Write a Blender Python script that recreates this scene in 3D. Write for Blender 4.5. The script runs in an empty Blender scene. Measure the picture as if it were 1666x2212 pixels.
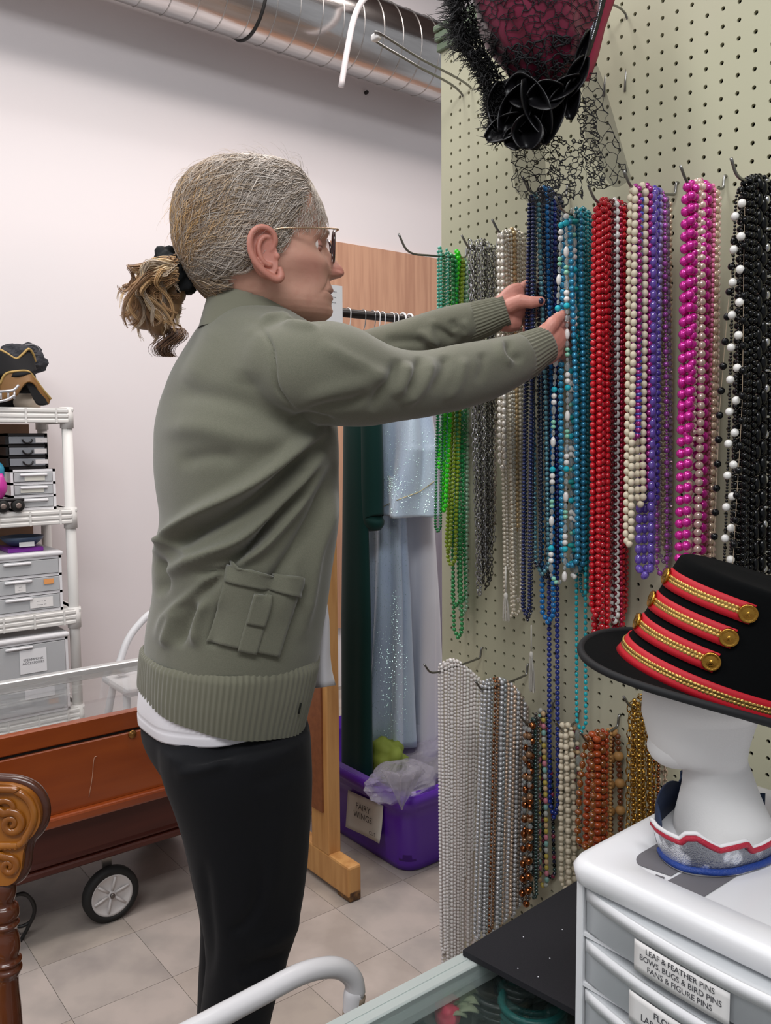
import bpy, bmesh, math, random
import numpy as np
from mathutils import Vector, Matrix, noise
from mathutils.bvhtree import BVHTree
random.seed(7); rng = np.random.default_rng(7)
C = bpy.context.scene.collection
# ------------------------------------------------------------------ camera
W, Hh, FPX, CAMZ = 1666, 2212, 1817.35, 1.23
RT = np.array([0.78772556, -0.61598218, -0.0073752])
DN = np.array([-0.05787909, -0.06208662, -0.99639112])
FW = np.array([0.61330128, 0.78530962, -0.08455971])
CAM = np.array([0, 0, CAMZ])
HR = np.array([math.cos(0.66302753), -math.sin(0.66302753), 0.0])     # level direction to the right of the view
HF = np.array([math.sin(0.66302753), math.cos(0.66302753), 0.0])      # level direction away from the camera
cd = bpy.data.cameras.new('camera'); cam = bpy.data.objects.new('camera', cd); C.objects.link(cam)
cd.sensor_width = 36; cd.lens = 36 * FPX / Hh; cd.clip_start = 0.02
m = Matrix.Identity(4)
for i in range(3):
    m[i][0], m[i][1], m[i][2] = RT[i], -DN[i], -FW[i]
m[2][3] = CAMZ
cam.matrix_world = m
bpy.context.scene.camera = cam
# ------------------------------------------------------------------ light
wd = bpy.data.worlds.new('world'); bpy.context.scene.world = wd; wd.use_nodes = True
wd.node_tree.nodes['Background'].inputs[0].default_value = (0.93, 0.95, 1.0, 1)
wd.node_tree.nodes['Background'].inputs[1].default_value = 0.37
def area(name, loc, size, power, color=(1, 1, 1), target=None):
    ld = bpy.data.lights.new(name, 'AREA'); ld.shape = 'RECTANGLE'; ld.size, ld.size_y = size
    ld.energy = power; ld.color = color
    o = bpy.data.objects.new(name, ld); C.objects.link(o); o.location = loc
    d = Vector(target) - Vector(loc) if target else Vector((0, 0, -1))
    o.rotation_euler = d.to_track_quat('-Z', 'Y').to_euler()
    return o
area('overhead_area_light', (0.2, 1.5, 3.75), (2.4, 0.5), 40, (1.0, 0.97, 0.95))
area('overhead_area_light', (1.1, 2.35, 3.75), (1.6, 0.4), 26, (1.0, 0.95, 0.93))  # added fill lamp, brightens the white gown on the rack
area('overhead_area_light', (-0.6, -0.6, 3.3), (2.4, 0.7), 62, (0.97, 0.98, 1.0), (0.4, 1.2, 1.0))
area('overhead_area_light', (2.1, 1.7, 3.7), (1.2, 1.2), 50, (1.0, 0.90, 0.86))
area('overhead_area_light', (-1.8, 1.4, 3.0), (0.8, 1.8), 19, (0.95, 0.98, 1.0), (0.8, 1.3, 1.0))
vs = bpy.context.scene.view_settings
bpy.context.scene.display_settings.display_device = 'sRGB'
vs.view_transform = 'Standard'; vs.look = 'None'; vs.exposure = -0.06; vs.gamma = 1.0; vs.use_curve_mapping = False
# ------------------------------------------------------------------ points from pixels
def ray(px, py):
    return RT * (px - W / 2) / FPX + DN * (py - Hh / 2) / FPX + FW
def at_x(px, py, X): d = ray(px, py); return CAM + d * (X / d[0])
def at_y(px, py, Y): d = ray(px, py); return CAM + d * (Y / d[1])
def at_z(px, py, Z): d = ray(px, py); return CAM + d * ((Z - CAMZ) / d[2])
def at_d(px, py, D): d = ray(px, py); return CAM + d * (D / float(d @ HF))
def proj(P):
    v = np.asarray(P) - CAM
    z = v @ FW
    return v @ RT / z * FPX + W / 2, v @ DN / z * FPX + Hh / 2
# ------------------------------------------------------------------ materials
def lin(c):
    if isinstance(c, str):
        c = [int(c[i:i + 2], 16) / 255 for i in (0, 2, 4)]
    return tuple(((v / 12.92) if v <= 0.04045 else ((v + 0.055) / 1.055) ** 2.4) for v in c)
MATS = {}
def mat(name, col='808080', rough=0.5, metal=0, trans=0, bump=None, var=None, alpha=1, spec=0.5, attr=None, sheen=0, coat=0, ior=1.45, sss=0, stretch=None, detail=4, emis=0):
    if name in MATS: return MATS[name]
    m = bpy.data.materials.new(name); m.use_nodes = True; nt = m.node_tree
    b = nt.nodes['Principled BSDF']; I = b.inputs
    base = (*lin(col), 1)
    I['Base Color'].default_value = base; I['Roughness'].default_value = rough; I['Metallic'].default_value = metal
    I['Transmission Weight'].default_value = trans; I['Alpha'].default_value = alpha; I['Specular IOR Level'].default_value = spec
    I['IOR'].default_value = ior; I['Sheen Weight'].default_value = sheen; I['Coat Weight'].default_value = coat
    if sss:
        I['Subsurface Weight'].default_value = sss; I['Subsurface Radius'].default_value = (0.01, 0.004, 0.002); I['Subsurface Scale'].default_value = 1
    if emis:
        I['Emission Color'].default_value = base; I['Emission Strength'].default_value = emis
    tc = nt.nodes.new('ShaderNodeTexCoord'); mp = nt.nodes.new('ShaderNodeMapping')
    nt.links.new(tc.outputs['Object'], mp.inputs['Vector'])
    if stretch: mp.inputs['Scale'].default_value = stretch
    src = None
    if attr:
        a = nt.nodes.new('ShaderNodeAttribute'); a.attribute_name = attr; src = a.outputs['Color']
        nt.links.new(src, I['Base Color'])
    if var:
        n = nt.nodes.new('ShaderNodeTexNoise'); n.inputs['Scale'].default_value = var[0]; n.inputs['Detail'].default_value = detail
        nt.links.new(mp.outputs['Vector'], n.inputs['Vector'])
        r = nt.nodes.new('ShaderNodeValToRGB'); lo, hi = (var[3], var[4]) if len(var) > 3 else (0.35, 0.65)
        r.color_ramp.elements[0].position = lo; r.color_ramp.elements[1].position = hi
        r.color_ramp.elements[0].color = (0, 0, 0, 1); r.color_ramp.elements[1].color = (1, 1, 1, 1)
        nt.links.new(n.outputs['Fac'], r.inputs['Fac'])
        mx = nt.nodes.new('ShaderNodeMix'); mx.data_type = 'RGBA'
        mul = nt.nodes.new('ShaderNodeMath'); mul.operation = 'MULTIPLY'; mul.inputs[1].default_value = var[2]
        nt.links.new(r.outputs['Color'], mul.inputs[0]); nt.links.new(mul.outputs[0], mx.inputs['Factor'])
        if src: nt.links.new(src, mx.inputs[6])
        else: mx.inputs[6].default_value = base
        mx.inputs[7].default_value = (*lin(var[1]), 1)
        nt.links.new(mx.outputs[2], I['Base Color'])
    if bump:
        n2 = nt.nodes.new('ShaderNodeTexNoise'); n2.inputs['Scale'].default_value = bump[0]; n2.inputs['Detail'].default_value = 3
        nt.links.new(mp.outputs['Vector'], n2.inputs['Vector'])
        bp = nt.nodes.new('ShaderNodeBump'); bp.inputs['Strength'].default_value = bump[1]; bp.inputs['Distance'].default_value = bump[2] if len(bump) > 2 else 0.002
        nt.links.new(n2.outputs['Fac'], bp.inputs['Height']); nt.links.new(bp.outputs['Normal'], I['Normal'])
    MATS[name] = m
    return m
# ------------------------------------------------------------------ meshes
ORG = {}
def tag(o, label=None, cat=None, group=None, kind=None):
    if label: o['label'] = label
    if cat: o['category'] = cat
    if group: o['group'] = group
    if kind: o['kind'] = kind
    return o
def org_of(parent): return ORG[parent.name] if parent is not None else np.zeros(3)
def empty(name, loc, label=None, cat=None, group=None, parent=None):
    o = bpy.data.objects.new(name, None); C.objects.link(o); o.empty_display_size = 0.05
    loc = np.asarray(loc, float)
    o.location = loc - org_of(parent)
    if parent is not None: o.parent = parent
    ORG[o.name] = loc
    return tag(o, label, cat, group)
def mesh_data(name, V, F, mats, smooth=True, col=None, fm=None):
    me = bpy.data.meshes.new(name)
    V = np.asarray(V, dtype=np.float32)
    if isinstance(F, np.ndarray):
        n = len(F); k = F.shape[1]
        me.vertices.add(len(V)); me.vertices.foreach_set('co', V.ravel())
        me.loops.add(n * k); me.loops.foreach_set('vertex_index', F.astype(np.int32).ravel())
        me.polygons.add(n); me.polygons.foreach_set('loop_start', np.arange(0, n * k, k, dtype=np.int32))
        me.update(calc_edges=True)
    else:
        me.from_pydata([tuple(map(float, v)) for v in V], [], [tuple(int(i) for i in f) for f in F])
    for mm in (mats if isinstance(mats, (list, tuple)) else [mats]): me.materials.append(mm)
    if fm is not None: me.polygons.foreach_set('material_index', np.asarray(fm, dtype=np.int32))
    me.polygons.foreach_set('use_smooth', [smooth] * len(me.polygons))
    if col is not None:
        a = me.color_attributes.new('Col', 'FLOAT_COLOR', 'POINT')
        c4 = np.ones((len(V), 4), dtype=np.float32); c4[:, :3] = col; a.data.foreach_set('color', c4.ravel())
    me.update()
    return me
def obj(name, V, F, mats, parent=None, smooth=True, col=None, fm=None, loc=None, label=None, cat=None, group=None, kind=None):
    V = np.asarray(V, float)
    if loc is None: loc = V.mean(0) if parent is None else (V.min(0) + V.max(0)) / 2
    loc = np.asarray(loc, float)
    me = mesh_data(name, V - loc, F, mats, smooth, col, fm)
    o = bpy.data.objects.new(name, me); C.objects.link(o)
    o.location = loc - org_of(parent)
    if parent is not None: o.parent = parent
    ORG[o.name] = loc
    return tag(o, label, cat, group, kind)
class MB:
    def __init__(s): s.V = []; s.F = []; s.n = 0; s.M = []; s.K = []
    def add(s, V, F, mi=0, col=None):
        V = np.asarray(V, float); s.V.append(V)
        for f in F: s.F.append(tuple(int(i) + s.n for i in f)); s.M.append(mi)
        s.n += len(V)
        if col is not None: s.K.append(np.tile(np.asarray(col, float), (len(V), 1)) if np.ndim(col) == 1 else col)
        return s
    def obj(s, name, mats, parent=None, **k):
        if s.K: k['col'] = np.concatenate(s.K)
        ml = len(mats) if isinstance(mats, (list, tuple)) else 1
        if ml > 1: k['fm'] = s.M
        return obj(name, np.concatenate(s.V), s.F, mats, parent, **k)
def rotz(a): c, s = math.cos(a), math.sin(a); return np.array([[c, -s, 0], [s, c, 0], [0, 0, 1]])
def box(c, s, R=None, bev=0.0, seg=1):
    """box with optionally chamfered edges: centre, full size, rotation"""
    c = np.asarray(c, float); h = np.asarray(s, float) / 2
    if bev <= 0:
        V = np.array([[x, y, z] for z in (-1, 1) for y in (-1, 1) for x in (-1, 1)], float) * h
        F = [(0, 2, 3, 1), (4, 5, 7, 6), (0, 1, 5, 4), (2, 6, 7, 3), (0, 4, 6, 2), (1, 3, 7, 5)]
    else:
        bm = bmesh.new(); bmesh.ops.create_cube(bm, size=1)
        for v in bm.verts: v.co = Vector((v.co.x * 2 * h[0], v.co.y * 2 * h[1], v.co.z * 2 * h[2]))
        bmesh.ops.bevel(bm, geom=list(bm.edges), offset=min(bev, 0.49 * 2 * h.min()), segments=seg, profile=0.5, affect='EDGES')
        bm.verts.index_update()
        V = np.array([v.co[:] for v in bm.verts]); F = [tuple(v.index for v in f.verts) for f in bm.faces]; bm.free()
    if R is not None: V = V @ np.asarray(R).T
    return V + c, F
def boxm(lo, hi, bev=0.0, seg=1):
    lo = np.array(lo, float); hi = np.array(hi, float)
    return box((lo + hi) / 2, np.abs(hi - lo), None, bev, seg)
def frames(P):
    P = np.asarray(P, float); n = len(P)
    T = np.gradient(P, axis=0); T /= np.linalg.norm(T, axis=1)[:, None] + 1e-12
    u = np.array([0, 0, 1.0]) if abs(T[0][2]) < 0.9 else np.array([1.0, 0, 0])
    N = []; 
    for i in range(n):
        u = u - T[i] * (u @ T[i]); u /= np.linalg.norm(u) + 1e-12; N.append(u.copy())
    N = np.array(N); return T, N, np.cross(T, N)
def tube(P, r, k=8, closed=False, cap=True, sq=None):
    P = np.asarray(P, float); n = len(P); r = np.broadcast_to(np.asarray(r, float), (n,))
    T, N, B = frames(P)
    a = np.arange(k) / k * 2 * math.pi
    ca, sa = np.cos(a), np.sin(a) * (sq if sq else 1)
    V = (P[:, None] + r[:, None, None] * (ca[None, :, None] * N[:, None] + sa[None, :, None] * B[:, None])).reshape(-1, 3)
    F = []
    m = n if closed else n - 1
    for i in range(m):
        j = (i + 1) % n
        for q in range(k):
            F.append((i * k + q, i * k + (q + 1) % k, j * k + (q + 1) % k, j * k + q))
    if cap and not closed:
        F.append(tuple(range(k))[::-1]); F.append(tuple((n - 1) * k + q for q in range(k)))
    return V, F
def lathe(prof, k=24, c=(0, 0, 0), axis=None, ang=2 * math.pi, capt=True):
    """profile of (radius, height)"""
    prof = np.asarray(prof, float); n = len(prof); a = np.arange(k) / k * ang
    V = np.zeros((n * k, 3))
    for i, (r, z) in enumerate(prof):
        V[i * k:(i + 1) * k, 0] = r * np.cos(a); V[i * k:(i + 1) * k, 1] = r * np.sin(a); V[i * k:(i + 1) * k, 2] = z
    F = [(i * k + q, i * k + (q + 1) % k, (i + 1) * k + (q + 1) % k, (i + 1) * k + q) for i in range(n - 1) for q in range(k)]
    if capt: F.append(tuple(range(k))[::-1]); F.append(tuple((n - 1) * k + q for q in range(k)))
    if axis is not None:
        R = Vector((0, 0, 1)).rotation_difference(Vector(axis)).to_matrix(); V = V @ np.array(R).T
    return V + np.asarray(c, float), F
def sph(c, r, k=12, n=8, R=None):
    r = np.broadcast_to(np.asarray(r, float), (3,))
    V = [[0, 0, -1]]
    for i in range(1, n):
        t = -math.pi / 2 + math.pi * i / n
        for q in range(k):
            a = 2 * math.pi * q / k; V.append([math.cos(t) * math.cos(a), math.cos(t) * math.sin(a), math.sin(t)])
    V.append([0, 0, 1]); V = np.array(V) * r
    F = [(0, 1 + (q + 1) % k, 1 + q) for q in range(k)]
    for i in range(n - 2):
        F += [(1 + i * k + q, 1 + i * k + (q + 1) % k, 1 + (i + 1) * k + (q + 1) % k, 1 + (i + 1) * k + q) for q in range(k)]
    o = 1 + (n - 2) * k; F += [(o + q, o + (q + 1) % k, len(V) - 1) for q in range(k)]
    if R is not None: V = V @ np.asarray(R).T
    return V + np.asarray(c, float), F
def grid(P):
    """P: n x m x 3 -> verts, quads"""
    P = np.asarray(P, float); n, m = P.shape[:2]
    F = [(i * m + j, i * m + j + 1, (i + 1) * m + j + 1, (i + 1) * m + j) for i in range(n - 1) for j in range(m - 1)]
    return P.reshape(-1, 3), F
def slab(P, t):
    """closed sheet: grid P offset by thickness vector/scalar t along its normals"""
    P = np.asarray(P, float); n, m = P.shape[:2]
    if np.ndim(t) == 0:
        du = np.gradient(P, axis=0); dv = np.gradient(P, axis=1); N = np.cross(du, dv); N /= np.linalg.norm(N, axis=2)[..., None] + 1e-12; Q = P + N * t
    else: Q = P + np.asarray(t)
    V = np.concatenate([P.reshape(-1, 3), Q.reshape(-1, 3)]); o = n * m; F = []
    for i in range(n - 1):
        for j in range(m - 1):
            a, b, c, d = i * m + j, i * m + j + 1, (i + 1) * m + j + 1, (i + 1) * m + j
            F += [(a, b, c, d), (o + d, o + c, o + b, o + a)]
    for i in range(n - 1):
        a, b = i * m, (i + 1) * m; F.append((a, b, o + b, o + a)); a, b = i * m + m - 1, (i + 1) * m + m - 1; F.append((b, a, o + a, o + b))
    for j in range(m - 1):
        F.append((j + 1, j, o + j, o + j + 1)); a = (n - 1) * m + j; F.append((a, a + 1, o + a + 1, o + a))
    return V, F
def prism(poly, d):
    """polygon of 3d points extruded by vector d"""
    P = np.asarray(poly, float); n = len(P); V = np.concatenate([P, P + np.asarray(d, float)])
    F = [tuple(range(n))[::-1], tuple(range(n, 2 * n))] + [(i, (i + 1) % n, n + (i + 1) % n, n + i) for i in range(n)]
    return V, F
def cr(pts, n=40):
    """catmull-rom through points"""
    P = np.asarray(pts, float); P = np.vstack([2 * P[0] - P[1], P, 2 * P[-1] - P[-2]]); out = []
    m = len(P) - 3
    for t in np.linspace(0, m - 1e-9, n):
        i = int(t); u = t - i; a, b, c, d = P[i:i + 4]
        out.append(0.5 * ((2 * b) + (-a + c) * u + (2 * a - 5 * b + 4 * c - d) * u * u + (-a + 3 * b - 3 * c + d) * u ** 3))
    return np.array(out)
def remesh(V, F, vox, smooth=0):
    me = mesh_data('tmp', V, F, [])
    o = bpy.data.objects.new('tmp', me); C.objects.link(o)
    md = o.modifiers.new('r', 'REMESH'); md.mode = 'VOXEL'; md.voxel_size = vox
    if smooth:
        s = o.modifiers.new('s', 'SMOOTH'); s.factor = 0.5; s.iterations = smooth
    dg = bpy.context.evaluated_depsgraph_get(); ev = o.evaluated_get(dg); em = ev.to_mesh()
    nv = len(em.vertices); Vo = np.empty(nv * 3, dtype=np.float32); em.vertices.foreach_get('co', Vo)
    nl = len(em.loops); li = np.empty(nl, dtype=np.int32); em.loops.foreach_get('vertex_index', li)
    Fo = li.reshape(-1, 4) if nl == 4 * len(em.polygons) else [tuple(p.vertices) for p in em.polygons]
    ev.to_mesh_clear(); bpy.data.objects.remove(o); bpy.data.meshes.remove(me)
    return Vo.reshape(-1, 3).astype(float), Fo
def vnormals(V, F):
    F = np.asarray(F); a, b, c, d = (V[F[:, i]] for i in range(4)); fn = np.cross(c - a, d - b)
    N = np.zeros_like(V)
    for i in range(4): np.add.at(N, F[:, i], fn)
    return N / (np.linalg.norm(N, axis=1)[:, None] + 1e-12)
def text_mesh(txt, size, font=None, spacing=1.0, line=1.0):
    c = bpy.data.curves.new('txt', 'FONT'); c.body = txt; c.size = size; c.align_x = 'CENTER'; c.align_y = 'CENTER'; c.space_line = line; c.space_character = spacing
    c.resolution_u = 2; o = bpy.data.objects.new('txt', c); C.objects.link(o)
    dg = bpy.context.evaluated_depsgraph_get(); me = o.evaluated_get(dg).to_mesh()
    V = np.array([v.co[:] for v in me.vertices]); F = [tuple(p.vertices) for p in me.polygons]
    bpy.data.objects.remove(o); bpy.data.curves.remove(c)
    return V, F
def text_on(txt, size, origin, ux, uy, mt, parent, lift=0.0006, **k):
    """flat print on a surface: ux, uy unit vectors of the surface"""
    V, F = text_mesh(txt, size, **k)
    ux = np.asarray(ux, float); uy = np.asarray(uy, float); nz = np.cross(ux, uy); nz /= np.linalg.norm(nz)
    P = np.asarray(origin) + V[:, :1] * ux + V[:, 1:2] * uy + nz * lift
    return obj('lettering', P, F, mt, parent, smooth=False)
def unit(v): v = np.asarray(v, float); return v / np.linalg.norm(v)
# ------------------------------------------------------------------ room
YW = 3.42
M_wall = mat('painted_wall', 'e4dcdc', 0.75, bump=(180, 0.08, 0.001), var=(1.3, 'dedadb', 0.5))
M_floor = mat('vinyl_floor', 'a59a92', 0.42, var=(9, '8d837d', 0.75, 0.4, 0.62), bump=(40, 0.1, 0.001), detail=8)
M_joint = mat('floor_joint', '8a807a', 0.7)
obj('wall_back', *boxm((-2.5, YW, 0), (4.5, YW + 0.1, 3.9)), M_wall, smooth=False, kind='structure')
# floor of 9 inch vinyl tiles, each a slightly different tone
T = 0.2287; fb = boxm((-2.5, -2.0, -0.05), (4.5, YW, -0.003)); floor = obj('floor', *fb, M_joint, smooth=False, kind='structure')
x0 = 0.417 * CAMZ; y0 = 1.4317 * CAMZ
tm = []
for k in range(5):
    tint = ['aca29b', 'a79b93', 'b0a59e', 'a2978f', 'aa9f95'][k]
    tm.append(mesh_data('tile', *(lambda b: (b[0], b[1]))(box((0, 0, 0), (T - 0.0011, T - 0.0011, 0.004))), mat('vinyl_tile_%d' % k, tint, 0.36, var=(7, ['918985', 'c0b4ab', '968f8a', 'b9ada5', '8c837d'][k], 0.8, 0.42, 0.66), bump=(30, 0.12, 0.001), detail=9), smooth=False))
cnt = 0
for i in range(-9, 13):
    for j in range(-12, 9):
        x = x0 + (i + 0.5) * T; y = y0 + (j + 0.5) * T
        if y + T / 2 > YW - 0.01: continue
        v = np.array([x, y, 0]) - CAM
        if v @ FW < 0.3: continue
        px, py = proj((x, y, 0))
        if not (-450 < px < 2000 and 1000 < py < 3000): continue
        if cnt >= 290: continue
        o = bpy.data.objects.new('tile', tm[rng.integers(5)]); C.objects.link(o); o.parent = floor
        o.location = np.array([x, y, -0.002]) - ORG[floor.name]; o.rotation_euler.z = rng.integers(4) * math.pi / 2; cnt += 1
# ceiling of dark corrugated metal
b = MB(); zc = 3.9
xs = np.arange(-2.5, 4.5, 0.04)
P = np.array([[[x, y, zc + 0.02 * (k % 2)] for y in (-2, YW)] for k, x in enumerate(xs)])
b.add(*slab(P, np.array([0, 0, 0.03])))
b.obj('ceiling', mat('brown_metal_deck', '5a4640', 0.5, metal=0.3, var=(20, '44352f', 0.5)), smooth=False, kind='structure')
# steel joist under the ceiling seen above the duct
b = MB()
for (a, c) in (((0.9, 2.75, 3.05), (4.2, 2.95, 3.25)),):
    b.add(*boxm(a, c))
for k in range(22):
    b.add(*boxm((0.92 + k * 0.15, 2.74, 3.06), (0.94 + k * 0.15, 2.752, 3.24)))
# ventilation duct: spiral lock seam pipe along the wall
dz = at_y(735, 180, 3.12)[2]
def duct_pt(px, py, Y): return at_y(px, py, Y)
rD = 0.165; yD = 3.12
lowp = at_y(600, 138, yD - 0.10)
zD = None
# find the pipe axis so its lower edge meets the photograph's line
best = None
for z in np.arange(2.5, 3.4, 0.005):
    t = [proj((1.9, yD + rD * math.cos(a), z + rD * math.sin(a))) for a in np.linspace(0, 2 * math.pi, 60)]
    lo = max(y - (0.0 + 0.3276 * (x - 255)) for x, y in t)
    if best is None or abs(lo) < best[0]: best = (abs(lo), z)
zD = best[1]
duct = empty('ventilation_duct', (1.5, yD, zD), 'long round galvanized spiral air duct running along the top of the white wall', 'duct')
M_duct = mat('galvanized_steel', 'e2dfdd', 0.2, metal=1.0, bump=(25, 0.1, 0.004), var=(6, 'a8a3a0', 0.6), stretch=(0.4, 3, 3))
xs = np.arange(-0.9, 2.98, 0.02)
k = 40; P = np.array([[[x, yD + rD * math.cos(a), zD + rD * math.sin(a)] for a in np.arange(k + 1) / k * 2 * math.pi] for x in xs])
obj('pipe', *grid(P), M_duct, duct)
sm = MB()
ts = np.arange(0, 2 * math.pi, 2 * math.pi / 28)
nturn = int(3.86 / 0.105)
hl = []
for i in range(nturn * 28):
    a = i * 2 * math.pi / 28; hl.append((-0.88 + i / 28 * 0.105, yD + (rD + 0.001) * math.cos(a), zD + (rD + 0.001) * math.sin(a)))
sm.add(*tube(hl, 0.0022, 5)); sm.obj('spiral_seam', mat('seam_steel', 'b8b4b1', 0.4, metal=1.0), duct)
jp = at_y(580, 60, yD - rD)[0]
for r_, m_, nm in ((0.009, mat('black_gasket', '22201f', 0.6), 'joint_band'),):
    c_ = [(jp, yD + (rD + 0.002) * math.cos(a), zD + (rD + 0.002) * math.sin(a)) for a in np.arange(48) / 48 * 2 * math.pi]
    obj(nm, *tube(c_, 0.006, 8, closed=True), m_, duct, label='black joint band')
# elbow turning down at the right end
el = [(2.96 + 0.17 * math.sin(t), yD, zD - 0.17 * (1 - math.cos(t))) for t in np.linspace(0, math.pi / 3, 10)]
obj('elbow', *tube(el, rD * 1.02, 28), M_duct, duct)
# white conduit hanging in front of the duct, held to the wall
p1 = at_y(780, -30, 2.86); p2 = at_y(765, 40, 2.9); p3 = at_y(750, 110, 2.92); p4 = at_y(737, 188, 2.95)
obj('conduit', *tube(cr([at_y(815, -20, 2.86), at_y(786, -2, 2.87), p2, p3, p4], 24), 0.0125, 12), mat('white_conduit', 'd9d2d2', 0.45), label='thin white pipe hanging down in front of the silver duct', cat='pipe')
obj('anchor_plug', *lathe([(0.001, 0), (0.006, 0.001), (0.009, 0.006), (0.009, 0.02)], 10, at_y(795, 198, YW - 0.02), (0, 1, 0)), mat('dark_plug', '2a2626', 0.6), label='small dark wall anchor below the duct beside the white pipe', cat='anchor')
# plywood panel on the wall
pz = at_y(727, 522, YW - 0.02)[2]; xl = 2.12
M_ply = mat('plywood', 'c79a7e', 0.55, var=(5, 'a87a63', 0.6, 0.4, 0.62), stretch=(9, 9, 0.5), detail=6)
obj('plywood_panel', *boxm((xl, YW - 0.022, 0.3), (4.2, YW - 0.002, pz)), M_ply, smooth=False, label='large pinkish brown plywood sheet fixed to the wall behind the clothes rack', cat='panel')
# ------------------------------------------------------------------ pegboard
XP = 1.18; S = 0.0254
y_edge = 1.318; ztop = 0.805 + CAMZ
M_peg = mat('pegboard_paint', 'b9b79c', 0.55, var=(2.0, 'bdb5a2', 0.5), bump=(300, 0.06, 0.0005))
board = empty('pegboard', (XP, 0.8, 0), 'tall pale green pegboard full of round holes carrying the bead necklaces', 'pegboard')
# holes line up with the photograph: columns and rows every inch
yc0 = 0.5536 * XP; zc0 = 0.5061 * XP + CAMZ
cols = [yc0 + i * S for i in range(-14, 60) if 0.34 < yc0 + i * S < y_edge - 0.008]
rows = [zc0 + j * S for j in range(-80, 20) if 0.03 < zc0 + j * S < ztop - 0.01]
K = 8; hr = 0.0034; th = 0.005
ang = np.arange(K) / K * 2 * math.pi + math.pi / 8
ring = np.stack([np.cos(ang), np.sin(ang)], 1)
sqr = np.stack([np.sign(ring[:, 0]) * np.minimum(1, np.abs(ring[:, 0]) / 0.9238) , np.sign(ring[:, 1]) * np.minimum(1, np.abs(ring[:, 1]) / 0.9238)], 1)
sq = ring / np.max(np.abs(ring), axis=1)[:, None]
cy = np.array(cols); cz = np.array(rows)
cell = np.concatenate([np.c_[np.zeros(K), sq * S / 2], np.c_[np.zeros(K), ring * hr], np.c_[np.full(K, th), ring * hr]])
cf = []
for q in range(K):
    a = (q + 1) % K; cf += [(q, a, K + a, K + q), (K + q, K + a, 2 * K + a, 2 * K + q)]
# corner triangles of every cell
cell = np.concatenate([cell, np.array([[0, sy * S / 2, sz * S / 2] for sy in (-1, 1) for sz in (-1, 1)])])
tri = []
for q in range(K):
    a = (q + 1) % K; mid = (sq[q] + sq[a]) / 2
    if abs(mid[0]) > 0.6 and abs(mid[1]) > 0.6:
        ci = 3 * K + (2 if mid[0] > 0 else 0) + (1 if mid[1] > 0 else 0); tri.append((q, ci, a))
nc = len(cell)
YY, ZZ = np.meshgrid(cy, cz); off = np.stack([np.full(YY.size, XP), YY.ravel(), ZZ.ravel()], 1)
V = (cell[None] + off[:, None]).reshape(-1, 3)
base = (np.arange(len(off)) * nc)[:, None, None]
F4 = (np.array(cf)[None] + base).reshape(-1, 4); F3 = (np.array(tri)[None] + base).reshape(-1, 3)
me_F = [tuple(f) for f in F4] + [tuple(f) for f in F3]
obj('perforated_sheet', V, me_F, M_peg, board, smooth=False)
yl, yr = cy.max() + S / 2, cy.min() - S / 2; zt, zb = cz.max() + S / 2, cz.min() - S / 2
b = MB(); b.add(*boxm((XP, yl, 0.02), (XP + 0.005, y_edge, ztop))); b.add(*boxm((XP, yr, zt), (XP + 0.005, yl, ztop))); b.add(*boxm((XP, yr, 0.02), (XP + 0.005, yl, zb)))
b.obj('board_edge', M_peg, board, smooth=False)
obj('frame', *boxm((XP + 0.012, yr, 0.0), (XP + 0.05, y_edge - 0.001, ztop - 0.002)), mat('hole_shade_backing', '080706', 0.9, spec=.1), board, smooth=False)  # slab behind the sheet, its near-black colour stands in for shade in the holes
b = MB()
M_trim = mat('green_trim', '6f7d68', 0.45, var=(8, '59654f', 0.4))
for (dx0, dx1, z0, z1) in ((-0.014, 0.055, -0.01, 0.006), (-0.008, 0.05, -0.028, -0.012), (-0.017, 0.058, 0.008, 0.02)):
    b.add(*boxm((XP + dx0, 0.3, ztop + z0), (XP + dx1, y_edge + 0.006, ztop + z1), 0.002))
b.obj('top_moulding', M_trim, board, smooth=False, label='grooved green moulding on the top edge')
# hooks -------------------------------------------------------------
M_hook = mat('hook_steel', '8d8c89', 0.32, metal=1.0)
def hook(Y, z, L, label, up=0.02, drop=-0.006, tip=0.02, tipm=None, group='necklace hooks on the pegboard'):
    e = empty('peg_hook', (XP, Y, z), label, 'hook', group)
    P = cr([(XP + 0.004, Y, z + up), (XP - 0.005, Y, z + up), (XP - 0.008, Y, z + 0.004), (XP - 0.02, Y, z), (XP - L * 0.6, Y, z + drop), (XP - L + 0.01, Y, z + drop), (XP - L - tip * .5, Y, z + drop + tip)], 30)
    obj('wire', *tube(P, 0.0021, 8), M_hook, e)
    if tipm: obj('tip', *sph(P[-1], 0.004, 10, 6), tipm, e, label='white tip')
    return e
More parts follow.
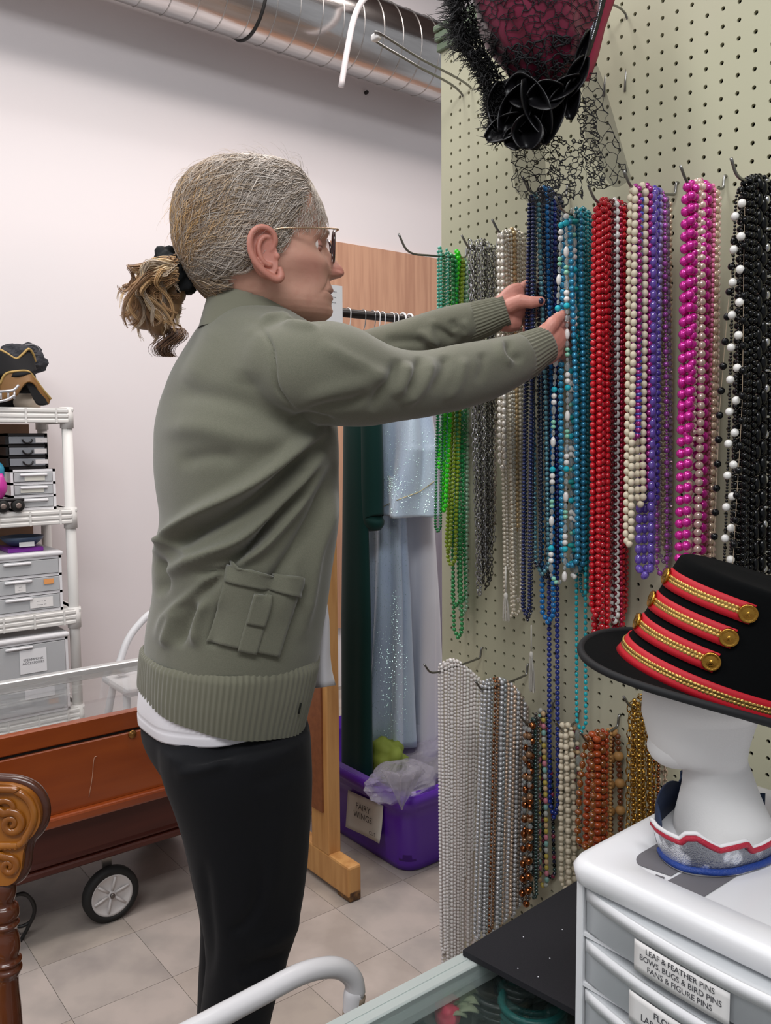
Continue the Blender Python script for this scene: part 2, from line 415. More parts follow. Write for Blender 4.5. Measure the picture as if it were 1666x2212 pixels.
# ------------------------------------------------------------------ beads
BM = {}
def bm_(k, col, kind='gloss'):
    if k in BM: return BM[k]
    if kind == 'gloss': m_ = mat('bead_' + k, col, 0.2, coat=0.5 if k != 'black' else 0, spec=.5 if k != 'black' else .35)
    elif kind == 'pearl': m_ = mat('pearl_' + k, col, 0.24, metal=0.35, coat=0.7)
    elif kind == 'clear': m_ = mat('glass_' + k, col, 0.06, trans=0.75, ior=1.35, alpha=0.93)
    elif kind == 'matte': m_ = mat('matte_' + k, col, 0.5)
    elif kind == 'metal': m_ = mat('metal_' + k, col, 0.22, metal=1.0)
    elif kind == 'facet': m_ = mat('facet_' + k, col, 0.08, trans=0.35, coat=1.0, ior=1.5)
    BM[k] = m_; return m_
for k, c_, kd in [('red', 'c01020', 'gloss'), ('darkred', '6d0f1c', 'gloss'), ('redfacet', 'd21426', 'facet'), ('hotred', 'b3123f', 'pearl'), ('white', 'ece9e4', 'gloss'), ('black', '060709', 'gloss'),
    ('navy', '14204f', 'gloss'), ('navy2', '0e1536', 'facet'), ('royal', '1c2f80', 'gloss'), ('blue', '1272b8', 'gloss'), ('sea', '5d93a0', 'pearl'), ('steelblue', '2b5c8a', 'pearl'), ('seafoam', '8fb5a4', 'pearl'),
    ('turq', '12a9b6', 'gloss'), ('teal', '0e8c9c', 'facet'), ('turqpearl', '3a9cc4', 'pearl'), ('turqmat', '1fb6c9', 'matte'), ('clear', 'dfe6e6', 'clear'), ('mint', '8fd0b4', 'gloss'), ('tealstone', '1d9a98', 'matte'),
    ('aqua', '57c9ae', 'facet'), ('green', '0f8c45', 'gloss'), ('emerald', '089048', 'facet'), ('lime', '35e010', 'gloss'), ('yellowgreen', 'a3bf25', 'facet'), ('greenpearl', '3f9c5c', 'pearl'), ('palegreen', 'a8cdb0', 'pearl'), ('darkgreen', '1a6a3c', 'gloss'),
    ('cream', 'e3dac6', 'pearl'), ('creammat', 'd8ccb4', 'matte'), ('ivory', 'e8e2d6', 'pearl'), ('goldpearl', 'd6b888', 'pearl'), ('wood', 'b98a52', 'matte'), ('darkwood', '6f3a1c', 'gloss'), ('amber', '97511a', 'facet'), ('orange', 'a8481c', 'gloss'), ('carnelian', '9a3a16', 'gloss'),
    ('purple', '4a36a0', 'gloss'), ('lavender', '9d8fcb', 'pearl'), ('violet', '7a5ec8', 'facet'), ('magenta', 'a52c86', 'pearl'), ('orchid', 'b25ab8', 'pearl'), ('periwinkle', '4c4fb4', 'gloss'), ('lilac', 'b79fc4', 'clear'), ('beige', 'b9a48a', 'pearl'),
    ('hotpink', 'd3239a', 'pearl'), ('pink', 'f090b4', 'clear'), ('rose', 'f07fae', 'gloss'), ('palepink', 'eccac0', 'pearl'), ('champagne', 'dcc0a8', 'pearl'), ('silver', 'b9b9bc', 'metal'), ('gunmetal', '5c5a58', 'metal'), ('gold', 'b98f45', 'metal'), ('copper', 'a0623c', 'metal'), ('bronze', '8c6748', 'pearl'),
    ('silverpearl', 'c6c6c8', 'pearl'), ('greypearl', '9fa3a4', 'pearl'), ('taupe', 'a8978a', 'pearl'), ('frost', 'efe7e4', 'gloss'), ('milk', 'ece6e3', 'gloss'), ('smoke', '4b4440', 'facet'), ('jade', '2a4a46', 'facet'), ('stoneteal', '7fa8a0', 'matte'), ('stonepink', 'c07684', 'matte'), ('stoneyellow', 'b3a04c', 'matte'), ('stonegrey', 'a9a9a0', 'matte'), ('stonetan', 'c0a27c', 'matte'), ('garnet', '7a2440', 'gloss')]:
    bm_(k, c_, kd)
# bead patterns: list of (material, radius mm, length/width ratio) and gap in mm
def pat(*a, gap=0.3): return (a, gap)
SH = {}
def bead_shape(k, n): 
    if (k, n) not in SH: SH[(k, n)] = sph((0, 0, 0), 1.0, k, n)
    return SH[(k, n)]
MESHC = {}
NECK = 0
def hang(P3, pattern, jitter=0.0):
    """positions of beads along a polyline: list of (pos, tangent, mat, r, el)"""
    seg = np.linalg.norm(np.diff(P3, axis=0), axis=1); s = np.r_[0, np.cumsum(seg)]; L = s[-1]
    out = []; beads, gap = pattern; t = 0; i = 0
    while True:
        mk, r, el = beads[i % len(beads)]; h = r * el / 1000
        t += h
        if t + h > L: break
        p = np.array([np.interp(t, s, P3[:, q]) for q in range(3)]); p2 = np.array([np.interp(min(L, t + 0.002), s, P3[:, q]) for q in range(3)])
        T_ = p2 - p; T_ = T_ / (np.linalg.norm(T_) + 1e-9) if np.linalg.norm(T_) > 1e-6 else np.array([0, 0, 1.0])
        out.append((p, T_, mk, r / 1000, el)); t += h + gap / 1000; i += 1
    return out
def Rz_to(T_):
    return np.array(Vector((0, 0, 1)).rotation_difference(Vector(T_)).to_matrix())
def loop_path(Tp, Bp, w, wt=0.004, n=46, rn=0.0012, squash=1.0):
    """closed hanging loop from a hook point Tp to the bottom point Bp, w wide along Y"""
    Tp = np.asarray(Tp, float); Bp = np.asarray(Bp, float); L = np.linalg.norm(Tp - Bp)
    half = []
    u = w * 0.5 * 1.25 * squash
    ph = rng.uniform(0, 6.28, 2); am = rn * rng.uniform(0.6, 1.4)
    for t in np.linspace(0, 1, n):
        ww = wt + (w / 2 - wt) * min(1, t / 0.5) ** 0.9
        d = (1 - t) * L
        if d < u: ww *= math.sqrt(max(0, 1 - ((u - d) / u) ** 2))
        if t < 0.02: ww *= math.sqrt(t / 0.02)
        half.append(ww)
    half = np.array(half); ts = np.linspace(0, 1, n)
    A = Tp + (Bp - Tp) * ts[:, None]
    wx = am * np.sin(ts * 5 + ph[0]); wx2 = am * np.sin(ts * 6 + ph[1])
    fade = np.clip(ts * 6, 0, 1) * np.clip((1 - ts) * 6, 0, 1)
    left = A + np.c_[wx * fade * 0.7, half + wx * fade, np.zeros(n)]
    right = A + np.c_[wx2 * fade * 0.7 - 0.0012 * fade, -half + wx2 * fade, np.zeros(n)]
    return np.vstack([left, right[::-1][1:]])
def necklace(P3, pattern, label, group, cordm=None, single=None):
    """one necklace: cord (the thing) with its beads; beads large enough to be told apart are parts"""
    c0 = P3[0]
    root = obj('bead_necklace', *tube(P3[::1], 0.0005, 3, cap=False), cordm or BM['beige'], None, loc=c0, label=label, cat='necklace', group=group)
    bs = hang(P3, pattern)
    for mk in sorted({b_[2] for b_ in bs}):
        pass
    rmax = np.mean([b_[3] for b_ in bs])
    if single is None: single = rmax >= 0.0043 and len(bs) <= 300
    if single:
        for (p, T_, mk, r, el) in bs:
            key = (mk, round(r, 5), round(el, 2))
            if key not in MESHC:
                V, F = bead_shape(12, 8) if r > 0.0055 else bead_shape(9, 6)
                MESHC[key] = mesh_data('bead', V * np.array([r, r, r * el]), F, BM[mk])
            o = bpy.data.objects.new('bead', MESHC[key]); C.objects.link(o); o.parent = root
            o.location = p - c0
            o.rotation_euler = Vector((0, 0, 1)).rotation_difference(Vector(T_)).to_euler()
    else:
        mk_l = sorted({b_[2] for b_ in bs}); V0s = {}
        Vs, Fs, Ms = [], [], []; n = 0
        for (p, T_, mk, r, el) in bs:
            V, F = bead_shape(8, 5) if r > 0.0032 else bead_shape(6, 4)
            key = (r, el, len(V))
            Vv = (V * np.array([r, r, r * el])) @ Rz_to(T_).T + p
            Vs.append(Vv); Fs += [tuple(i + n for i in f) for f in F]; Ms += [mk_l.index(mk)] * len(F); n += len(V)
        ms = [BM[k] for k in mk_l]
        obj('beads', np.concatenate(Vs), Fs, ms, root, fm=Ms if len(ms) > 1 else None, kind='stuff')
    return root
def chain(P3, mk, r, wire, label, group, el=1.7):
    """metal chain of interlocked links"""
    seg = np.linalg.norm(np.diff(P3, axis=0), axis=1); s = np.r_[0, np.cumsum(seg)]; L = s[-1]; c0 = P3[0]
    Vs, Fs = [], []; n = 0; t = 0; i = 0; kk = 8
    a = np.arange(kk) / kk * 2 * math.pi
    base = np.stack([np.cos(a) * r, np.zeros(kk), np.sin(a) * r * el], 1)
    TV, TF = tube(base, wire, 4, closed=True)
    while t < L:
        p = np.array([np.interp(t, s, P3[:, q]) for q in range(3)]); p2 = np.array([np.interp(min(L, t + 0.003), s, P3[:, q]) for q in range(3)])
        T_ = unit(p2 - p) if np.linalg.norm(p2 - p) > 1e-7 else np.array([0, 0, 1.0])
        R = Rz_to(T_) @ rotz((i % 2) * math.pi / 2 + 0.5 + rng.uniform(-.3, .3))
        Vs.append(TV @ R.T + p); Fs += [tuple(j + n for j in f) for f in TF]; n += len(TV); t += r * el * 1.45; i += 1
    return obj('chain_necklace', np.concatenate(Vs), Fs, BM[mk], None, loc=c0, label=label, cat='necklace', group=group)
ORD = ['first', 'second', 'third', 'fourth', 'fifth', 'sixth', 'seventh', 'eighth', 'ninth', 'tenth', 'eleventh', 'twelfth', 'thirteenth', 'fourteenth', 'fifteenth', 'sixteenth', 'seventeenth', 'eighteenth', 'nineteenth', 'twentieth']
def bunch(key, xboard, items, hooklab, hooky, L=None, dY=0.0, tip=0.02, hk=True):
    """items: (xtop, xbot, ytop, ybot, width m, pattern or ('chain', mat, r, wire), description)"""
    Y = at_x(xboard, 900, XP)[1] + dY
    zs = []
    order = sorted(range(len(items)), key=lambda i: items[i][0]); rank = {i: k for k, i in enumerate(order)}
    for i, (xt, xb, yt, yb, w, pt, desc) in enumerate(items):
        Tp = at_y(xt, yt, Y); Bp = at_y(xb, yb, Y); zs.append((Tp[0], Tp[2]))
        P3 = loop_path(Tp, Bp, w)
        lab = '%s, %s from left in the %s bunch' % (desc, ORD[rank[i]], key)
        assert len(lab.split()) <= 16, lab
        if pt[0] == 'chain': chain(P3, pt[1], pt[2], pt[3], lab, key + ' necklaces')
        else: necklace(P3, pt, lab, key + ' necklaces')
    if hk:
        xm = min(z[0] for z in zs); zt_ = np.median([z[1] for z in zs]) - 0.004
        hook(Y, zt_, XP - xm + 0.012 + (L or 0), hooklab, tip=tip)
    return Y
# ------------------------------------------------------------------ the upper row of necklaces
p = pat
bunch('green', 1012, [
    (950, 952, 532, 1000, .012, p(('aqua', 3.4, 1)), 'pale aqua faceted bead necklace'),
    (957, 946, 545, 1150, .016, p(('emerald', 3.3, .8)), 'short looped emerald bead necklace'),
    (966, 962, 536, 1090, .010, p(('aqua', 3.0, 1.1)), 'clear aqua crystal necklace'),
    (974, 990, 545, 1378, .024, p(('greenpearl', 4.4, 1)), 'longest green pearl necklace'),
    (981, 1000, 550, 1300, .020, p(('green', 4.6, 1)), 'deep green round bead necklace'),
    (988, 958, 538, 1105, .012, p(('lime', 4.8, 1)), 'neon lime bead necklace'),
    (991, 950, 548, 1010, .008, p(('lime', 4.2, 1)), 'narrow neon green bead necklace'),
    (996, 975, 552, 1222, .022, p(('yellowgreen', 4.6, .9)), 'translucent yellow green bead necklace'),
    (1000, 968, 556, 1190, .012, p(('yellowgreen', 4.4, .9)), 'olive yellow crystal necklace'),
    (1005, 1000, 556, 1328, .022, p(('palegreen', 4.4, 1)), 'pale green pearl necklace'),
    (1010, 985, 566, 1310, .024, p(('greenpearl', 3.6, 1)), 'medium green small pearl necklace'),
    (1008, 1004, 562, 1120, .012, p(('mint', 3.2, 1), ('mint', 3.2, 1), ('aqua', 3.8, 2.4)), 'mint necklace with long oval beads'),
], 'long curved hook reaching left over the plywood, carrying green beads', 495, L=0.075, tip=0.03)
ch = lambda m_, r, w: ('chain', m_, r, w)
bunch('silver chain', 1078, [
    (1016, 1036, 524, 1285, .008, ch('silver', .0036, .0009), 'bright silver chain necklace'),
    (1023, 1040, 528, 1260, .012, ch('gunmetal', .0030, .0009), 'dark gunmetal chain necklace'),
    (1031, 1044, 526, 1240, .010, ch('silver', .0042, .0010), 'thick silver cable chain'),
    (1039, 1047, 520, 1200, .010, ch('silver', .0026, .0008), 'fine silver chain necklace'),
    (1046, 1050, 524, 1270, .014, ch('gunmetal', .0038, .0010), 'tarnished steel chain necklace'),
    (1053, 1055, 528, 1230, .010, ch('silver', .0034, .0009), 'silver rope chain necklace'),
    (1060, 1058, 532, 1255, .012, ch('gunmetal', .0028, .0008), 'thin dark link necklace'),
    (1066, 1062, 538, 1180, .010, ch('silver', .0040, .0010), 'silver curb chain necklace'),
    (1072, 1064, 548, 1140, .012, ch('taupe', .0030, .0009), 'dull grey chain necklace'),
], 'short hook carrying the silver chains', 518)
bunch('ivory pearl', 1145, [
    (1082, 1086, 500, 1010, .012, p(('ivory', 4.6, 1.25)), 'oval ivory pearl necklace'),
    (1088, 1102, 497, 1335, .022, p(('cream', 4.0, 1)), 'cream pearl necklace'),
    (1094, 1105, 495, 1240, .018, p(('ivory', 3.2, 1)), 'small white pearl necklace'),
    (1101, 1110, 493, 1280, .014, p(('cream', 3.4, 1)), 'cream seed pearl necklace'),
    (1107, 1112, 490, 1150, .016, p(('goldpearl', 4.8, 1)), 'golden cream pearl necklace'),
    (1114, 1116, 492, 1330, .024, p(('cream', 3.8, 1)), 'long cream pearl necklace'),
    (1120, 1120, 494, 1300, .014, p(('ivory', 3.0, 1)), 'tiny ivory pearl necklace'),
    (1127, 1124, 500, 1100, .012, p(('cream', 4.2, 1)), 'warm white pearl necklace'),
    (1133, 1128, 508, 1200, .012, p(('ivory', 3.6, 1)), 'bright ivory pearl necklace'),
], 'bent hook carrying the ivory pearls', 500)
bunch('dark blue', 1225, [
    (1148, 1136, 420, 1330, .016, p(('navy', 3.8, .8)), 'dark navy disc bead necklace'),
    (1153, 1140, 425, 1340, .016, p(('navy2', 3.0, 1)), 'very dark navy crystal necklace'),
    (1158, 1172, 415, 1240, .030, p(('sea', 4.2, 1)), 'sea green pearl necklace'),
    (1164, 1160, 405, 1225, .020, p(('navy2', 3.0, 1)), 'navy seed bead necklace'),
    (1170, 1178, 402, 1250, .022, p(('navy2', 3.6, 1)), 'navy crystal necklace'),
    (1176, 1184, 400, 1345, .026, p(('blue', 4.8, 1)), 'bright blue round bead necklace'),
    (1182, 1190, 400, 1240, .016, p(('navy', 3.4, 1)), 'shiny navy bead necklace'),
    (1188, 1176, 402, 1230, .020, p(('steelblue', 3.8, 1)), 'steel blue pearl necklace'),
    (1194, 1197, 410, 1765, .020, p(('royal', 4.6, 1)), 'very long lapis blue bead necklace'),
    (1200, 1192, 414, 1260, .016, p(('navy2', 3.2, 1)), 'inky blue crystal necklace'),
    (1206, 1200, 418, 1230, .018, p(('navy', 3.6, 1)), 'dark blue glass bead necklace'),
    (1212, 1204, 424, 1210, .014, p(('navy2', 4.0, 1)), 'dark faceted blue necklace'),
], 'hook under the lace veil carrying the dark blue beads', 400)
tw = (('clear', 3.6, 1.6), ('clear', 3.0, 1.4), ('turqmat', 5.2, 1), ('white', 4.8, 1), ('white', 4.8, 1), ('clear', 4.0, 1.9), ('clear', 2.8, 1.2), ('mint', 4.4, .9), ('mint', 4.4, .8), ('clear', 3.4, 1.6), ('white', 4.6, 2.0), ('clear', 2.8, 1.6))
tw2 = (('clear', 3.0, 2.0), ('tealstone', 7.2, .6), ('clear', 3.0, 1.3), ('clear', 3.4, 1.8), ('turqmat', 5.6, .9), ('clear', 2.8, 1.6), ('white', 4.8, 1), ('white', 4.8, 1), ('clear', 4.6, 1.7), ('mint', 3.6, 1))
bunch('turquoise', 1292, [
    (1219, 1205, 450, 1262, .030, (tw, 0.6), 'turquoise nugget, white and clear bead necklace'),
    (1225, 1232, 462, 1225, .034, p(('turqpearl', 5.2, 1)), 'bright aqua pearl necklace'),
    (1237, 1240, 448, 1250, .010, (tw2, 0.6), 'necklace of clear glass with turquoise stones'),
    (1246, 1262, 446, 1290, .014, p(('teal', 3.4, 1)), 'teal crystal necklace'),
    (1250, 1250, 452, 1230, .022, p(('turqpearl', 5.2, 1)), 'blue turquoise pearl necklace'),
    (1255, 1256, 448, 1582, .020, p(('turq', 3.4, 1.3), gap=1.6), 'long slim turquoise bead necklace'),
    (1260, 1262, 445, 1240, .016, p(('teal', 3.6, 1)), 'clear teal faceted necklace'),
    (1265, 1268, 448, 1220, .010, p(('turq', 3.0, 1)), 'thin turquoise bead necklace'),
    (1271, 1270, 452, 1250, .014, p(('teal', 3.2, 1)), 'deep teal small bead necklace'),
    (1277, 1275, 458, 1280, .016, p(('gunmetal', 1.8, 1), ('gold', 1.6, 1)), 'tiny dark and gold bead strand'),
    (1283, 1278, 462, 1200, .010, p(('teal', 3.8, 1)), 'dark teal bead necklace'),
], 'hook carrying the turquoise beads', 450)
bunch('red', 1366, [
    (1290, 1286, 445, 1330, .014, p(('red', 5.2, 1)), 'glossy red round bead necklace'),
    (1297, 1292, 432, 1385, .016, p(('redfacet', 5.4, 1)), 'faceted red bead necklace'),
    (1303, 1300, 425, 1372, .022, p(('red', 5.0, 1)), 'plain red round bead necklace'),
    (1310, 1307, 425, 1360, .012, p(('redfacet', 5.6, 1)), 'large sparkling red necklace'),
    (1318, 1314, 428, 1270, .012, p(('darkred', 4.2, 1)), 'dark maroon bead necklace'),
    (1323, 1326, 428, 1340, .010, p(('darkred', 3.4, 1), ('white', 2.2, 1)), 'thin maroon and white bead necklace'),
    (1329, 1328, 426, 1345, .012, p(('white', 4.4, 1.3)), 'white oval bead necklace hanging among the reds'),
    (1336, 1334, 430, 1372, .016, p(('hotred', 4.2, 1)), 'raspberry pearl necklace'),
    (1343, 1338, 432, 1365, .014, p(('red', 5.0, 1)), 'bright red necklace of even beads'),
    (1350, 1344, 436, 1280, .012, p(('darkred', 4.6, 1)), 'dark red glass bead necklace'),
    (1356, 1346, 444, 1330, .012, p(('redfacet', 4.4, 1)), 'small faceted red necklace'),
], 'hook carrying the red beads', 430)
bunch('purple', 1455, [
    (1368, 1358, 400, 1180, .010, p(('creammat', 5.0, 1.15)), 'cream oval stone necklace'),
    (1376, 1372, 396, 950, .012, p(('magenta', 4.6, 1)), 'plum bead necklace'),
    (1380, 1374, 420, 945, .008, p(('periwinkle', 5.4, .7), gap=2.2), 'blue disc bead necklace'),
    (1390, 1384, 393, 1090, .010, p(('creammat', 5.4, 1.1)), 'larger cream stone necklace'),
    (1400, 1394, 394, 1060, .012, p(('magenta', 5.0, 1)), 'magenta pearl necklace'),
    (1405, 1392, 400, 1245, .022, p(('violet', 6.0, 1.3)), 'lavender necklace of flat translucent ovals'),
    (1411, 1400, 402, 1230, .014, p(('violet', 6.0, 1.3)), 'violet glass oval necklace'),
    (1416, 1412, 400, 1090, .012, p(('purple', 5.4, .9)), 'deep purple bead necklace'),
    (1422, 1410, 404, 1030, .012, p(('lavender', 5.0, 1)), 'lavender pearl necklace'),
    (1431, 1430, 410, 1245, .018, p(('orchid', 4.6, 1), ('orchid', 2.2, 1), ('orchid', 2.2, 1)), 'orchid necklace with small spacers'),
    (1437, 1436, 418, 1215, .020, p(('lilac', 4.0, 1.2)), 'clear lilac bead necklace'),
    (1443, 1440, 425, 1190, .014, p(('beige', 4.2, 1)), 'beige pearl necklace'),
], 'hook carrying the purple and cream beads', 395)
bunch('pink', 1556, [
    (1489, 1474, 392, 1290, .012, p(('hotpink', 7.0, 1), gap=3.0), 'large hot pink pearl necklace with spaced beads'),
    (1498, 1482, 388, 940, .014, p(('hotpink', 6.0, 1), gap=.8), 'hot pink pearl necklace'),
    (1506, 1492, 386, 960, .010, p(('palepink', 4.4, 1)), 'thin pale pink pearl necklace'),
    (1512, 1496, 384, 1300, .016, p(('palepink', 6.0, 1)), 'long pale pink pearl necklace'),
    (1516, 1502, 384, 930, .014, p(('hotpink', 5.6, 1)), 'deep pink pearl necklace'),
    (1525, 1508, 388, 1290, .010, p(('hotpink', 7.2, 1), gap=2.4), 'large magenta pearl necklace'),
    (1532, 1516, 392, 1190, .014, p(('pink', 3.4, 1)), 'clear pink seed bead necklace'),
    (1538, 1522, 396, 1010, .012, p(('rose', 3.4, 1)), 'salmon pink bead necklace'),
    (1543, 1526, 400, 1300, .012, p(('champagne', 5.6, 1)), 'champagne pearl necklace'),
    (1549, 1534, 408, 1300, .010, p(('palepink', 4.2, 1)), 'blush pearl necklace'),
], 'hook carrying the pink pearls', 370)
bunch('black', 1700, [
    (1598, 1570, 405, 1285, .010, p(('black', 2.0, 1), ('black', 2.0, 1), ('black', 2.0, 1), ('black', 2.0, 1), ('black', 2.0, 1), ('black', 2.0, 1), ('black', 2.0, 1), ('white', 5.6, 1)), 'black cord necklace with white drop beads'),
    (1604, 1556, 402, 1340, .030, p(('black', 5.0, 1), gap=22), 'black beads spaced along a knotted cord'),
    (1610, 1592, 388, 1310, .014, p(('black', 4.6, 1)), 'glossy jet bead necklace'),
    (1618, 1601, 380, 1300, .012, p(('black', 4.8, 1)), 'round jet black bead necklace'),
    (1626, 1612, 376, 1320, .012, p(('black', 4.4, 1)), 'small jet bead necklace'),
    (1634, 1622, 374, 1300, .012, p(('black', 5.4, 2.0)), 'black necklace of long oval beads'),
    (1642, 1632, 374, 1310, .016, p(('black', 6.2, 1.8)), 'necklace of big black oval beads'),
    (1650, 1642, 378, 1320, .012, p(('black', 3.4, 1), ('black', 3.4, 1), ('black', 3.4, 1), ('black', 3.4, 1), ('silver', 5.5, 1.2), ('black', 3.4, 1), ('black', 3.4, 1), ('silver', 6.4, .4)), 'black necklace with engraved silver beads'),
    (1658, 1652, 382, 1300, .012, p(('black', 4.2, 1)), 'black bead necklace beside the silver one'),
    (1666, 1660, 390, 1300, .014, p(('black', 5.0, 1)), 'shiny black bead necklace'),
    (1674, 1672, 400, 1300, .014, p(('black', 4.6, 1)), 'black bead necklace cut by the frame'),
], 'hook carrying the black beads', 350)
# ------------------------------------------------------------------ the lower row
bunch('white', 1045, [
    (952, 958, 1432, 2060, .012, p(('milk', 3.4, 1)), 'frosted white seed bead necklace'),
    (960, 962, 1428, 2100, .016, p(('frost', 3.6, 1)), 'clear frosted bead necklace'),
    (967, 966, 1424, 2090, .012, p(('milk', 3.0, 1)), 'fine milky bead necklace'),
    (974, 973, 1422, 2120, .010, p(('milk', 4.2, 1)), 'milky round bead necklace'),
    (981, 978, 1422, 2100, .014, p(('frost', 3.2, 1)), 'clear glass seed necklace'),
    (988, 985, 1424, 2080, .014, p(('frost', 3.4, 1)), 'translucent bead necklace'),
    (995, 990, 1428, 2120, .012, p(('milk', 3.0, 1)), 'soft white seed bead necklace'),
    (1002, 995, 1434, 2080, .012, p(('frost', 3.8, 1)), 'frosted glass bead necklace'),
    (1009, 1000, 1440, 1900, .012, p(('white', 3.8, 1)), 'opaque white bead necklace'),
    (1016, 1006, 1446, 2060, .014, p(('milk', 4.0, 1)), 'white glass bead necklace'),
    (1023, 1012, 1452, 2040, .012, p(('frost', 4.0, 1)), 'crystal clear bead necklace'),
    (1030, 1018, 1458, 1840, .012, p(('white', 4.0, 1)), 'bright white bead necklace'),
    (1036, 1022, 1462, 2040, .012, p(('frost', 3.6, 1)), 'glassy white bead necklace'),
], 'looped wire hook poking out left of the white beads', 1425, L=0.02)
bunch('silver pearl', 1148, [
    (1046, 1030, 1470, 2030, .012, p(('silverpearl', 4.0, 1)), 'silver pearl necklace'),
    (1054, 1040, 1466, 2040, .014, p(('silverpearl', 3.6, 1)), 'small silver pearl necklace'),
    (1061, 1046, 1464, 2020, .012, p(('greypearl', 3.4, 1)), 'grey pearl necklace'),
    (1068, 1052, 1463, 2030, .010, p(('copper', 2.6, 1), ('taupe', 2.6, 1)), 'copper and taupe seed necklace'),
    (1075, 1060, 1462, 2010, .010, p(('bronze', 3.2, 1)), 'bronze pearl necklace'),
    (1082, 1068, 1463, 2020, .014, p(('silverpearl', 4.6, 1)), 'bright silver pearl necklace'),
    (1089, 1075, 1465, 2000, .012, p(('greypearl', 4.4, 1)), 'steel grey pearl necklace'),
    (1096, 1080, 1468, 2000, .010, p(('champagne', 3.6, 1)), 'champagne gold pearl necklace'),
    (1103, 1090, 1472, 1990, .012, p(('silverpearl', 4.2, 1)), 'pale silver pearl necklace'),
    (1110, 1098, 1478, 1980, .010, p(('champagne', 4.2, 1)), 'golden taupe pearl necklace'),
    (1117, 1106, 1486, 1980, .012, p(('silverpearl', 4.6, 1)), 'light grey pearl necklace'),
    (1124, 1112, 1496, 1960, .012, p(('taupe', 4.0, 1)), 'taupe pearl necklace'),
    (1131, 1118, 1508, 1960, .012, p(('silverpearl', 4.4, 1)), 'soft silver pearl necklace'),
    (1137, 1122, 1520, 1950, .010, p(('taupe', 3.8, 1)), 'beige grey pearl necklace'),
], 'hook carrying the silver pearls', 1470)
mx = (('smoke', 3.6, 1), ('clear', 4.6, 1.4), ('bronze', 5.6, 1), ('clear', 4.2, 1.2), ('copper', 4.4, 1.3), ('smoke', 3.4, 1), ('bronze', 6.0, 1))
stn = (('stonegrey', 4.6, 1.3), ('stoneteal', 4.6, 1.3), ('stonepink', 4.6, 1.3), ('stoneyellow', 4.4, 1.2), ('stonetan', 4.6, 1.2), ('stoneyellow', 4.6, 1.1))
bunch('multicoloured', 1205, [
    (1140, 1140, 1560, 1940, .014, (mx, 0.8), 'brown crystal and copper bead necklace'),
    (1147, 1134, 1556, 1955, .014, p(('smoke', 3.4, 1), ('smoke', 3.4, 1), ('copper', 6.6, 1)), 'smoky necklace with large copper balls'),
    (1153, 1154, 1550, 1940, .012, p(('jade', 4.0, .8)), 'dark jade chip necklace'),
    (1160, 1158, 1540, 1900, .010, p(('smoke', 3.6, 1)), 'black faceted bead necklace'),
    (1170, 1174, 1530, 1915, .018, (stn, 0.4), 'necklace of pastel oval stones'),
    (1178, 1188, 1535, 1895, .026, p(('navy2', 4.0, 1), ('garnet', 4.2, 1), ('navy2', 4.0, 1), ('jade', 4.0, 1), ('black', 3.6, 1)), 'dark necklace with garnet and navy beads'),
], 'straight wire hook carrying the multicoloured stones', 1532)
bunch('wooden cream', 1262, [
    (1218, 1222, 1562, 1920, .018, p(('creammat', 5.4, 1.1), ('creammat', 3.4, 1)), 'cream bone bead necklace'),
    (1230, 1234, 1562, 1925, .018, p(('creammat', 5.8, 1.05), ('creammat', 3.2, 1)), 'cream stone bead necklace'),
    (1243, 1250, 1570, 1830, .012, p(('stonetan', 4.6, .9), ('garnet', 4.0, .8), ('creammat', 4.4, 1), ('clear', 4.4, 2.4)), 'cream and plum bead necklace with tubes'),
], 'wire hook carrying the cream bead necklaces', 1566)
bunch('amber', 1352, [
    (1272, 1262, 1590, 1830, .030, p(('amber', 6.4, .8), ('gold', 1.8, 1), ('amber', 5.4, 1.3), ('gold', 1.8, 1)), 'amber chunk necklace with brass wire'),
    (1285, 1278, 1582, 1840, .022, p(('orange', 7.4, .8), ('carnelian', 6.4, .9)), 'orange stone necklace'),
    (1296, 1292, 1578, 1840, .018, p(('amber', 6.8, 1), ('carnelian', 5.6, .8)), 'brown carnelian necklace'),
    (1306, 1300, 1576, 1850, .014, p(('carnelian', 5.2, 1)), 'russet round bead necklace'),
    (1316, 1314, 1574, 1840, .010, p(('wood', 3.2, 1)), 'thin wooden bead necklace'),
    (1330, 1330, 1575, 1830, .022, p(('wood', 8.6, 1), ('darkwood', 5.4, .9), ('darkwood', 5.4, .9), ('darkwood', 5.4, .9)), 'wooden necklace with large carved balls'),
], 'hook carrying the amber and wooden necklaces', 1590)
bunch('gold', 1448, [
    (1366, 1366, 1520, 1800, .014, ch('gold', .0042, .0010), 'gold chain necklace'),
    (1374, 1376, 1510, 1790, .012, p(('gold', 4.0, 1)), 'gold bead necklace'),
    (1384, 1386, 1505, 1800, .012, ch('gold', .0034, .0009), 'fine gold chain'),
    (1394, 1398, 1500, 1780, .014, p(('gold', 3.8, 1)), 'round gold bead strand'),
    (1405, 1408, 1500, 1800, .012, ch('gold', .0045, .0011), 'thick gold link chain'),
    (1418, 1418, 1505, 1790, .010, p(('copper', 3.0, 1)), 'bronze bead necklace'),
    (1430, 1432, 1510, 1800, .012, ch('champagne', .0034, .0012), 'pale gold rope necklace'),
], 'hook behind the top hat carrying the gold chains', 1510)
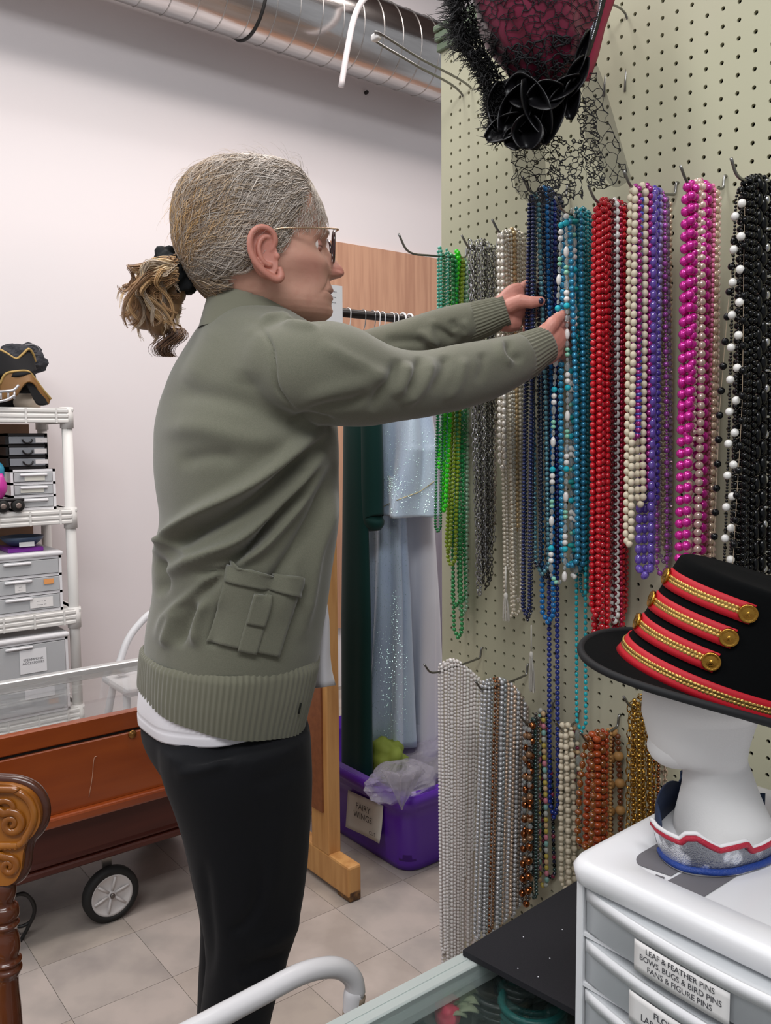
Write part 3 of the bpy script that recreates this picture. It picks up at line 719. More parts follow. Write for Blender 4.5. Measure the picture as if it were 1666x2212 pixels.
# tassels
def tassel(px, py0, py1, Y, wpx, label):
    a = at_y(px, py0, Y); c_ = at_y(px + 2, py1, Y); b = MB(); w = wpx * 0.0008
    b.add(*sph(a + (0, 0, -.004), (w * .55, w * .55, .007), 10, 6))
    for i in range(46):
        t = rng.uniform(0, 6.28); r = w * math.sqrt(rng.uniform(0, 1))
        e_ = c_ + np.array([math.cos(t) * r, math.sin(t) * r, rng.uniform(-.004, .004)])
        b.add(*tube([a + (0, 0, -.006) + 0.4 * (e_ - c_) * (1, 1, 0), (a + e_) / 2 + 0.3 * (e_ - c_) * (1, 1, 0), e_], 0.0006, 3, cap=False))
    top = at_y(px, py0 - 60, Y)
    b.add(*tube([top, a], 0.0012, 5))
    return b.obj('tassel', mat('tassel_thread', 'cfcac0', 0.8), label=label, cat='tassel', group='thread tassels on the pearl necklaces')
tassel(1093, 1283, 1338, at_x(1145, 900, XP)[1] - 0.03, 9, 'small grey thread tassel under the ivory pearls')
tassel(1148, 1410, 1492, at_x(1190, 900, XP)[1], 8, 'longer pale tassel hanging between the pearl and navy bunches')
# extra empty hook at the top left, pointing at the camera side
e = empty('display_hook', at_x(1015, 190, XP), 'long empty double wire hook with a white tip near the top of the pegboard', 'hook')
q1 = at_x(1018, 190, XP); q2 = at_x(1000, 206, XP); tp = at_d(812, 82, 1.18)
ym = tp[1]
t1 = at_x(1010, 178, XP - 0.005); 
tipA = at_y(820, 72, q1[1]); tipB = at_y(810, 88, q2[1]); 
obj('wire', *tube(cr([at_x(1008, 240, XP + .003), q1, at_y(905, 125, q1[1]), tipA, at_y(812, 76, (q1[1] + q2[1]) / 2), tipB, at_y(900, 142, q2[1]), q2, at_x(990, 300, XP + .003)], 60), 0.0022, 8), M_hook, e)
obj('tip', *box(at_y(813, 80, (q1[1] + q2[1]) / 2), (.012, .02, .012), None, .003, 2), mat('white_tip', 'e6e2df', 0.4), e, label='white plastic tip')
for (xx, yy, nm) in ((1300, 18, 'steel loop hook under the hat brim, left one'), (1345, 8, 'steel loop hook under the hat brim, right one')):
    q = at_x(xx + 10, yy + 30, XP); obj('peg_hook', *tube(cr([at_x(xx + 5, yy + 190, XP - .001), q, at_y(xx - 60, yy - 10, q[1]), at_y(xx - 120, yy - 50, q[1])], 20), 0.0018, 6), M_hook, label=nm, cat='hook', group='necklace hooks on the pegboard')
# ------------------------------------------------------------------ the woman
D0 = 1.30; PX = D0 / FPX
def ell_rings(rows, phi, k, n=64, ex=2.2):
    """rows: (py, left px, right px, D) -> rings of points, body seen turned by phi from profile; k = lateral / front-back"""
    out = []
    t = np.arange(n) / n * 2 * math.pi
    f = np.array([math.cos(phi), math.sin(phi)]); s = np.array([math.sin(phi), -math.cos(phi)])
    for r in rows:
        py, l, rr, D = r[:4]; kk = r[4] if len(r) > 4 else k
        c = at_d((l + rr) / 2, py, D); a = (rr - l) / 2 * D / FPX
        pf = a / math.sqrt(math.cos(phi) ** 2 + (kk * math.sin(phi)) ** 2); ps = pf * kk
        ct, st = np.cos(t), np.sin(t)
        ct = np.sign(ct) * np.abs(ct) ** (2 / ex); st = np.sign(st) * np.abs(st) ** (2 / ex)
        R_ = ct * pf * f[0] + st * ps * s[0]; F_ = ct * pf * f[1] + st * ps * s[1]
        out.append(c + R_[:, None] * HR + F_[:, None] * HF)
    return np.array(out)
def loft(rings, cap=True):
    rings = np.asarray(rings); n, k = rings.shape[:2]
    F = [(i * k + q, i * k + (q + 1) % k, (i + 1) * k + (q + 1) % k, (i + 1) * k + q) for i in range(n - 1) for q in range(k)]
    if cap: F += [tuple(range(k))[::-1], tuple((n - 1) * k + q for q in range(k))]
    return rings.reshape(-1, 3), F
def interp_rows(rows, n):
    rows = np.array(rows, float); y = np.linspace(rows[0, 0], rows[-1, 0], n)
    return np.stack([y] + [np.interp(y, rows[:, 0], rows[:, i]) for i in range(1, rows.shape[1])], 1)
def smooth_rows(rows, n, w=3):
    R = interp_rows(rows, n)
    for c_ in range(1, R.shape[1]):
        x = R[:, c_]; xp = np.pad(x, w, mode='edge'); R[:, c_] = np.convolve(xp, np.ones(2 * w + 1) / (2 * w + 1), 'valid')
    return R
def limb(stations, n=60, k=24, sq=1.0):
    """stations: (px, py, D, radius px at D0 scale)"""
    P = np.array([at_d(a, b_, d) for a, b_, d, r in stations]); r = np.array([s_[3] * PX for s_ in stations])
    Q = cr(np.c_[P, r], n)
    return tube(Q[:, :3], Q[:, 3], k, sq=sq)
def strokes(V, N, st, near=True):
    """push the surface in and out along fold lines given where the camera sees them"""
    d = (V - CAM); z = d @ FW; x = d @ RT / z * FPX + W / 2; y = d @ DN / z * FPX + Hh / 2
    face = -np.einsum('ij,ij->i', N, d / np.linalg.norm(d, axis=1)[:, None])
    w0 = np.clip((face + 0.15) / 0.4, 0, 1) if near else 1
    H = np.zeros(len(V))
    for pts, wpx, h in st:
        pts = cr(np.array(pts, float), max(6, 5 * len(pts))) if len(pts) > 2 else np.array(pts, float)
        best = np.full(len(V), 1e9); tt = np.zeros(len(V)); L = len(pts) - 1
        for i in range(L):
            a, b_ = pts[i], pts[i + 1]; ab = b_ - a; t = np.clip(((x - a[0]) * ab[0] + (y - a[1]) * ab[1]) / (ab @ ab + 1e-9), 0, 1)
            dd = np.hypot(x - a[0] - t * ab[0], y - a[1] - t * ab[1]); m_ = dd < best; best[m_] = dd[m_]; tt[m_] = (i + t[m_]) / L
        env = np.clip(np.sin(np.clip(tt, 0.0, 1) * math.pi) * 1.6, 0.0, 1)
        H += h * np.exp(-(best / wpx) ** 2) * env
    return V + N * (H * w0)[:, None]
person = empty('person', at_d(520, 1900, 1.3) * np.array([1, 1, 0]), 'woman in an olive green cardigan and black trousers reaching up to blue bead necklaces', 'person')
# --- head ---------------------------------------------------------------
PH = math.radians(16); X0 = 555
hc = at_d(X0, 540, D0)
fwd = math.cos(PH) * HR + math.sin(PH) * HF; lat = math.sin(PH) * HR - math.cos(PH) * HF     # lat points to her right, towards the camera
UPV = np.array([0, 0, 1.0])
def hl(fx, fl, z): return hc + np.outer(fx, fwd) + np.outer(fl, lat) + np.outer(z, UPV)
def hpt(px, py, l=0.0):
    """point of the head from the profile outline: px, py on the middle plane, l metres towards her right"""
    fx = (px - X0) * PX / math.cos(PH); z = (540 - py) * PX
    return hc + fx * fwd + l * lat + z * UPV
HR_ = [(366, 556, 564, .006), (368, 525, 590, .020), (373, 492, 618, .036), (384, 458, 645, .054), (400, 432, 660, .065), (420, 415, 671, .071), (446, 404, 684, .0745), (470, 400, 692, .0755), (488, 399, 697.5, .0755), (500, 399, 698, .075), (512, 400, 696, .074), (522, 401, 693, .0735),
       (535, 404, 692, .0735), (548, 408, 694, .074), (560, 413, 696, .0735), (575, 420, 698, .072), (590, 428, 700, .070), (600, 434, 701, .068), (612, 442, 702, .066), (627, 455, 702, .063), (640, 470, 702, .060), (652, 490, 702, .056), (664, 515, 701, .050), (674, 545, 697, .043), (682, 575, 690, .034), (688, 610, 678, .022), (692, 635, 662, .010)]
def bumps(y):
    # nose / lips / chin protrusion in px beyond the plain face line, with the half width of each
    nose = np.interp(y, [498, 512, 524, 535, 548, 560, 568, 574, 579, 584, 589, 593, 597, 602], [0, 2, 6, 13, 22, 30, 35.5, 37.5, 38, 36, 29, 14, 6, 0])
    nw = np.interp(y, [498, 524, 548, 562, 572, 582, 590, 600], [.008, .0068, .0085, .0115, .0150, .0165, .015, .010])
    lip = np.interp(y, [598, 606, 613, 619, 624, 627.5, 631, 637, 643, 650, 656], [0, 4, 7.5, 10.5, 7.5, 1, 7, 9.5, 7, 2.5, 0])
    lw = np.interp(y, [598, 619, 627, 637, 650], [.020, .024, .026, .022, .018])
    chin = np.interp(y, [644, 652, 662, 672, 682, 690], [0, 4, 9.5, 10.5, 7, 2])
    return nose, nw, lip, lw, chin
rows = smooth_rows(HR_, 330, 2); nA = 200
t = np.arange(nA) / nA * 2 * math.pi
Vh = []
for (y, xb, xf, hw) in rows:
    fb = (xb - X0) * PX / math.cos(PH); ff = (xf - X0) * PX / math.cos(PH); c = (fb * 0.52 + ff * 0.48); 
    ct, st = np.cos(t), np.sin(t)
    A = np.where(ct > 0, ff - c, c - fb); e = np.where(ct > 0, 2.35, 2.1)
    fx = c + A * np.sign(ct) * np.abs(ct) ** (2 / e); fl = hw * np.sign(st) * np.abs(st) ** (2 / e)
    nose, nw, lip, lw, chin = bumps(y)
    fr = np.clip(ct, 0, 1) ** 0.5
    k_ = PX / math.cos(PH)
    fx = fx + fr * k_ * (nose * np.exp(-np.abs(fl / nw) ** 2.3) + lip * np.exp(-(fl / lw) ** 2) + chin * np.exp(-(fl / .024) ** 2))
    # nostril wing
    fx += fr * 0.007 * math.exp(-((y - 586) / 8) ** 2) * np.exp(-((np.abs(fl) - .0145) / .006) ** 2)
    # eye socket, cheek bone, temple, hollow below the cheek, jowl
    al = np.abs(fl)
    sock = -0.0105 * math.exp(-((y - 536) / 15) ** 2) * np.exp(-((al - .031) / .016) ** 2)
    brow = 0.0045 * math.exp(-((y - 506) / 10) ** 2) * np.exp(-((al - .028) / .022) ** 2)
    cheek = 0.005 * math.exp(-((y - 572) / 16) ** 2) * np.exp(-((al - .042) / .018) ** 2)
    fold_ = -0.003 * np.exp(-((al - (.020 + .0005 * (y - 590))) / .0042) ** 2) * math.exp(-((y - 612) / 22) ** 2)
    fx += fr * (sock + brow + cheek + fold_)
    tmp = -0.004 * math.exp(-((y - 500) / 26) ** 2) * np.exp(-((fx - .075) / .03) ** 2) - 0.004 * math.exp(-((y - 615) / 22) ** 2) * np.exp(-((fx - .055) / .03) ** 2) + 0.003 * math.exp(-((y - 570) / 16) ** 2) * np.exp(-((fx - .060) / .028) ** 2)
    fl = fl + np.sign(fl) * tmp * np.clip(al / .03, 0, 1)
    Vh.append(hl(fx, fl, np.full(nA, (540 - y) * PX)))
Vh = np.array(Vh); hV, hF = loft(Vh)
skin = MB(); skin.add(hV, hF)
# skin tone varies: redder nose, cheek and ear, paler brow
def skincol(V):
    d = (V - hc); fx = d @ fwd; fl = d @ lat; z = d[:, 2]; y = 540 - z / PX
    base = np.tile(np.array(lin('cd9c88')), (len(V), 1)); red = np.array(lin('b05f58')); lip = np.array(lin('a4625c')); pale = np.array(lin('d2a892'))
    def mixc(c, w):
        nonlocal base
        w = np.clip(w, 0, 1)[:, None]; base = base * (1 - w) + c * w
    mixc(pale, np.exp(-((y - 450) / 45) ** 2) * 0.7)
    mixc(red, 0.75 * np.exp(-((y - 577) / 16) ** 2) * (fx > .110) * np.exp(-(fl / .03) ** 2))
    mixc(red, 0.30 * np.exp(-((y - 585) / 26) ** 2 - ((fx - .07) / .03) ** 2))
    mixc(lip, 0.9 * np.exp(-((y - 628) / 10.5) ** 4) * np.exp(-(fl / .022) ** 4) * (fx > .095))
    return base
hcol = skincol(hV)
# neck and shoulders under the collar
nk = ell_rings(smooth_rows([(600, 470, 600, 1.30), (640, 468, 612, 1.30), (680, 455, 628, 1.30), (720, 440, 640, 1.30), (790, 420, 660, 1.3)], 30, 3), PH, 0.92, 48, 2.1)
nV, nF = loft(nk)
# ear ---------------------------------------------------------------------
def ear():
    ec = hpt(557, 573, .082)
    b = MB()
    eu = unit(0.97 * UPV - 0.18 * fwd); ef = unit(fwd - (fwd @ eu) * eu); el = lat
    # outer rim: helix running from the crus over the top and down to the lobe
    def E(u, v, w): return ec + ef * u * PX + eu * v * PX + el * w * PX
    helix = [(12, 4, 2), (22, 18, 7), (22, 34, 10), (12, 46, 12), (-4, 50, 13), (-20, 42, 14), (-29, 24, 14), (-30, 4, 13), (-24, -16, 12), (-12, -34, 10), (2, -47, 7), (14, -52, 4), (22, -44, 2), (22, -28, 1)]
    Q = cr([E(*h) for h in helix], 46); b.add(*tube(Q, np.interp(np.linspace(0, 1, 46), [0, .1, .5, .75, .9, 1], np.array([4.5, 6, 6.5, 7.5, 9, 5]) * PX), 10))
    anti = [(14, 30, 4), (4, 32, 6), (-8, 24, 8), (-14, 8, 9), (-12, -8, 9), (-4, -20, 7), (6, -24, 5)]
    Q = cr([E(*h) for h in anti], 30); b.add(*tube(Q, 5.2 * PX, 8))
    b.add(*sph(E(20, -8, 3), (6.5 * PX, 9 * PX, 8 * PX), 12, 8))       # tragus
    # bowl
    pts = []
    for rr in np.linspace(0, 1, 8):
        pts.append([E(rr * 27 * math.cos(a) - 4, rr * (45 if math.sin(a) > 0 else 46) * math.sin(a) + (0 if math.sin(a) > 0 else -2), 2 + 6 * rr ** 1.5) for a in np.linspace(0, 2 * math.pi, 30)])
    V, F = slab(np.array(pts), -el * 14 * PX); b.add(V, F)
    V = np.concatenate(b.V); return remesh(V, b.F, 0.0013, 3)
eV, eF = ear()
skin.add(nV, nF)
ecol = np.tile(np.array(lin('bf8070')), (len(eV), 1))
skin.add(eV, eF)
# --- hands ---------------------------------------------------------------
def hand(pts_palm, fingers, nails=None):
    b = MB()
    for (P_, r_, sq_) in pts_palm: b.add(*tube(cr(P_, 16), np.interp(np.linspace(0, 1, 16), np.linspace(0, 1, len(r_)), r_), 16, sq=sq_))
    for f in fingers:
        P_ = np.array(f[0]); r_ = f[1]
        Q = cr(P_, 22); rr = np.interp(np.linspace(0, 1, 22), np.linspace(0, 1, len(r_)), r_)
        b.add(*tube(Q, rr, 12)); b.add(*sph(Q[-1], rr[-1], 10, 8)); b.add(*sph(Q[0], rr[0], 10, 8))
        for j in (1, 2):
            if j < len(P_) - 1: b.add(*sph(P_[j], r_[j] * 1.07, 10, 8))
    return remesh(np.concatenate(b.V), b.F, 0.0016, 4)
h = lambda px, py, D: at_d(px, py, D)
# far (left) hand: palm side wraps the blue beads, thumb in front of them
wl = h(1078, 676, 1.445)
DL = 1.46
lh = hand([([h(1068, 682, 1.445), h(1092, 668, 1.45), h(1112, 660, 1.455), h(1130, 655, 1.46)], [.026, .027, .029, .024], 0.62),
           ([h(1080, 690, 1.45), h(1104, 690, 1.455), h(1122, 692, 1.46)], [.020, .022, .018], 0.7),
           ([h(1090, 650, 1.45), h(1108, 636, 1.455), h(1126, 628, 1.46)], [.015, .017, .015], 0.8)],
          [([h(1098, 664, 1.44), h(1124, 652, 1.43), h(1148, 653, 1.425), h(1168, 651, 1.425)], [.0135, .0120, .0100, .0082]),          # thumb
           ([h(1122, 628, 1.46), h(1142, 614, 1.475), h(1158, 626, 1.495), h(1160, 642, 1.50)], [.0095, .0088, .0080, .0070]),
           ([h(1124, 642, 1.47), h(1148, 636, 1.495), h(1160, 652, 1.51), h(1150, 664, 1.51)], [.0095, .0088, .0080, .0070]),
           ([h(1120, 664, 1.47), h(1146, 664, 1.50), h(1156, 676, 1.51), h(1146, 686, 1.51)], [.0090, .0084, .0078, .0068]),
           ([h(1116, 690, 1.465), h(1136, 696, 1.49), h(1144, 706, 1.50), h(1136, 712, 1.50)], [.0084, .0078, .0070, .0062])])
# near (right) hand: back of the hand to the camera, fingers going behind the turquoise strands
rh = hand([([h(1166, 752, 1.375), h(1184, 738, 1.38), h(1196, 726, 1.385), h(1206, 716, 1.39)], [.029, .029, .028, .022], 0.66),
           ([h(1178, 768, 1.38), h(1194, 758, 1.385), h(1206, 750, 1.39)], [.018, .018, .015], 0.8)],
          [([h(1182, 718, 1.37), h(1194, 700, 1.37), h(1206, 688, 1.385), h(1216, 680, 1.395)], [.0125, .0115, .0095, .0080]),         # thumb up along the beads
           ([h(1200, 706, 1.385), h(1218, 700, 1.40), h(1228, 708, 1.425), h(1222, 716, 1.44)], [.0095, .0088, .0080, .0070]),
           ([h(1203, 724, 1.385), h(1221, 722, 1.40), h(1230, 730, 1.425), h(1222, 738, 1.44)], [.0095, .0088, .0080, .0070]),
           ([h(1204, 742, 1.385), h(1219, 744, 1.40), h(1227, 752, 1.425), h(1219, 758, 1.44)], [.0090, .0084, .0078, .0068]),
           ([h(1200, 760, 1.385), h(1212, 766, 1.40), h(1219, 772, 1.42), h(1212, 776, 1.43)], [.0084, .0078, .0070, .0062])])
hcl = [np.tile(np.array(lin('c8897a')), (len(x[0]), 1)) for x in (lh, rh)]
# body core joining neck, arms and legs under the clothes
core = MB()
core.add(*loft(ell_rings(smooth_rows([(730, 470, 620, 1.3), (800, 410, 660, 1.3), (950, 380, 680, 1.3), (1150, 390, 665, 1.3), (1350, 370, 640, 1.3), (1560, 350, 640, 1.3), (1680, 400, 640, 1.3)], 40), math.radians(32), 1.3, 40)))
core.add(*limb([(640, 780, 1.17, 50), (760, 815, 1.20, 44), (900, 820, 1.25, 38), (1040, 785, 1.32, 32), (1170, 750, 1.378, 27)], 40, 16))
core.add(*limb([(560, 770, 1.42, 50), (720, 800, 1.46, 42), (880, 735, 1.47, 36), (1000, 700, 1.46, 30), (1082, 678, 1.447, 26)], 40, 16))
core.add(*limb([(540, 1600, 1.24, 60), (540, 1800, 1.24, 55), (535, 2000, 1.24, 45), (505, 2200, 1.24, 38), (500, 2420, 1.24, 35), (500, 2650, 1.24, 32)], 40, 16))
core.add(*limb([(520, 1600, 1.37, 60), (518, 1800, 1.375, 55), (515, 2000, 1.375, 40), (500, 2200, 1.375, 35), (490, 2420, 1.375, 33), (485, 2560, 1.375, 30)], 40, 16))
cV, cF = remesh(np.concatenate(core.V), core.F, 0.008, 2)
skin.add(lh[0], lh[1]); skin.add(rh[0], rh[1]); skin.add(cV, cF)
allc = np.concatenate([hcol, skincol(nV), ecol, hcl[0], hcl[1], np.tile(np.array(lin('c8927f')), (len(cV), 1))])
M_skin = mat('skin', 'c48f7e', 0.48, attr='Col', sss=0.12, bump=(260, 0.25, 0.0008), var=(60, 'a9685a', 0.25, 0.5, 0.75))
obj('body', np.concatenate(skin.V), skin.F, M_skin, person, col=allc)
# nails
mn = mat('dark_nail_polish', '1d1d3f', 0.15, coat=1)
b = MB(); b.add(*sph(h(1169, 650, 1.419), (.0058, .0040, .0052), 10, 6)); b.obj('fingernail', mn, person, label='dark navy nail')
# eye, lids, brow on both sides
M_eye = mat('eye_white', 'd8cfc8', 0.2); M_iris = mat('iris', '4c5a60', 0.2)
for s_ in (1, -1):
    ecn = hpt(664, 535, s_ * .031)
    e = obj('eyeball', *sph(ecn, .0122, 20, 14), M_eye, person)
    obj('iris', *sph(ecn + fwd * .0088, (.0046, .0046, .0046), 12, 8), M_iris, e)
    lid = MB()
    for sg, y0_, am in ((1, 536.5, 1), (-1, 537.5, -1)):
        pts = []
        for u in np.linspace(-1.15, 1.15, 13):
            row = []
            for v in np.linspace(-0.12 if sg > 0 else 0.22, 1.25, 8):
                q = unit(np.array([math.cos(u) * math.cos(v), math.sin(u) * math.cos(v), sg * math.sin(v)]))
                row.append(ecn + .0132 * (q[0] * fwd + q[1] * lat + q[2] * UPV))
            pts.append(row)
        lid.add(*slab(np.array(pts), 0.0012 * sg))
    lid.obj('eyelid', mat('eyelid_skin', 'b07a6c', 0.5), person)
# eyebrow wisps
M_hair = mat('hair', '9a8060', 0.42, attr='Col', spec=0.6, sheen=0.2)
# --- hair ------------------------------------------------------------------
hT_ = MB(); hT_.add(hV, hF); hT_.add(nV, nF)
headT = BVHTree.FromPolygons([tuple(v) for v in np.concatenate(hT_.V)], hT_.F)
HC = hpt(548, 505, 0)
def rad(d):
    o_ = Vector(HC) + Vector(d) * .16
    hit = headT.ray_cast(o_, -Vector(d))
    return (.16 - hit[3] if hit[0] is not None and hit[3] < .16 else .09)
gather = hpt(410, 588, 0.0)
gd = unit(gather - HC)
def bx(y): return np.interp(y, [366, 378, 392, 410, 430, 450, 470, 500, 520, 535, 545, 552, 565, 600, 625, 660], [632, 648, 655, 655, 650, 644, 634, 618, 612, 606, 596, 540, 518, 512, 504, 494])
def haircol(px, py, r):
    silver = np.array(lin('b5aca4')); white = np.array(lin('ddd6ce')); gold = np.array(lin('cfa468')); brown = np.array(lin('8c663c')); ash = np.array(lin('8e8070'))
    w = np.clip((px - 470) / 110, 0, 1) * 0.85 + np.clip((590 - 0) / 9999, 0, 0)
    w = max(w, 0.8 * math.exp(-((py - 600) / 60) ** 2) * float(np.clip((px - 440) / 60, 0, 1)))
    if py < 400: w = max(w, 0.55)
    base = gold if rng.uniform() < 0.62 else brown
    top = silver if rng.uniform() < 0.55 else (white if rng.uniform() < 0.5 else ash)
    c = base * (1 - w) + top * w
    return c * rng.uniform(0.72, 1.18)
# under layer: cap a few millimetres over the scalp
cap = []; n1, n2 = 70, 120
capV = []; capC = []; keep = np.zeros((n1, n2), bool)
for i, th_ in enumerate(np.linspace(0.02, 2.80, n1)):
    for j, a in enumerate(np.linspace(0, 2 * math.pi, n2)):
        d = unit(math.cos(th_) * UPV + math.sin(th_) * (math.cos(a) * fwd + math.sin(a) * lat)); r = rad(d)
        P_ = HC + d * r; rel = P_ - hc; px = X0 + (rel @ fwd) / PX * math.cos(PH); py = 540 - rel[2] / PX
        edge = np.clip((bx(py) - px) / 16, 0, 1)
        keep[i, j] = px < bx(py) - 12 and not (py > 668)
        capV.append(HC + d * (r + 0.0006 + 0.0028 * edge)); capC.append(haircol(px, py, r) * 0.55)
Fc = [(i * n2 + j, i * n2 + j + 1, (i + 1) * n2 + j + 1, (i + 1) * n2 + j) for i in range(n1 - 1) for j in range(n2 - 1) if keep[i, j] and keep[i + 1, j] and keep[i, j + 1] and keep[i + 1, j + 1]]
capV = np.array(capV); capC = np.array(capC)
for _ in range(2):
    c2 = capC.reshape(n1, n2, 3); c2 = (c2 + np.roll(c2, 1, 1) + np.roll(c2, -1, 1) + np.vstack([c2[1:], c2[-1:]]) + np.vstack([c2[:1], c2[:-1]])) / 5; capC = c2.reshape(-1, 3)
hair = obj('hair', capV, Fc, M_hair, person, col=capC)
SV, SF, SC = [], [], []; sn = 0
def strand(P_, r0, col, k=3, taper=True):
    global sn
    n = len(P_); r = np.linspace(1, 0.35, n) * r0 if taper else np.full(n, r0)
    T_, N_, B_ = frames(P_); a = np.arange(k) / k * 2 * math.pi
    V = (P_[:, None] + r[:, None, None] * (np.cos(a)[None, :, None] * N_[:, None] + np.sin(a)[None, :, None] * B_[:, None])).reshape(-1, 3)
    i = np.arange(n - 1)[:, None]; q = np.arange(k)[None]
    F = np.stack([i * k + q, i * k + (q + 1) % k, (i + 1) * k + (q + 1) % k, (i + 1) * k + q], -1).reshape(-1, 4)
    SV.append(V); SF.append(F + sn); SC.append(np.tile(col, (len(V), 1))); sn += n * k
cnt = 0
clump = None
while cnt < 6200:
    th_ = math.acos(rng.uniform(-0.35, 1)); a = rng.uniform(-math.pi, math.pi)
    if cnt % 12 == 11:
        yy_ = rng.uniform(610, 672); d0 = unit(hpt(rng.uniform(455, bx(yy_)), yy_, rng.uniform(-.03, .062)) - HC)
    elif cnt % 5 < 2:
        yy_ = rng.uniform(372, 535); d0 = unit(hpt(bx(yy_) - abs(rng.normal()) * 16, yy_, rng.uniform(.0, .085)) - HC)
    else: d0 = unit(math.cos(th_) * UPV + math.sin(th_) * (math.cos(a) * fwd + math.sin(a) * lat))
    if d0 @ lat < -0.35 and rng.uniform() < 0.6: continue
    r = rad(d0); P_ = HC + d0 * r; rel = P_ - hc; px = X0 + (rel @ fwd) / PX * math.cos(PH); py = 540 - rel[2] / PX
    if px > bx(py) + rng.uniform(-3, 4) or py > 674: continue
    cnt += 1
    om = math.acos(max(-1, min(1, d0 @ gd))); 
    if om < 0.08: continue
    if py > 620 and rng.uniform() < .02: continue
    n = max(8, int(22 * min(1, om / 1.6))); L_ = rng.uniform(0.55, 1.0) if rng.uniform() < 0.4 else 1.0
    curl = 0.0030 * (1.5 if px > 560 else 1.0); ph1, ph2 = rng.uniform(0, 6.28, 2); fq = rng.uniform(1.6, 3.2)
    # neighbours wave together
    ph1 = 3.0 * noise.noise(Vector(d0) * 6) * 3 + rng.uniform(-.5, .5)
    lift = rng.uniform(0.0045, 0.0095) * (1.0 if px < 600 else 0.75); Q = []
    side = unit(np.cross(d0, gd))
    sag = unit(np.cross(side, gd))
    for u in np.linspace(0, L_, n):
        d = (math.sin((1 - u) * om) * d0 + math.sin(u * om) * gd) / math.sin(om)
        d = unit(d + side * (curl / .09) * 2.2 * math.sin(ph1 + u * om * fq * 3) * min(1, u * 5))
        rr = rad(d) + lift * min(1, u * 6 + 0.15) + curl * 0.6 * math.sin(ph2 + u * om * fq * 3.3)
        if u > 0.9: rr = rr * (1 - (u - .9) * 3) + (np.linalg.norm(gather - HC)) * (u - .9) * 3
        Q.append(HC + d * rr)
    strand(np.array(Q), rng.uniform(.00035, .0007), haircol(px, py, r))
# loose hairs standing off the outline and curls at the forehead
for i in range(260):
    th_ = math.acos(rng.uniform(-0.1, 1)); a = rng.uniform(-math.pi, math.pi)
    d0 = unit(math.cos(th_) * UPV + math.sin(th_) * (math.cos(a) * fwd + math.sin(a) * lat)); r = rad(d0); P_ = HC + d0 * r
    rel = P_ - hc; px = X0 + (rel @ fwd) / PX * math.cos(PH); py = 540 - rel[2] / PX
    if px > bx(py) + 2 or py > 600: continue
    td = unit(gd - (gd @ d0) * d0); Ln = rng.uniform(.015, .045); cdir = unit(rng.normal(size=3))
    Q = [P_ + d0 * (.007 + .010 * math.sin(u * 2.2)) + td * Ln * u + cdir * .006 * math.sin(u * 5) * u for u in np.linspace(0, 1, 9)]
    strand(np.array(Q), .0002, haircol(px, py, r) * 1.15)
for i in range(620):      # wavy wisps over the temple and forehead
    py = rng.uniform(385, 500); px = bx(py) + rng.uniform(-14, 22) * (1 if py < 480 else .3); l_ = rng.uniform(.02, .07)
    d0 = unit(hpt(px, py, l_ if px < 640 else l_ * .6) - HC); r = rad(d0); P_ = HC + d0 * (r + .003)
    Ln = rng.uniform(.012, .030); a1 = rng.uniform(3, 6); tgt = -0.25 * fwd - UPV * rng.uniform(.3, 1); tgt = unit(tgt - (tgt @ d0) * d0); sd = np.cross(d0, tgt)
    Q = []
    for u in np.linspace(0, 1, 10):
        q = P_ + tgt * Ln * u + sd * .0035 * math.sin(a1 * u + i); dd = unit(q - HC); Q.append(HC + dd * (rad(dd) + .0028 + .002 * math.sin(u * 3)))
    strand(np.array(Q), rng.uniform(.0003, .0005), haircol(px if py > 440 else 600, py, r) * 1.1)
for i in range(60):       # eyebrow
    px = rng.uniform(676, 697); q = hpt(px, 506 + rng.normal() * 2.2 - (697 - px) * .1, .018 + (697 - px) * .0010); d0 = unit(q - HC); Q = []
    for u in np.linspace(0, 1, 5):
        qq = q - fwd * .006 * u + lat * .004 * u + UPV * .001; dd = unit(qq - HC); Q.append(HC + dd * (rad(dd) + .0012))
    strand(np.array(Q), .00025, np.array(lin('a89078')))
obj('hair_strands', np.concatenate(SV), np.concatenate(SF), M_hair, hair, col=np.concatenate(SC), kind='stuff')
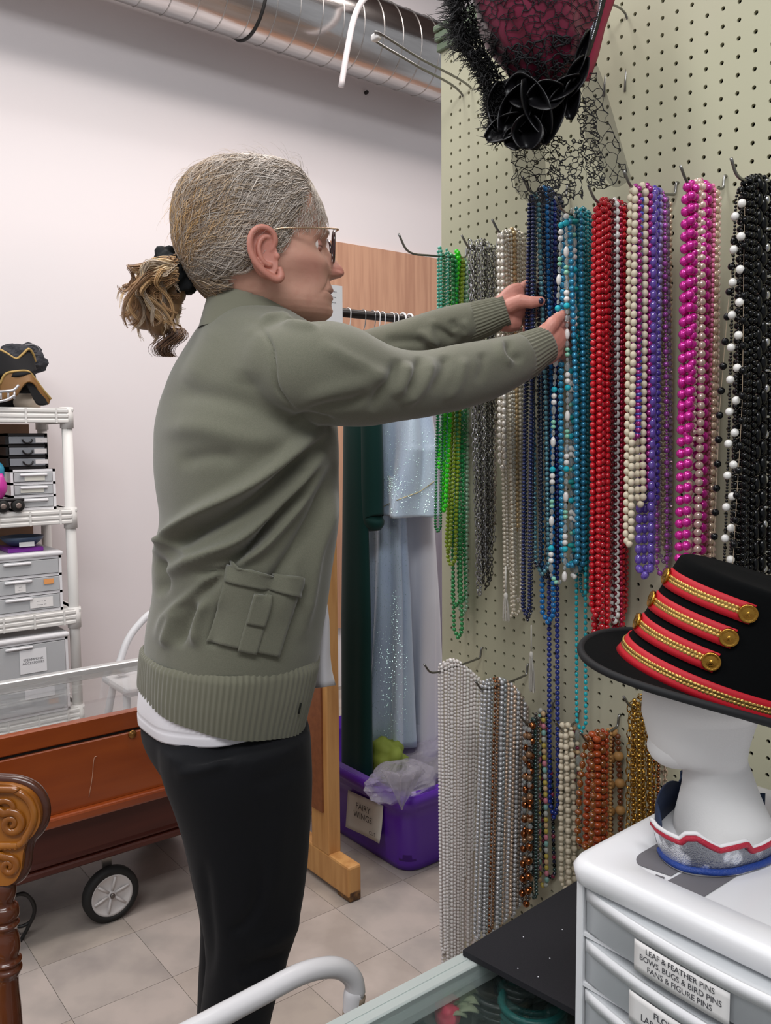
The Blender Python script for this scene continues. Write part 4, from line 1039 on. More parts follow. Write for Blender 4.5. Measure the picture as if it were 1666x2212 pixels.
# ponytail: a bushy curled mass
SV, SF, SC = [], [], []; sn = 0
root = hpt(392, 590, 0); blob = [(395, 592), (372, 622), (345, 650), (318, 672), (300, 690)]
for lk in range(150):
    # each lock swings out from the scrunchie and ends in a curl; its hairs follow it closely
    ang_ = rng.uniform(-1, 1) * math.pi; rr = math.sqrt(rng.uniform(0.05, 1))
    tx = 336 + 72 * rr * math.cos(ang_); ty = 668 + 62 * rr * math.sin(ang_)
    if (ty > 712 and tx < 290) or tx < 272: continue
    td = rng.uniform(-0.048, 0.050)
    P0 = root + lat * rng.uniform(-.012, .012) + UPV * rng.uniform(-.014, .014)
    P3 = hc + (tx - X0) * PX * HR + td * -HF + (540 - ty) * PX * UPV
    m1 = P0 - HR * ((18 + 42 * rng.uniform()) * PX) + UPV * rng.uniform(-26, 2) * PX - HF * td * .6
    m2 = (m1 + P3) / 2 + UPV * rng.uniform(-4, 8) * PX - HR * rng.uniform(0, 22) * PX
    Q = cr([P0, m1, m2, P3], 16); R_ = rng.uniform(.007, .013); tu = rng.uniform(1.5, 2.6) * rng.choice([-1, 1]); ph_ = rng.uniform(0, 6.28); n_ = 26
    g0 = np.array([lin('c49c6a'), lin('a98258'), lin('d8c09a'), lin('8e6a48'), lin('bda890')][rng.integers(5)])
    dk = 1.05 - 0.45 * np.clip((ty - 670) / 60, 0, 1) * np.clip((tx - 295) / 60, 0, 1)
    for h_ in range(18):
        off = rng.normal(size=3) * .0019; cu = []
        for u in np.linspace(0, rng.uniform(.9, 1), n_):
            q = np.array([np.interp(u, np.linspace(0, 1, 16), Q[:, c]) for c in range(3)])
            g = (max(0, u - .25) / .75) ** .6; an = ph_ + u * tu * 2 * math.pi + rng.normal() * .01
            cu.append(q + off * (1.2 - .6 * u) + g * R_ * (math.cos(an) * HR + math.sin(an) * UPV * .95 + .5 * math.sin(an * .7) * HF))
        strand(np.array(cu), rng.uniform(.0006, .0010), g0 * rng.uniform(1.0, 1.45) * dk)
for i in range(240):      # the lowest ringlet
    P0 = hc + (365 + rng.normal() * 9 - X0) * PX * HR + (540 - 700) * PX * UPV + rng.normal() * .006 * HF
    an0 = rng.normal() * .25; Q = [P0 + HR * (14 * math.sin(u * 5.2 + 0.4 + an0) + rng.normal() * .2) * PX - UPV * (u * 60) * PX + HF * .010 * math.cos(u * 5.2 + an0) for u in np.linspace(0, 1, 16)]
    strand(np.array(Q), rng.uniform(.0005, .0008), np.array(lin(['7a5236', '936a48', '5c3a28'][rng.integers(3)])))
pony = obj('ponytail', np.concatenate(SV), np.concatenate(SF), M_hair, person, col=np.concatenate(SC), kind='stuff')
# under volume so that the mass is not see-through
b = MB(); Vb = []
for (cx_, cy2, r_) in ((378, 628, 26), (350, 652, 34), (318, 672, 34), (345, 692, 26), (372, 660, 22), (304, 686, 18)):
    b.add(*sph(hc + (cx_ - X0) * PX * HR + (540 - cy2) * PX * UPV, np.array([1, 1, 1]) * r_ * PX, 16, 10))
Vp, Fp = remesh(np.concatenate(b.V), b.F, .003, 4)
colp = np.tile(np.array(lin('8c6b48')), (len(Vp), 1)); obj('ponytail_core', Vp, Fp, M_hair, person, col=colp)
# scrunchie: gathered black cloth ring
sc = MB(); cen = hpt(398, 592, 0.0); ax = unit(-HR + 0.45 * UPV * 0 - 0.25 * UPV); u1 = unit(np.cross(ax, HF)); u2 = np.cross(ax, u1)
cen = hc + (384 - X0) * PX * HR + (540 - 582) * PX * UPV
ax = unit(np.array(-0.80 * HR - 0.60 * UPV)); u1 = unit(UPV - (UPV @ ax) * ax); u2 = np.cross(ax, u1)
P_ = []; n = 120
V = []
for i in range(n):
    a = 2 * math.pi * i / n; c_ = cen + (u1 * math.cos(a) * .024 + u2 * math.sin(a) * .022); rr = .0145 + .003 * math.sin(a * 9) + .002 * math.sin(a * 14 + 1)
    ro = u1 * math.cos(a) + u2 * math.sin(a)
    V.append([c_ + rr * (math.cos(b_) * ro + math.sin(b_) * ax) * (1 + .12 * math.sin(5 * b_ + a * 11)) for b_ in np.linspace(0, 2 * math.pi, 21)[:-1]])
V = np.array(V); F = [(i * 20 + q, i * 20 + (q + 1) % 20, ((i + 1) % n) * 20 + (q + 1) % 20, ((i + 1) % n) * 20 + q) for i in range(n) for q in range(20)]
obj('scrunchie', V.reshape(-1, 3), F, mat('black_cotton', '14171a', 0.85, bump=(120, .4, .002)), person, label='black fabric scrunchie')
# --- glasses ---------------------------------------------------------------
gl = empty('glasses', hpt(712, 530, 0.02), parent=person)
M_gm = mat('thin_gold', 'd9bda0', 0.2, metal=1.0); M_gf = mat('dark_frame', '3a2024', 0.15, coat=1); M_lens = mat('lens', 'f4f6f6', 0.02, trans=1.0, ior=1.08, alpha=0.5)
for s_ in (1, -1):
    cc = hpt(710, 535, s_ * .031); tiltv = unit(UPV + 0.02 * fwd)
    rp = [cc + lat * (.0245 * math.copysign(abs(math.cos(a)) ** .85, math.cos(a))) + tiltv * (.0235 * math.copysign(abs(math.sin(a)) ** .85, math.sin(a))) + fwd * (-.004 * (math.cos(a) * s_ + 1)) for a in np.arange(48) / 48 * 2 * math.pi]
    obj('rim', *tube(rp, .0019, 8, closed=True), M_gf, gl)
    b = MB(); ctr = np.mean(rp, 0); V = np.array([ctr] + rp); obj('lens', *prism(np.array(rp), fwd * .0012), M_lens, gl)
    hg = hpt(703, 509, s_ * .054)
    Q = cr([cc + lat * s_ * .024 + tiltv * .018 - fwd * .005, hpt(704, 508, s_ * .062), hpt(670, 512, s_ * .073), hpt(625, 516, s_ * .0795), hpt(575, 523, s_ * .081), hpt(553, 545, s_ * .081)], 24)
    obj('temple_arm', *tube(Q, .0013, 6), M_gm, gl, label='thin gold temple arm')
Q = cr([hpt(710, 525, .008), hpt(716, 521, 0), hpt(710, 525, -.008)], 10); obj('bridge', *tube(Q, .0015, 6), M_gf, gl)
# --- cardigan ---------------------------------------------------------------
PB = math.radians(34)
TR = [(672, 470, 610, 1.30, 1.15), (684, 447, 640, 1.30, 1.35), (700, 424, 668, 1.30, 1.55), (725, 402, 690, 1.30, 1.7), (760, 383, 700, 1.30, 1.6), (800, 364, 706, 1.30, 1.45), (860, 345, 712, 1.30, 1.35), (920, 334, 724, 1.30, 1.3), (1000, 333, 727, 1.30, 1.25), (1060, 340, 728, 1.30, 1.2), (1110, 347, 727, 1.3, 1.2),
      (1150, 344, 725, 1.3, 1.2), (1200, 329, 719, 1.3, 1.2), (1240, 329, 713, 1.3, 1.2), (1290, 329, 706, 1.3, 1.2), (1340, 318, 698, 1.3, 1.2), (1400, 310, 690, 1.3, 1.2), (1445, 311, 682, 1.3, 1.2)]
tor = ell_rings(smooth_rows(TR, 90, 2), PB, 1.3, 72, 2.25)
b = MB(); b.add(*loft(tor))
b.add(*limb([(545, 800, 1.27, 45), (600, 798, 1.20, 84), (668, 806, 1.17, 98), (730, 812, 1.18, 100), (800, 828, 1.20, 86), (870, 832, 1.235, 72), (930, 828, 1.27, 69), (990, 815, 1.30, 69), (1050, 800, 1.33, 66), (1100, 782, 1.35, 59), (1135, 768, 1.362, 52)], 90, 28, sq=0.92))
b.add(*limb([(520, 760, 1.40, 80), (640, 785, 1.44, 78), (760, 775, 1.47, 62), (850, 752, 1.475, 60), (930, 722, 1.47, 54), (985, 704, 1.462, 50), (1030, 692, 1.456, 46)], 70, 26))
cV, cF = remesh(np.concatenate(b.V), b.F, 0.0042, 16)
N = vnormals(cV, cF)
folds = [([(560, 700), (585, 745), (592, 790), (600, 840), (640, 895)], 3.5, -.0035),           # shoulder seam
    ([(705, 925), (650, 960), (590, 1010), (520, 1060), (430, 1110), (370, 1160), (332, 1215)], 15, .013),
    ([(700, 945), (640, 1000), (560, 1070), (480, 1120), (420, 1150), (360, 1200)], 15, -.010),
    ([(712, 960), (660, 1020), (600, 1090), (530, 1160), (460, 1195), (400, 1220), (340, 1245)], 13, .011),
    ([(690, 1010), (620, 1090), (550, 1170), (500, 1215), (440, 1270), (350, 1330)], 14, -.009),
    ([(715, 980), (665, 1060), (610, 1130), (555, 1190), (480, 1230), (420, 1280), (365, 1330), (335, 1390)], 11, .009),
    ([(600, 1110), (560, 1160), (500, 1220), (460, 1235), (420, 1240)], 7, -.006),
    ([(722, 1000), (690, 1090), (640, 1180), (600, 1240), (560, 1300)], 13, -.007),
    ([(724, 1060), (705, 1130), (680, 1200), (665, 1290), (650, 1390)], 14, .007),
    ([(640, 1230), (620, 1290), (600, 1340)], 12, .004),
    ([(450, 1290), (430, 1340), (420, 1400)], 10, .006), ([(425, 1300), (400, 1350), (385, 1400)], 9, -.006), ([(395, 1310), (370, 1360), (355, 1400)], 10, .006), ([(480, 1300), (465, 1350), (455, 1400)], 9, -.005),
    ([(333, 1190), (350, 1240), (345, 1290)], 12, -.008), ([(340, 1160), (380, 1180), (430, 1200)], 10, .004),
    ([(345, 860), (420, 850), (520, 870), (600, 905), (700, 918)], 22, -.004), ([(340, 930), (430, 925), (540, 950), (640, 950)], 24, .004), ([(380, 1000), (450, 985), (520, 990)], 16, -.003),
    ([(560, 700), (540, 760), (530, 830)], 26, .004), ([(470, 700), (440, 760), (400, 830)], 24, .003),
    # near sleeve
    ([(640, 905), (700, 880), (760, 868), (800, 850)], 12, -.005), ([(650, 870), (720, 845), (790, 825), (850, 800)], 18, .004),
    ([(690, 740), (740, 770), (800, 800), (850, 835)], 16, .004), ([(860, 775), (850, 810), (820, 850), (800, 890)], 12, -.006), ([(880, 780), (875, 820), (850, 860)], 12, .006),
    ([(930, 770), (925, 810), (900, 850), (870, 880)], 12, .006), ([(905, 770), (900, 810), (880, 850)], 9, -.005), ([(960, 765), (960, 800), (930, 850)], 12, -.005),
    ([(1000, 770), (1000, 800), (985, 840), (960, 870)], 11, .0035), ([(1095, 735), (1105, 765), (1130, 780)], 9, -.006), ([(1080, 730), (1085, 765), (1110, 790)], 9, .005), ([(1040, 760), (1045, 790), (1030, 830)], 10, -.003), ([(620, 915), (680, 908), (730, 913)], 9, -.006),
    # far sleeve
    ([(830, 735), (880, 735), (920, 740)], 10, -.006), ([(925, 700), (960, 720), (985, 740)], 9, -.006), ([(900, 715), (930, 735), (950, 745)], 9, .006), ([(1000, 690), (1010, 712), (1000, 730)], 8, .004), ([(975, 690), (985, 715)], 8, -.005), ([(940, 690), (930, 720), (935, 745)], 10, .005),
    # shoulder and collar puckers
    ([(600, 690), (640, 700), (690, 705)], 9, .004), ([(612, 672), (640, 690), (700, 700)], 7, -.004), ([(560, 690), (600, 684), (640, 686)], 8, .004)]
cV = strokes(cV, N, [(a, w_, h_ * (1.25 if min(q_[0] for q_ in a) > 605 and max(q_[1] for q_ in a) < 960 else 1.9)) for a, w_, h_ in folds])
# fine unevenness of knitted cloth
nz = np.array([noise.noise(Vector(v) * 14) for v in cV]); cV = cV + N * (nz * 0.0016)[:, None]
M_knit = mat('olive_knit', '706f60', 0.9, sheen=0.35, bump=(900, 0.35, 0.0008), var=(900, '5c5f50', 0.45, 0.4, 0.6), spec=0.2)
M_rib = mat('olive_rib', '727161', 0.92, sheen=0.3, bump=(900, 0.3, 0.0006), spec=0.2)
card = obj('cardigan', cV, cF, M_knit, person)
cardT = BVHTree.FromPolygons([tuple(v) for v in cV], [tuple(f) for f in cF])
def on_card(px, py, off=0.002, fall=None, tree=None):
    d = unit(ray(px, py)); hit = (tree or cardT).ray_cast(Vector(CAM), Vector(d))
    if hit[0] is None: return None
    n_ = np.array(hit[1]); n_ = n_ if n_ @ d < 0 else -n_
    return np.array(hit[0]) + n_ * off
# ribbed hem band
def hem_y(t_):  # lower edge of the hem around the body (t_ = angle in the ring parameter)
    return 0
nrib = 96; rows_ = []
top = [(1385, 309, 691, 1.30), (1400, 306, 690, 1.30), (1430, 303, 688, 1.3), (1470, 301, 680, 1.3), (1500, 302, 672, 1.3), (1530, 305, 664, 1.3), (1560, 312, 657, 1.3)]
base = ell_rings(top, PB, 1.2, nrib * 6, 2.25)
tt = np.arange(nrib * 6) / (nrib * 6) * 2 * math.pi
rib = []
# the band rises towards the back of the body: its lower edge runs from y 1480 at the back to 1563 at the front
f2 = np.array([math.cos(PB), math.sin(PB)]); 
for i, v in enumerate(np.linspace(0, 1, 14)):
    ring_ = []
    for j in range(nrib * 6):
        a = tt[j]; fr = 0.5 + 0.5 * math.cos(a - 0.50)       # 1 at the front, 0 at the back
        yt = 1398 + 10 * fr; yb = 1478 + 84 * fr ** 0.85; y = yt + (yb - yt) * v
        k_ = np.interp(y, [r[0] for r in top], np.arange(len(top))); k0 = min(int(k_), len(top) - 2); u = k_ - k0
        P_ = base[k0][j] * (1 - u) + base[k0 + 1][j] * u
        cen_ = base[k0].mean(0) * (1 - u) + base[k0 + 1].mean(0) * u
        o_ = P_ - cen_; o_[2] = 0; o_ = unit(o_)
        ring_.append(P_ + o_ * (.0022 + .0009 * math.cos(a * nrib) - .0050 * (v < .04) + .002 * math.sin(a * 7 + v)))
    rib.append(ring_)
rib = np.array(rib); Vr, Fr = loft(rib, cap=False)
inn = rib[-1] * 1.0; c0_ = inn.mean(0); inner = c0_ + (inn - c0_) * 0.93
inner2 = inner + np.array([0, 0, .05])
Vr2, Fr2 = loft(np.array([rib[-1], inner, inner2]), cap=False)
b = MB(); b.add(Vr, Fr); b.add(Vr2, Fr2); hemo = b.obj('ribbed_hem', M_rib, card)
# ribbed cuffs
def cuff(st, k, nm):
    P_ = np.array([at_d(a, b_, d) for a, b_, d, r in st]); r_ = np.array([s_[3] * PX for s_ in st]); Q = cr(np.c_[P_, r_], 16); kk = k * 6
    T_, N_, B_ = frames(Q[:, :3]); a = np.arange(kk) / kk * 2 * math.pi; V = []
    for i in range(16):
        rr = Q[i, 3] + .0009 * np.cos(a * k); V.append(Q[i, :3] + rr[:, None] * (np.cos(a)[:, None] * N_[i] + .9 * np.sin(a)[:, None] * B_[i]))
    for s_ in (.80,): V.append(Q[-1, :3] + (V[-1] - Q[-1, :3]) * s_)
    V.append(Q[-3, :3] + (V[-3] - Q[-3, :3]) * .8)
    Vv, Ff = loft(np.array(V), cap=False); return obj(nm, Vv, Ff, M_rib, card)
cuff([(1118, 776, 1.356, 54), (1140, 765, 1.364, 50), (1160, 754, 1.370, 45), (1181, 743, 1.378, 40)], 34, 'cuff')
cuff([(1012, 699, 1.459, 47), (1040, 690, 1.455, 44), (1070, 679, 1.45, 39), (1096, 670, 1.446, 35)], 34, 'cuff')
# collar band round the neck
col_ = []
cc = at_d(535, 668, 1.30)
cf_ = math.cos(PH) * HR + math.sin(PH) * HF; cl_ = math.sin(PH) * HR - math.cos(PH) * HF
for v in np.linspace(0, 1, 8):
    ring_ = []
    for a in np.arange(80) / 80 * 2 * math.pi:
        fx = math.cos(a) * (.060 + .006 * v * (math.cos(a) < 0) + .012 * v) + (.004 if math.cos(a) < 0 else .02 * math.cos(a)); fl = math.sin(a) * (.060 + .012 * v)
        z = (.013 - .016 * math.cos(a)) - (.024 + .034 * (0.5 - .5 * math.cos(a))) * v
        ring_.append(cc + cf_ * fx + cl_ * fl + UPV * (z + .0008 * math.sin(v * math.pi) ) )
    col_.append(ring_)
col_ = np.array(col_); ins = col_[0] * 0 + (col_[0].mean(0) + (col_[0] - col_[0].mean(0)) * .94) - UPV * .0
insd = ins - UPV * .03
Vv, Ff = loft(np.array([insd, ins] + list(col_)), cap=False); obj('collar', Vv, Ff, M_rib, card)
# patch pocket with band and hanging strap
def patch(fn, nu, nv, off, name, parent, mt, th_=.0018):
    G = np.zeros((nu, nv, 3)); last = None
    for i, u in enumerate(np.linspace(0, 1, nu)):
        for j, v in enumerate(np.linspace(0, 1, nv)):
            q = on_card(*fn(u, v), off)
            if q is None: q = last if last is not None else at_d(*fn(u, v), 1.2)
            G[i, j] = q; last = q
    # relax so the patch is a smooth piece of cloth
    for _ in range(14):
        G[1:-1, 1:-1] = (G[1:-1, 1:-1] * 2 + G[:-2, 1:-1] + G[2:, 1:-1] + G[1:-1, :-2] + G[1:-1, 2:]) / 6
    V, F = slab(G, th_)
    d = G.mean((0, 1)) - CAM; du = np.cross(G[-1, 0] - G[0, 0], G[0, -1] - G[0, 0])
    if du @ d > 0: V, F = slab(G, -th_)
    return obj(name, V, F, mt, parent)
def quad(p00, p10, p11, p01, bow=0):
    p00, p10, p11, p01 = map(np.array, (p00, p10, p11, p01))
    def fn(u, v):
        q = (1 - u) * (1 - v) * p00 + u * (1 - v) * p10 + u * v * p11 + (1 - u) * v * p01
        return q[0], q[1] + bow * math.sin(u * math.pi) * (1 - v)
    return fn
pk = patch(quad((500, 1216), (650, 1249), (600, 1418), (446, 1384), 8), 26, 26, .0035, 'pocket', card, M_knit, .0024)
patch(quad((500, 1214), (652, 1247), (641, 1287), (491, 1256), 7), 24, 8, .0068, 'pocket_band', pk, M_knit, .0022)
patch(quad((548, 1279), (588, 1286), (552, 1412), (514, 1404)), 10, 20, .0062, 'pocket_pleat', pk, M_knit, .0016)
patch(quad((548, 1279), (588, 1286), (568, 1352), (532, 1344)), 10, 12, .0090, 'pocket_tab', pk, M_knit, .0022)
# side seam, button holes and front placket
b = MB()
M_thread = mat('dark_thread', '14160f', 0.9)
hemT = BVHTree.FromPolygons([tuple(v) for v in np.concatenate([Vr])], [tuple(f) for f in Fr])
Q = [on_card(649 + (i * -1.2), 1518 + i * 5.5, .0016, tree=hemT) for i in range(5)]
Q = [q for q in Q if q is not None]
if len(Q) > 2: obj('buttonhole', *tube(np.array(Q), .0016, 6), M_thread, card)
plk = [on_card(690 - (y - 1250) * .125, y, .003) for y in np.linspace(1180, 1385, 14)]
# --- white t-shirt ------------------------------------------------------------
M_tee = mat('white_jersey', 'e9e6ea', 0.85, bump=(400, .15, .0006), sheen=.2)
trs = smooth_rows([(1400, 330, 660, 1.30), (1440, 318, 660, 1.3), (1465, 308, 660, 1.3), (1485, 301, 660, 1.3), (1515, 298, 658, 1.3), (1540, 298, 656, 1.3), (1550, 300, 655, 1.3)], 40, 2)
rg = ell_rings(trs, PB, 1.15, 120, 2.2)
V3 = []
for i in range(40):
    r_ = rg[i].copy(); v = i / 39.0
    a = np.arange(120) / 120 * 2 * math.pi
    fr = 0.5 + 0.5 * np.cos(a - 0.4)
    dz = (fr ** 2) * (20 * PX) * v ** 2       # hem rises towards the front
    ct_ = rg[i].mean(0)
    r_[:, 2] += dz
    r_ += (r_ - ct_) * np.array([1, 1, 0]) * (0.012 * np.sin(a * 9 + 2 * v)[:, None] * v) 
    if i in (33,): r_ -= (r_ - ct_) * np.array([1, 1, 0]) * .012
    V3.append(r_)
ins = V3[-1].mean(0) + (V3[-1] - V3[-1].mean(0)) * .96
V3.append(ins); V3.append(ins + UPV * .04)
Vt, Ft = loft(np.array(V3), cap=False); obj('t_shirt', Vt, Ft, M_tee, person, label='white t-shirt showing below the cardigan')
# loose front corner of the t-shirt
ff = np.zeros((14, 16, 3))
for i, v in enumerate(np.linspace(0, 1, 14)):
    for j, u in enumerate(np.linspace(0, 1, 16)):
        y = 1300 + 190 * v - 10 * u * v; xr = np.interp(y, [1300, 1340, 1420, 1450, 1480], [706, 710, 712, 716, 724]); x = 660 + (xr - 660) * u
        ff[i, j] = at_d(x, y, 1.40 + .02 * math.sin(u * 5 + v * 2) - .03 * u * v)
obj('t_shirt_front', *slab(ff, .0018), M_tee, person)
# --- trousers ------------------------------------------------------------------
M_tr = mat('black_trousers', '0c0d11', 0.85, sheen=.05, bump=(700, .2, .0005), spec=.3)
PL = math.radians(30)
b = MB()
b.add(*loft(ell_rings(smooth_rows([(1470, 340, 630, 1.3), (1530, 322, 650, 1.3), (1548, 308, 662, 1.3), (1562, 302, 668, 1.3), (1590, 306, 671, 1.3), (1620, 322, 673, 1.3), (1660, 348, 674, 1.3), (1700, 376, 674, 1.3), (1740, 395, 673, 1.3)], 30, 2), PL, 1.12, 64, 2.3)))
# near leg and far leg
b.add(*loft(ell_rings(smooth_rows([(1590, 345, 668, 1.235, .85), (1660, 352, 675, 1.235, .85), (1720, 378, 675, 1.235, .8), (1800, 402, 671, 1.235, .78), (1900, 424, 664, 1.235, .76), (1980, 438, 652, 1.235, .76), (2040, 445, 638, 1.235, .78), (2090, 444, 620, 1.235, .8), (2150, 436, 603, 1.24, .82), (2212, 428, 585, 1.24, .84), (2320, 424, 575, 1.24, .9), (2440, 425, 568, 1.24, .92), (2640, 430, 562, 1.24, .95)], 90, 3), PL, .8, 48, 2.2)))
b.add(*loft(ell_rings(smooth_rows([(1600, 340, 640, 1.375, .85), (1700, 372, 640, 1.375, .8), (1800, 400, 632, 1.375, .78), (1900, 420, 620, 1.375, .76), (1980, 436, 606, 1.375, .76), (2050, 432, 590, 1.375, .78), (2120, 428, 575, 1.375, .82), (2212, 424, 560, 1.375, .86), (2320, 420, 552, 1.375, .9), (2500, 422, 545, 1.375, .95), (2560, 424, 542, 1.375, .95)], 90, 3), PL, .8, 48, 2.2)))
pV, pF = remesh(np.concatenate(b.V), b.F, .006, 6); N = vnormals(pV, pF)
pV = strokes(pV, N, [([(380, 1650), (440, 1640), (520, 1615)], 14, -.007), ([(375, 1672), (430, 1662), (500, 1640)], 10, .006), ([(560, 1850), (560, 1940), (530, 1995), (490, 2015)], 12, -.006), ([(440, 1850), (448, 1950), (456, 2040), (446, 2130)], 12, -.006), ([(660, 1980), (600, 2030), (540, 2050)], 14, .005), ([(640, 2050), (580, 2080), (520, 2090)], 12, -.006), ([(630, 2090), (560, 2120), (500, 2120)], 12, .005), ([(660, 1640), (600, 1680), (540, 1690)], 16, -.004), ([(600, 1750), (600, 1850), (590, 1950)], 22, .004)])
obj('trousers', pV, pF, M_tr, person)
for s_, (px, D, zz) in enumerate(((505, 1.25, 0), (485, 1.385, 0))):
    c_ = at_d(px, 2400, D); c_[2] = 0
    b = MB(); sh = []
    for u in np.linspace(0, 1, 14):
        hw = .042 * math.sin(math.pi * (0.12 + .8 * u)) ** .6; hh = np.interp(u, [0, .35, .6, 1], [.07, .075, .05, .03]); x = -.09 + .26 * u
        sh.append([c_ + fwd * x + lat * (hw * math.cos(a)) + UPV * (max(0, math.sin(a)) * hh + .002) for a in np.arange(20) / 20 * 2 * math.pi])
    obj('shoe', *loft(np.array(sh)), mat('black_shoe', '16161a', .6), person)
# ------------------------------------------------------------------ garment rack
M_pine = mat('pine', 'c8955a', 0.5, var=(6, 'a8713c', 0.6, 0.4, 0.65), stretch=(8, 8, .8), detail=6, bump=(60, .15, .001))
M_hb = mat('hardboard', '8a5434', 0.55, var=(70, '6b3d26', 0.5))
rk = empty('garment_rack', (1.33, 2.03, 0), 'wooden garment rack with a black pipe rail standing on a yellow pine foot', 'clothes rack')
zf = 0.0
# foot: runs along y at floor level; near end at px 765,1945
fx0 = at_z(690, 1930, 0)[0]; nearY = at_z(765, 1948, 0)[1]
footx = (at_z(768, 1948, 0)[0] - 0.095, at_z(784, 1938, 0)[0])
x1 = at_z(780, 1940, 0)[0]; x0_ = x1 - 0.042
b = MB(); b.add(*boxm((x0_, nearY, 0.012), (x1, nearY + 0.62, 0.098), .006, 2)); b.obj('foot', M_pine, rk, smooth=False)
obj('worn_foot_end', *boxm((x0_ + .002, nearY - .0012, .0), (x1 - .001, nearY + .06, .03), .004), mat('worn_wood', '4a3322', .8, var=(60, '8a6238', .8)), rk, smooth=False, label='scuffed dark end of the foot')
PYr = at_y(737, 1856, 1.0)
# post: right edge at px 732
def ysolve(px, X):      # y where x plane is seen in column px at mid height
    return at_x(px, 1500, X)[1]
py_ = ysolve(733, x1); pw = py_ - ysolve(741, x1)
pc = at_x(733, 1500, x1)[1]
ztp = at_x(722, 640, x1)[2]
obj('post', *boxm((x0_, pc, 0.095), (x1, pc + 0.085, ztp), .003), M_pine, rk, smooth=False)
obj('post', *boxm((x0_, pc + 0.28, 0.095), (x1, pc + 0.36, ztp), .003), M_pine, rk, smooth=False)
zpan = at_x(700, 1755, x0_)[2]
obj('end_panel', *boxm((x0_ - .006, pc + 0.02, zpan), (x0_, pc + .35, ztp - .25)), M_hb, rk, smooth=False, label='brown hardboard end panel')
yr_ = pc + 0.25
rp0 = at_y(747, 676, yr_); rz = rp0[2]
obj('rail', *tube([(x1 - .01, yr_, rz), (3.1, yr_, rz)], .0135, 14), mat('black_pipe', '2b2725', 0.35, metal=.6), rk)
obj('rail_flange', *lathe([(.034, 0), (.034, .004), (.02, .008), (.018, .02)], 18, (x1, yr_, rz), (1, 0, 0)), mat('white_flange', 'c9c7c5', .4), rk)
# far end of the rack, behind the pegboard
obj('post', *boxm((3.06, pc, 0.095), (3.10, pc + 0.085, ztp)), M_pine, rk, smooth=False)
obj('foot', *boxm((3.06, nearY, 0), (3.10, nearY + .62, .098)), M_pine, rk, smooth=False)
# white sign clipped on the rack end
q = at_y(712, 622, pc - .02); s1 = at_y(736, 618, pc - .02); zb_ = at_y(735, 705, pc - .02)[2]
sg = obj('paper_sign', *boxm((q[0] - .02, pc - .022, zb_), (s1[0] + .004, pc - .019, s1[2])), mat('paper', 'e4e4e4', .6), smooth=False, label='white printed paper sign clipped to the top of the wooden rack post', cat='sign')
text_on('-- ---\n-----\n- ---', .014, ((q[0] + s1[0]) / 2 - .01, pc - .022, s1[2] - .03), (1, 0, 0), (0, 0, 1), mat('ink', '3b3b42', .7), sg, lift=.0005)
# hangers
M_hg = mat('white_hanger', 'e2e0df', .35); M_hk = mat('hanger_steel', 'a8a6a4', .3, metal=1)
hx = [(752, 0), (784, 1), (805, 1), (815, 0), (826, 0), (846, 0), (855, 0), (870, 2), (885, 2), (907, 0), (922, 0), (928, 1)]
for i, (px, kd) in enumerate(hx):
    X = at_y(px, 690, yr_)[0]
    e = empty('clothes_hanger', (X, yr_, rz), None, None)
    hr_ = .0175 if kd == 2 else .0155; a = [(X, yr_ - hr_ * math.cos(t), rz + hr_ * math.sin(t)) for t in np.linspace(-.1, math.pi + .5, 14)]
    a = a[::-1] if False else a
    hk_ = np.array(a); end = hk_[0]
    path = np.vstack([hk_[::-1], [(X, yr_ - .012, rz - .03), (X, yr_, rz - .055), (X, yr_, rz - .085)]])
    obj('hook', *tube(cr(path, 36), .0035 if kd == 2 else .0016, 8), M_hg if kd in (0, 2) else M_hk, e)
    sh = [(X, yr_ - .20, rz - .17), (X, yr_ - .10, rz - .115), (X, yr_, rz - .085), (X, yr_ + .10, rz - .115), (X, yr_ + .20, rz - .17)]
    obj('shoulder_bar', *tube(cr(sh, 24), .005, 8, sq=1.4), M_hg, e)
    nm = ['white plastic hanger nearest the rack post', 'thin steel hanger hook beside the post', 'dark wire hanger with a hook close to the steel one', 'slim white hanger hook left of the pair', 'slim white hanger, fifth along the black rail', 'white hanger just left of the two thick hooks', 'white hanger touching the thick hooks', 'thick white plastic hanger hook, left of the pair', 'thick white plastic hanger hook, right of the pair', 'white hanger right of the thick hooks', 'white hanger near the pegboard edge', 'steel hanger hook nearest the pegboard'][i]
    tag(e, nm, 'hanger', 'hangers on the black rail')
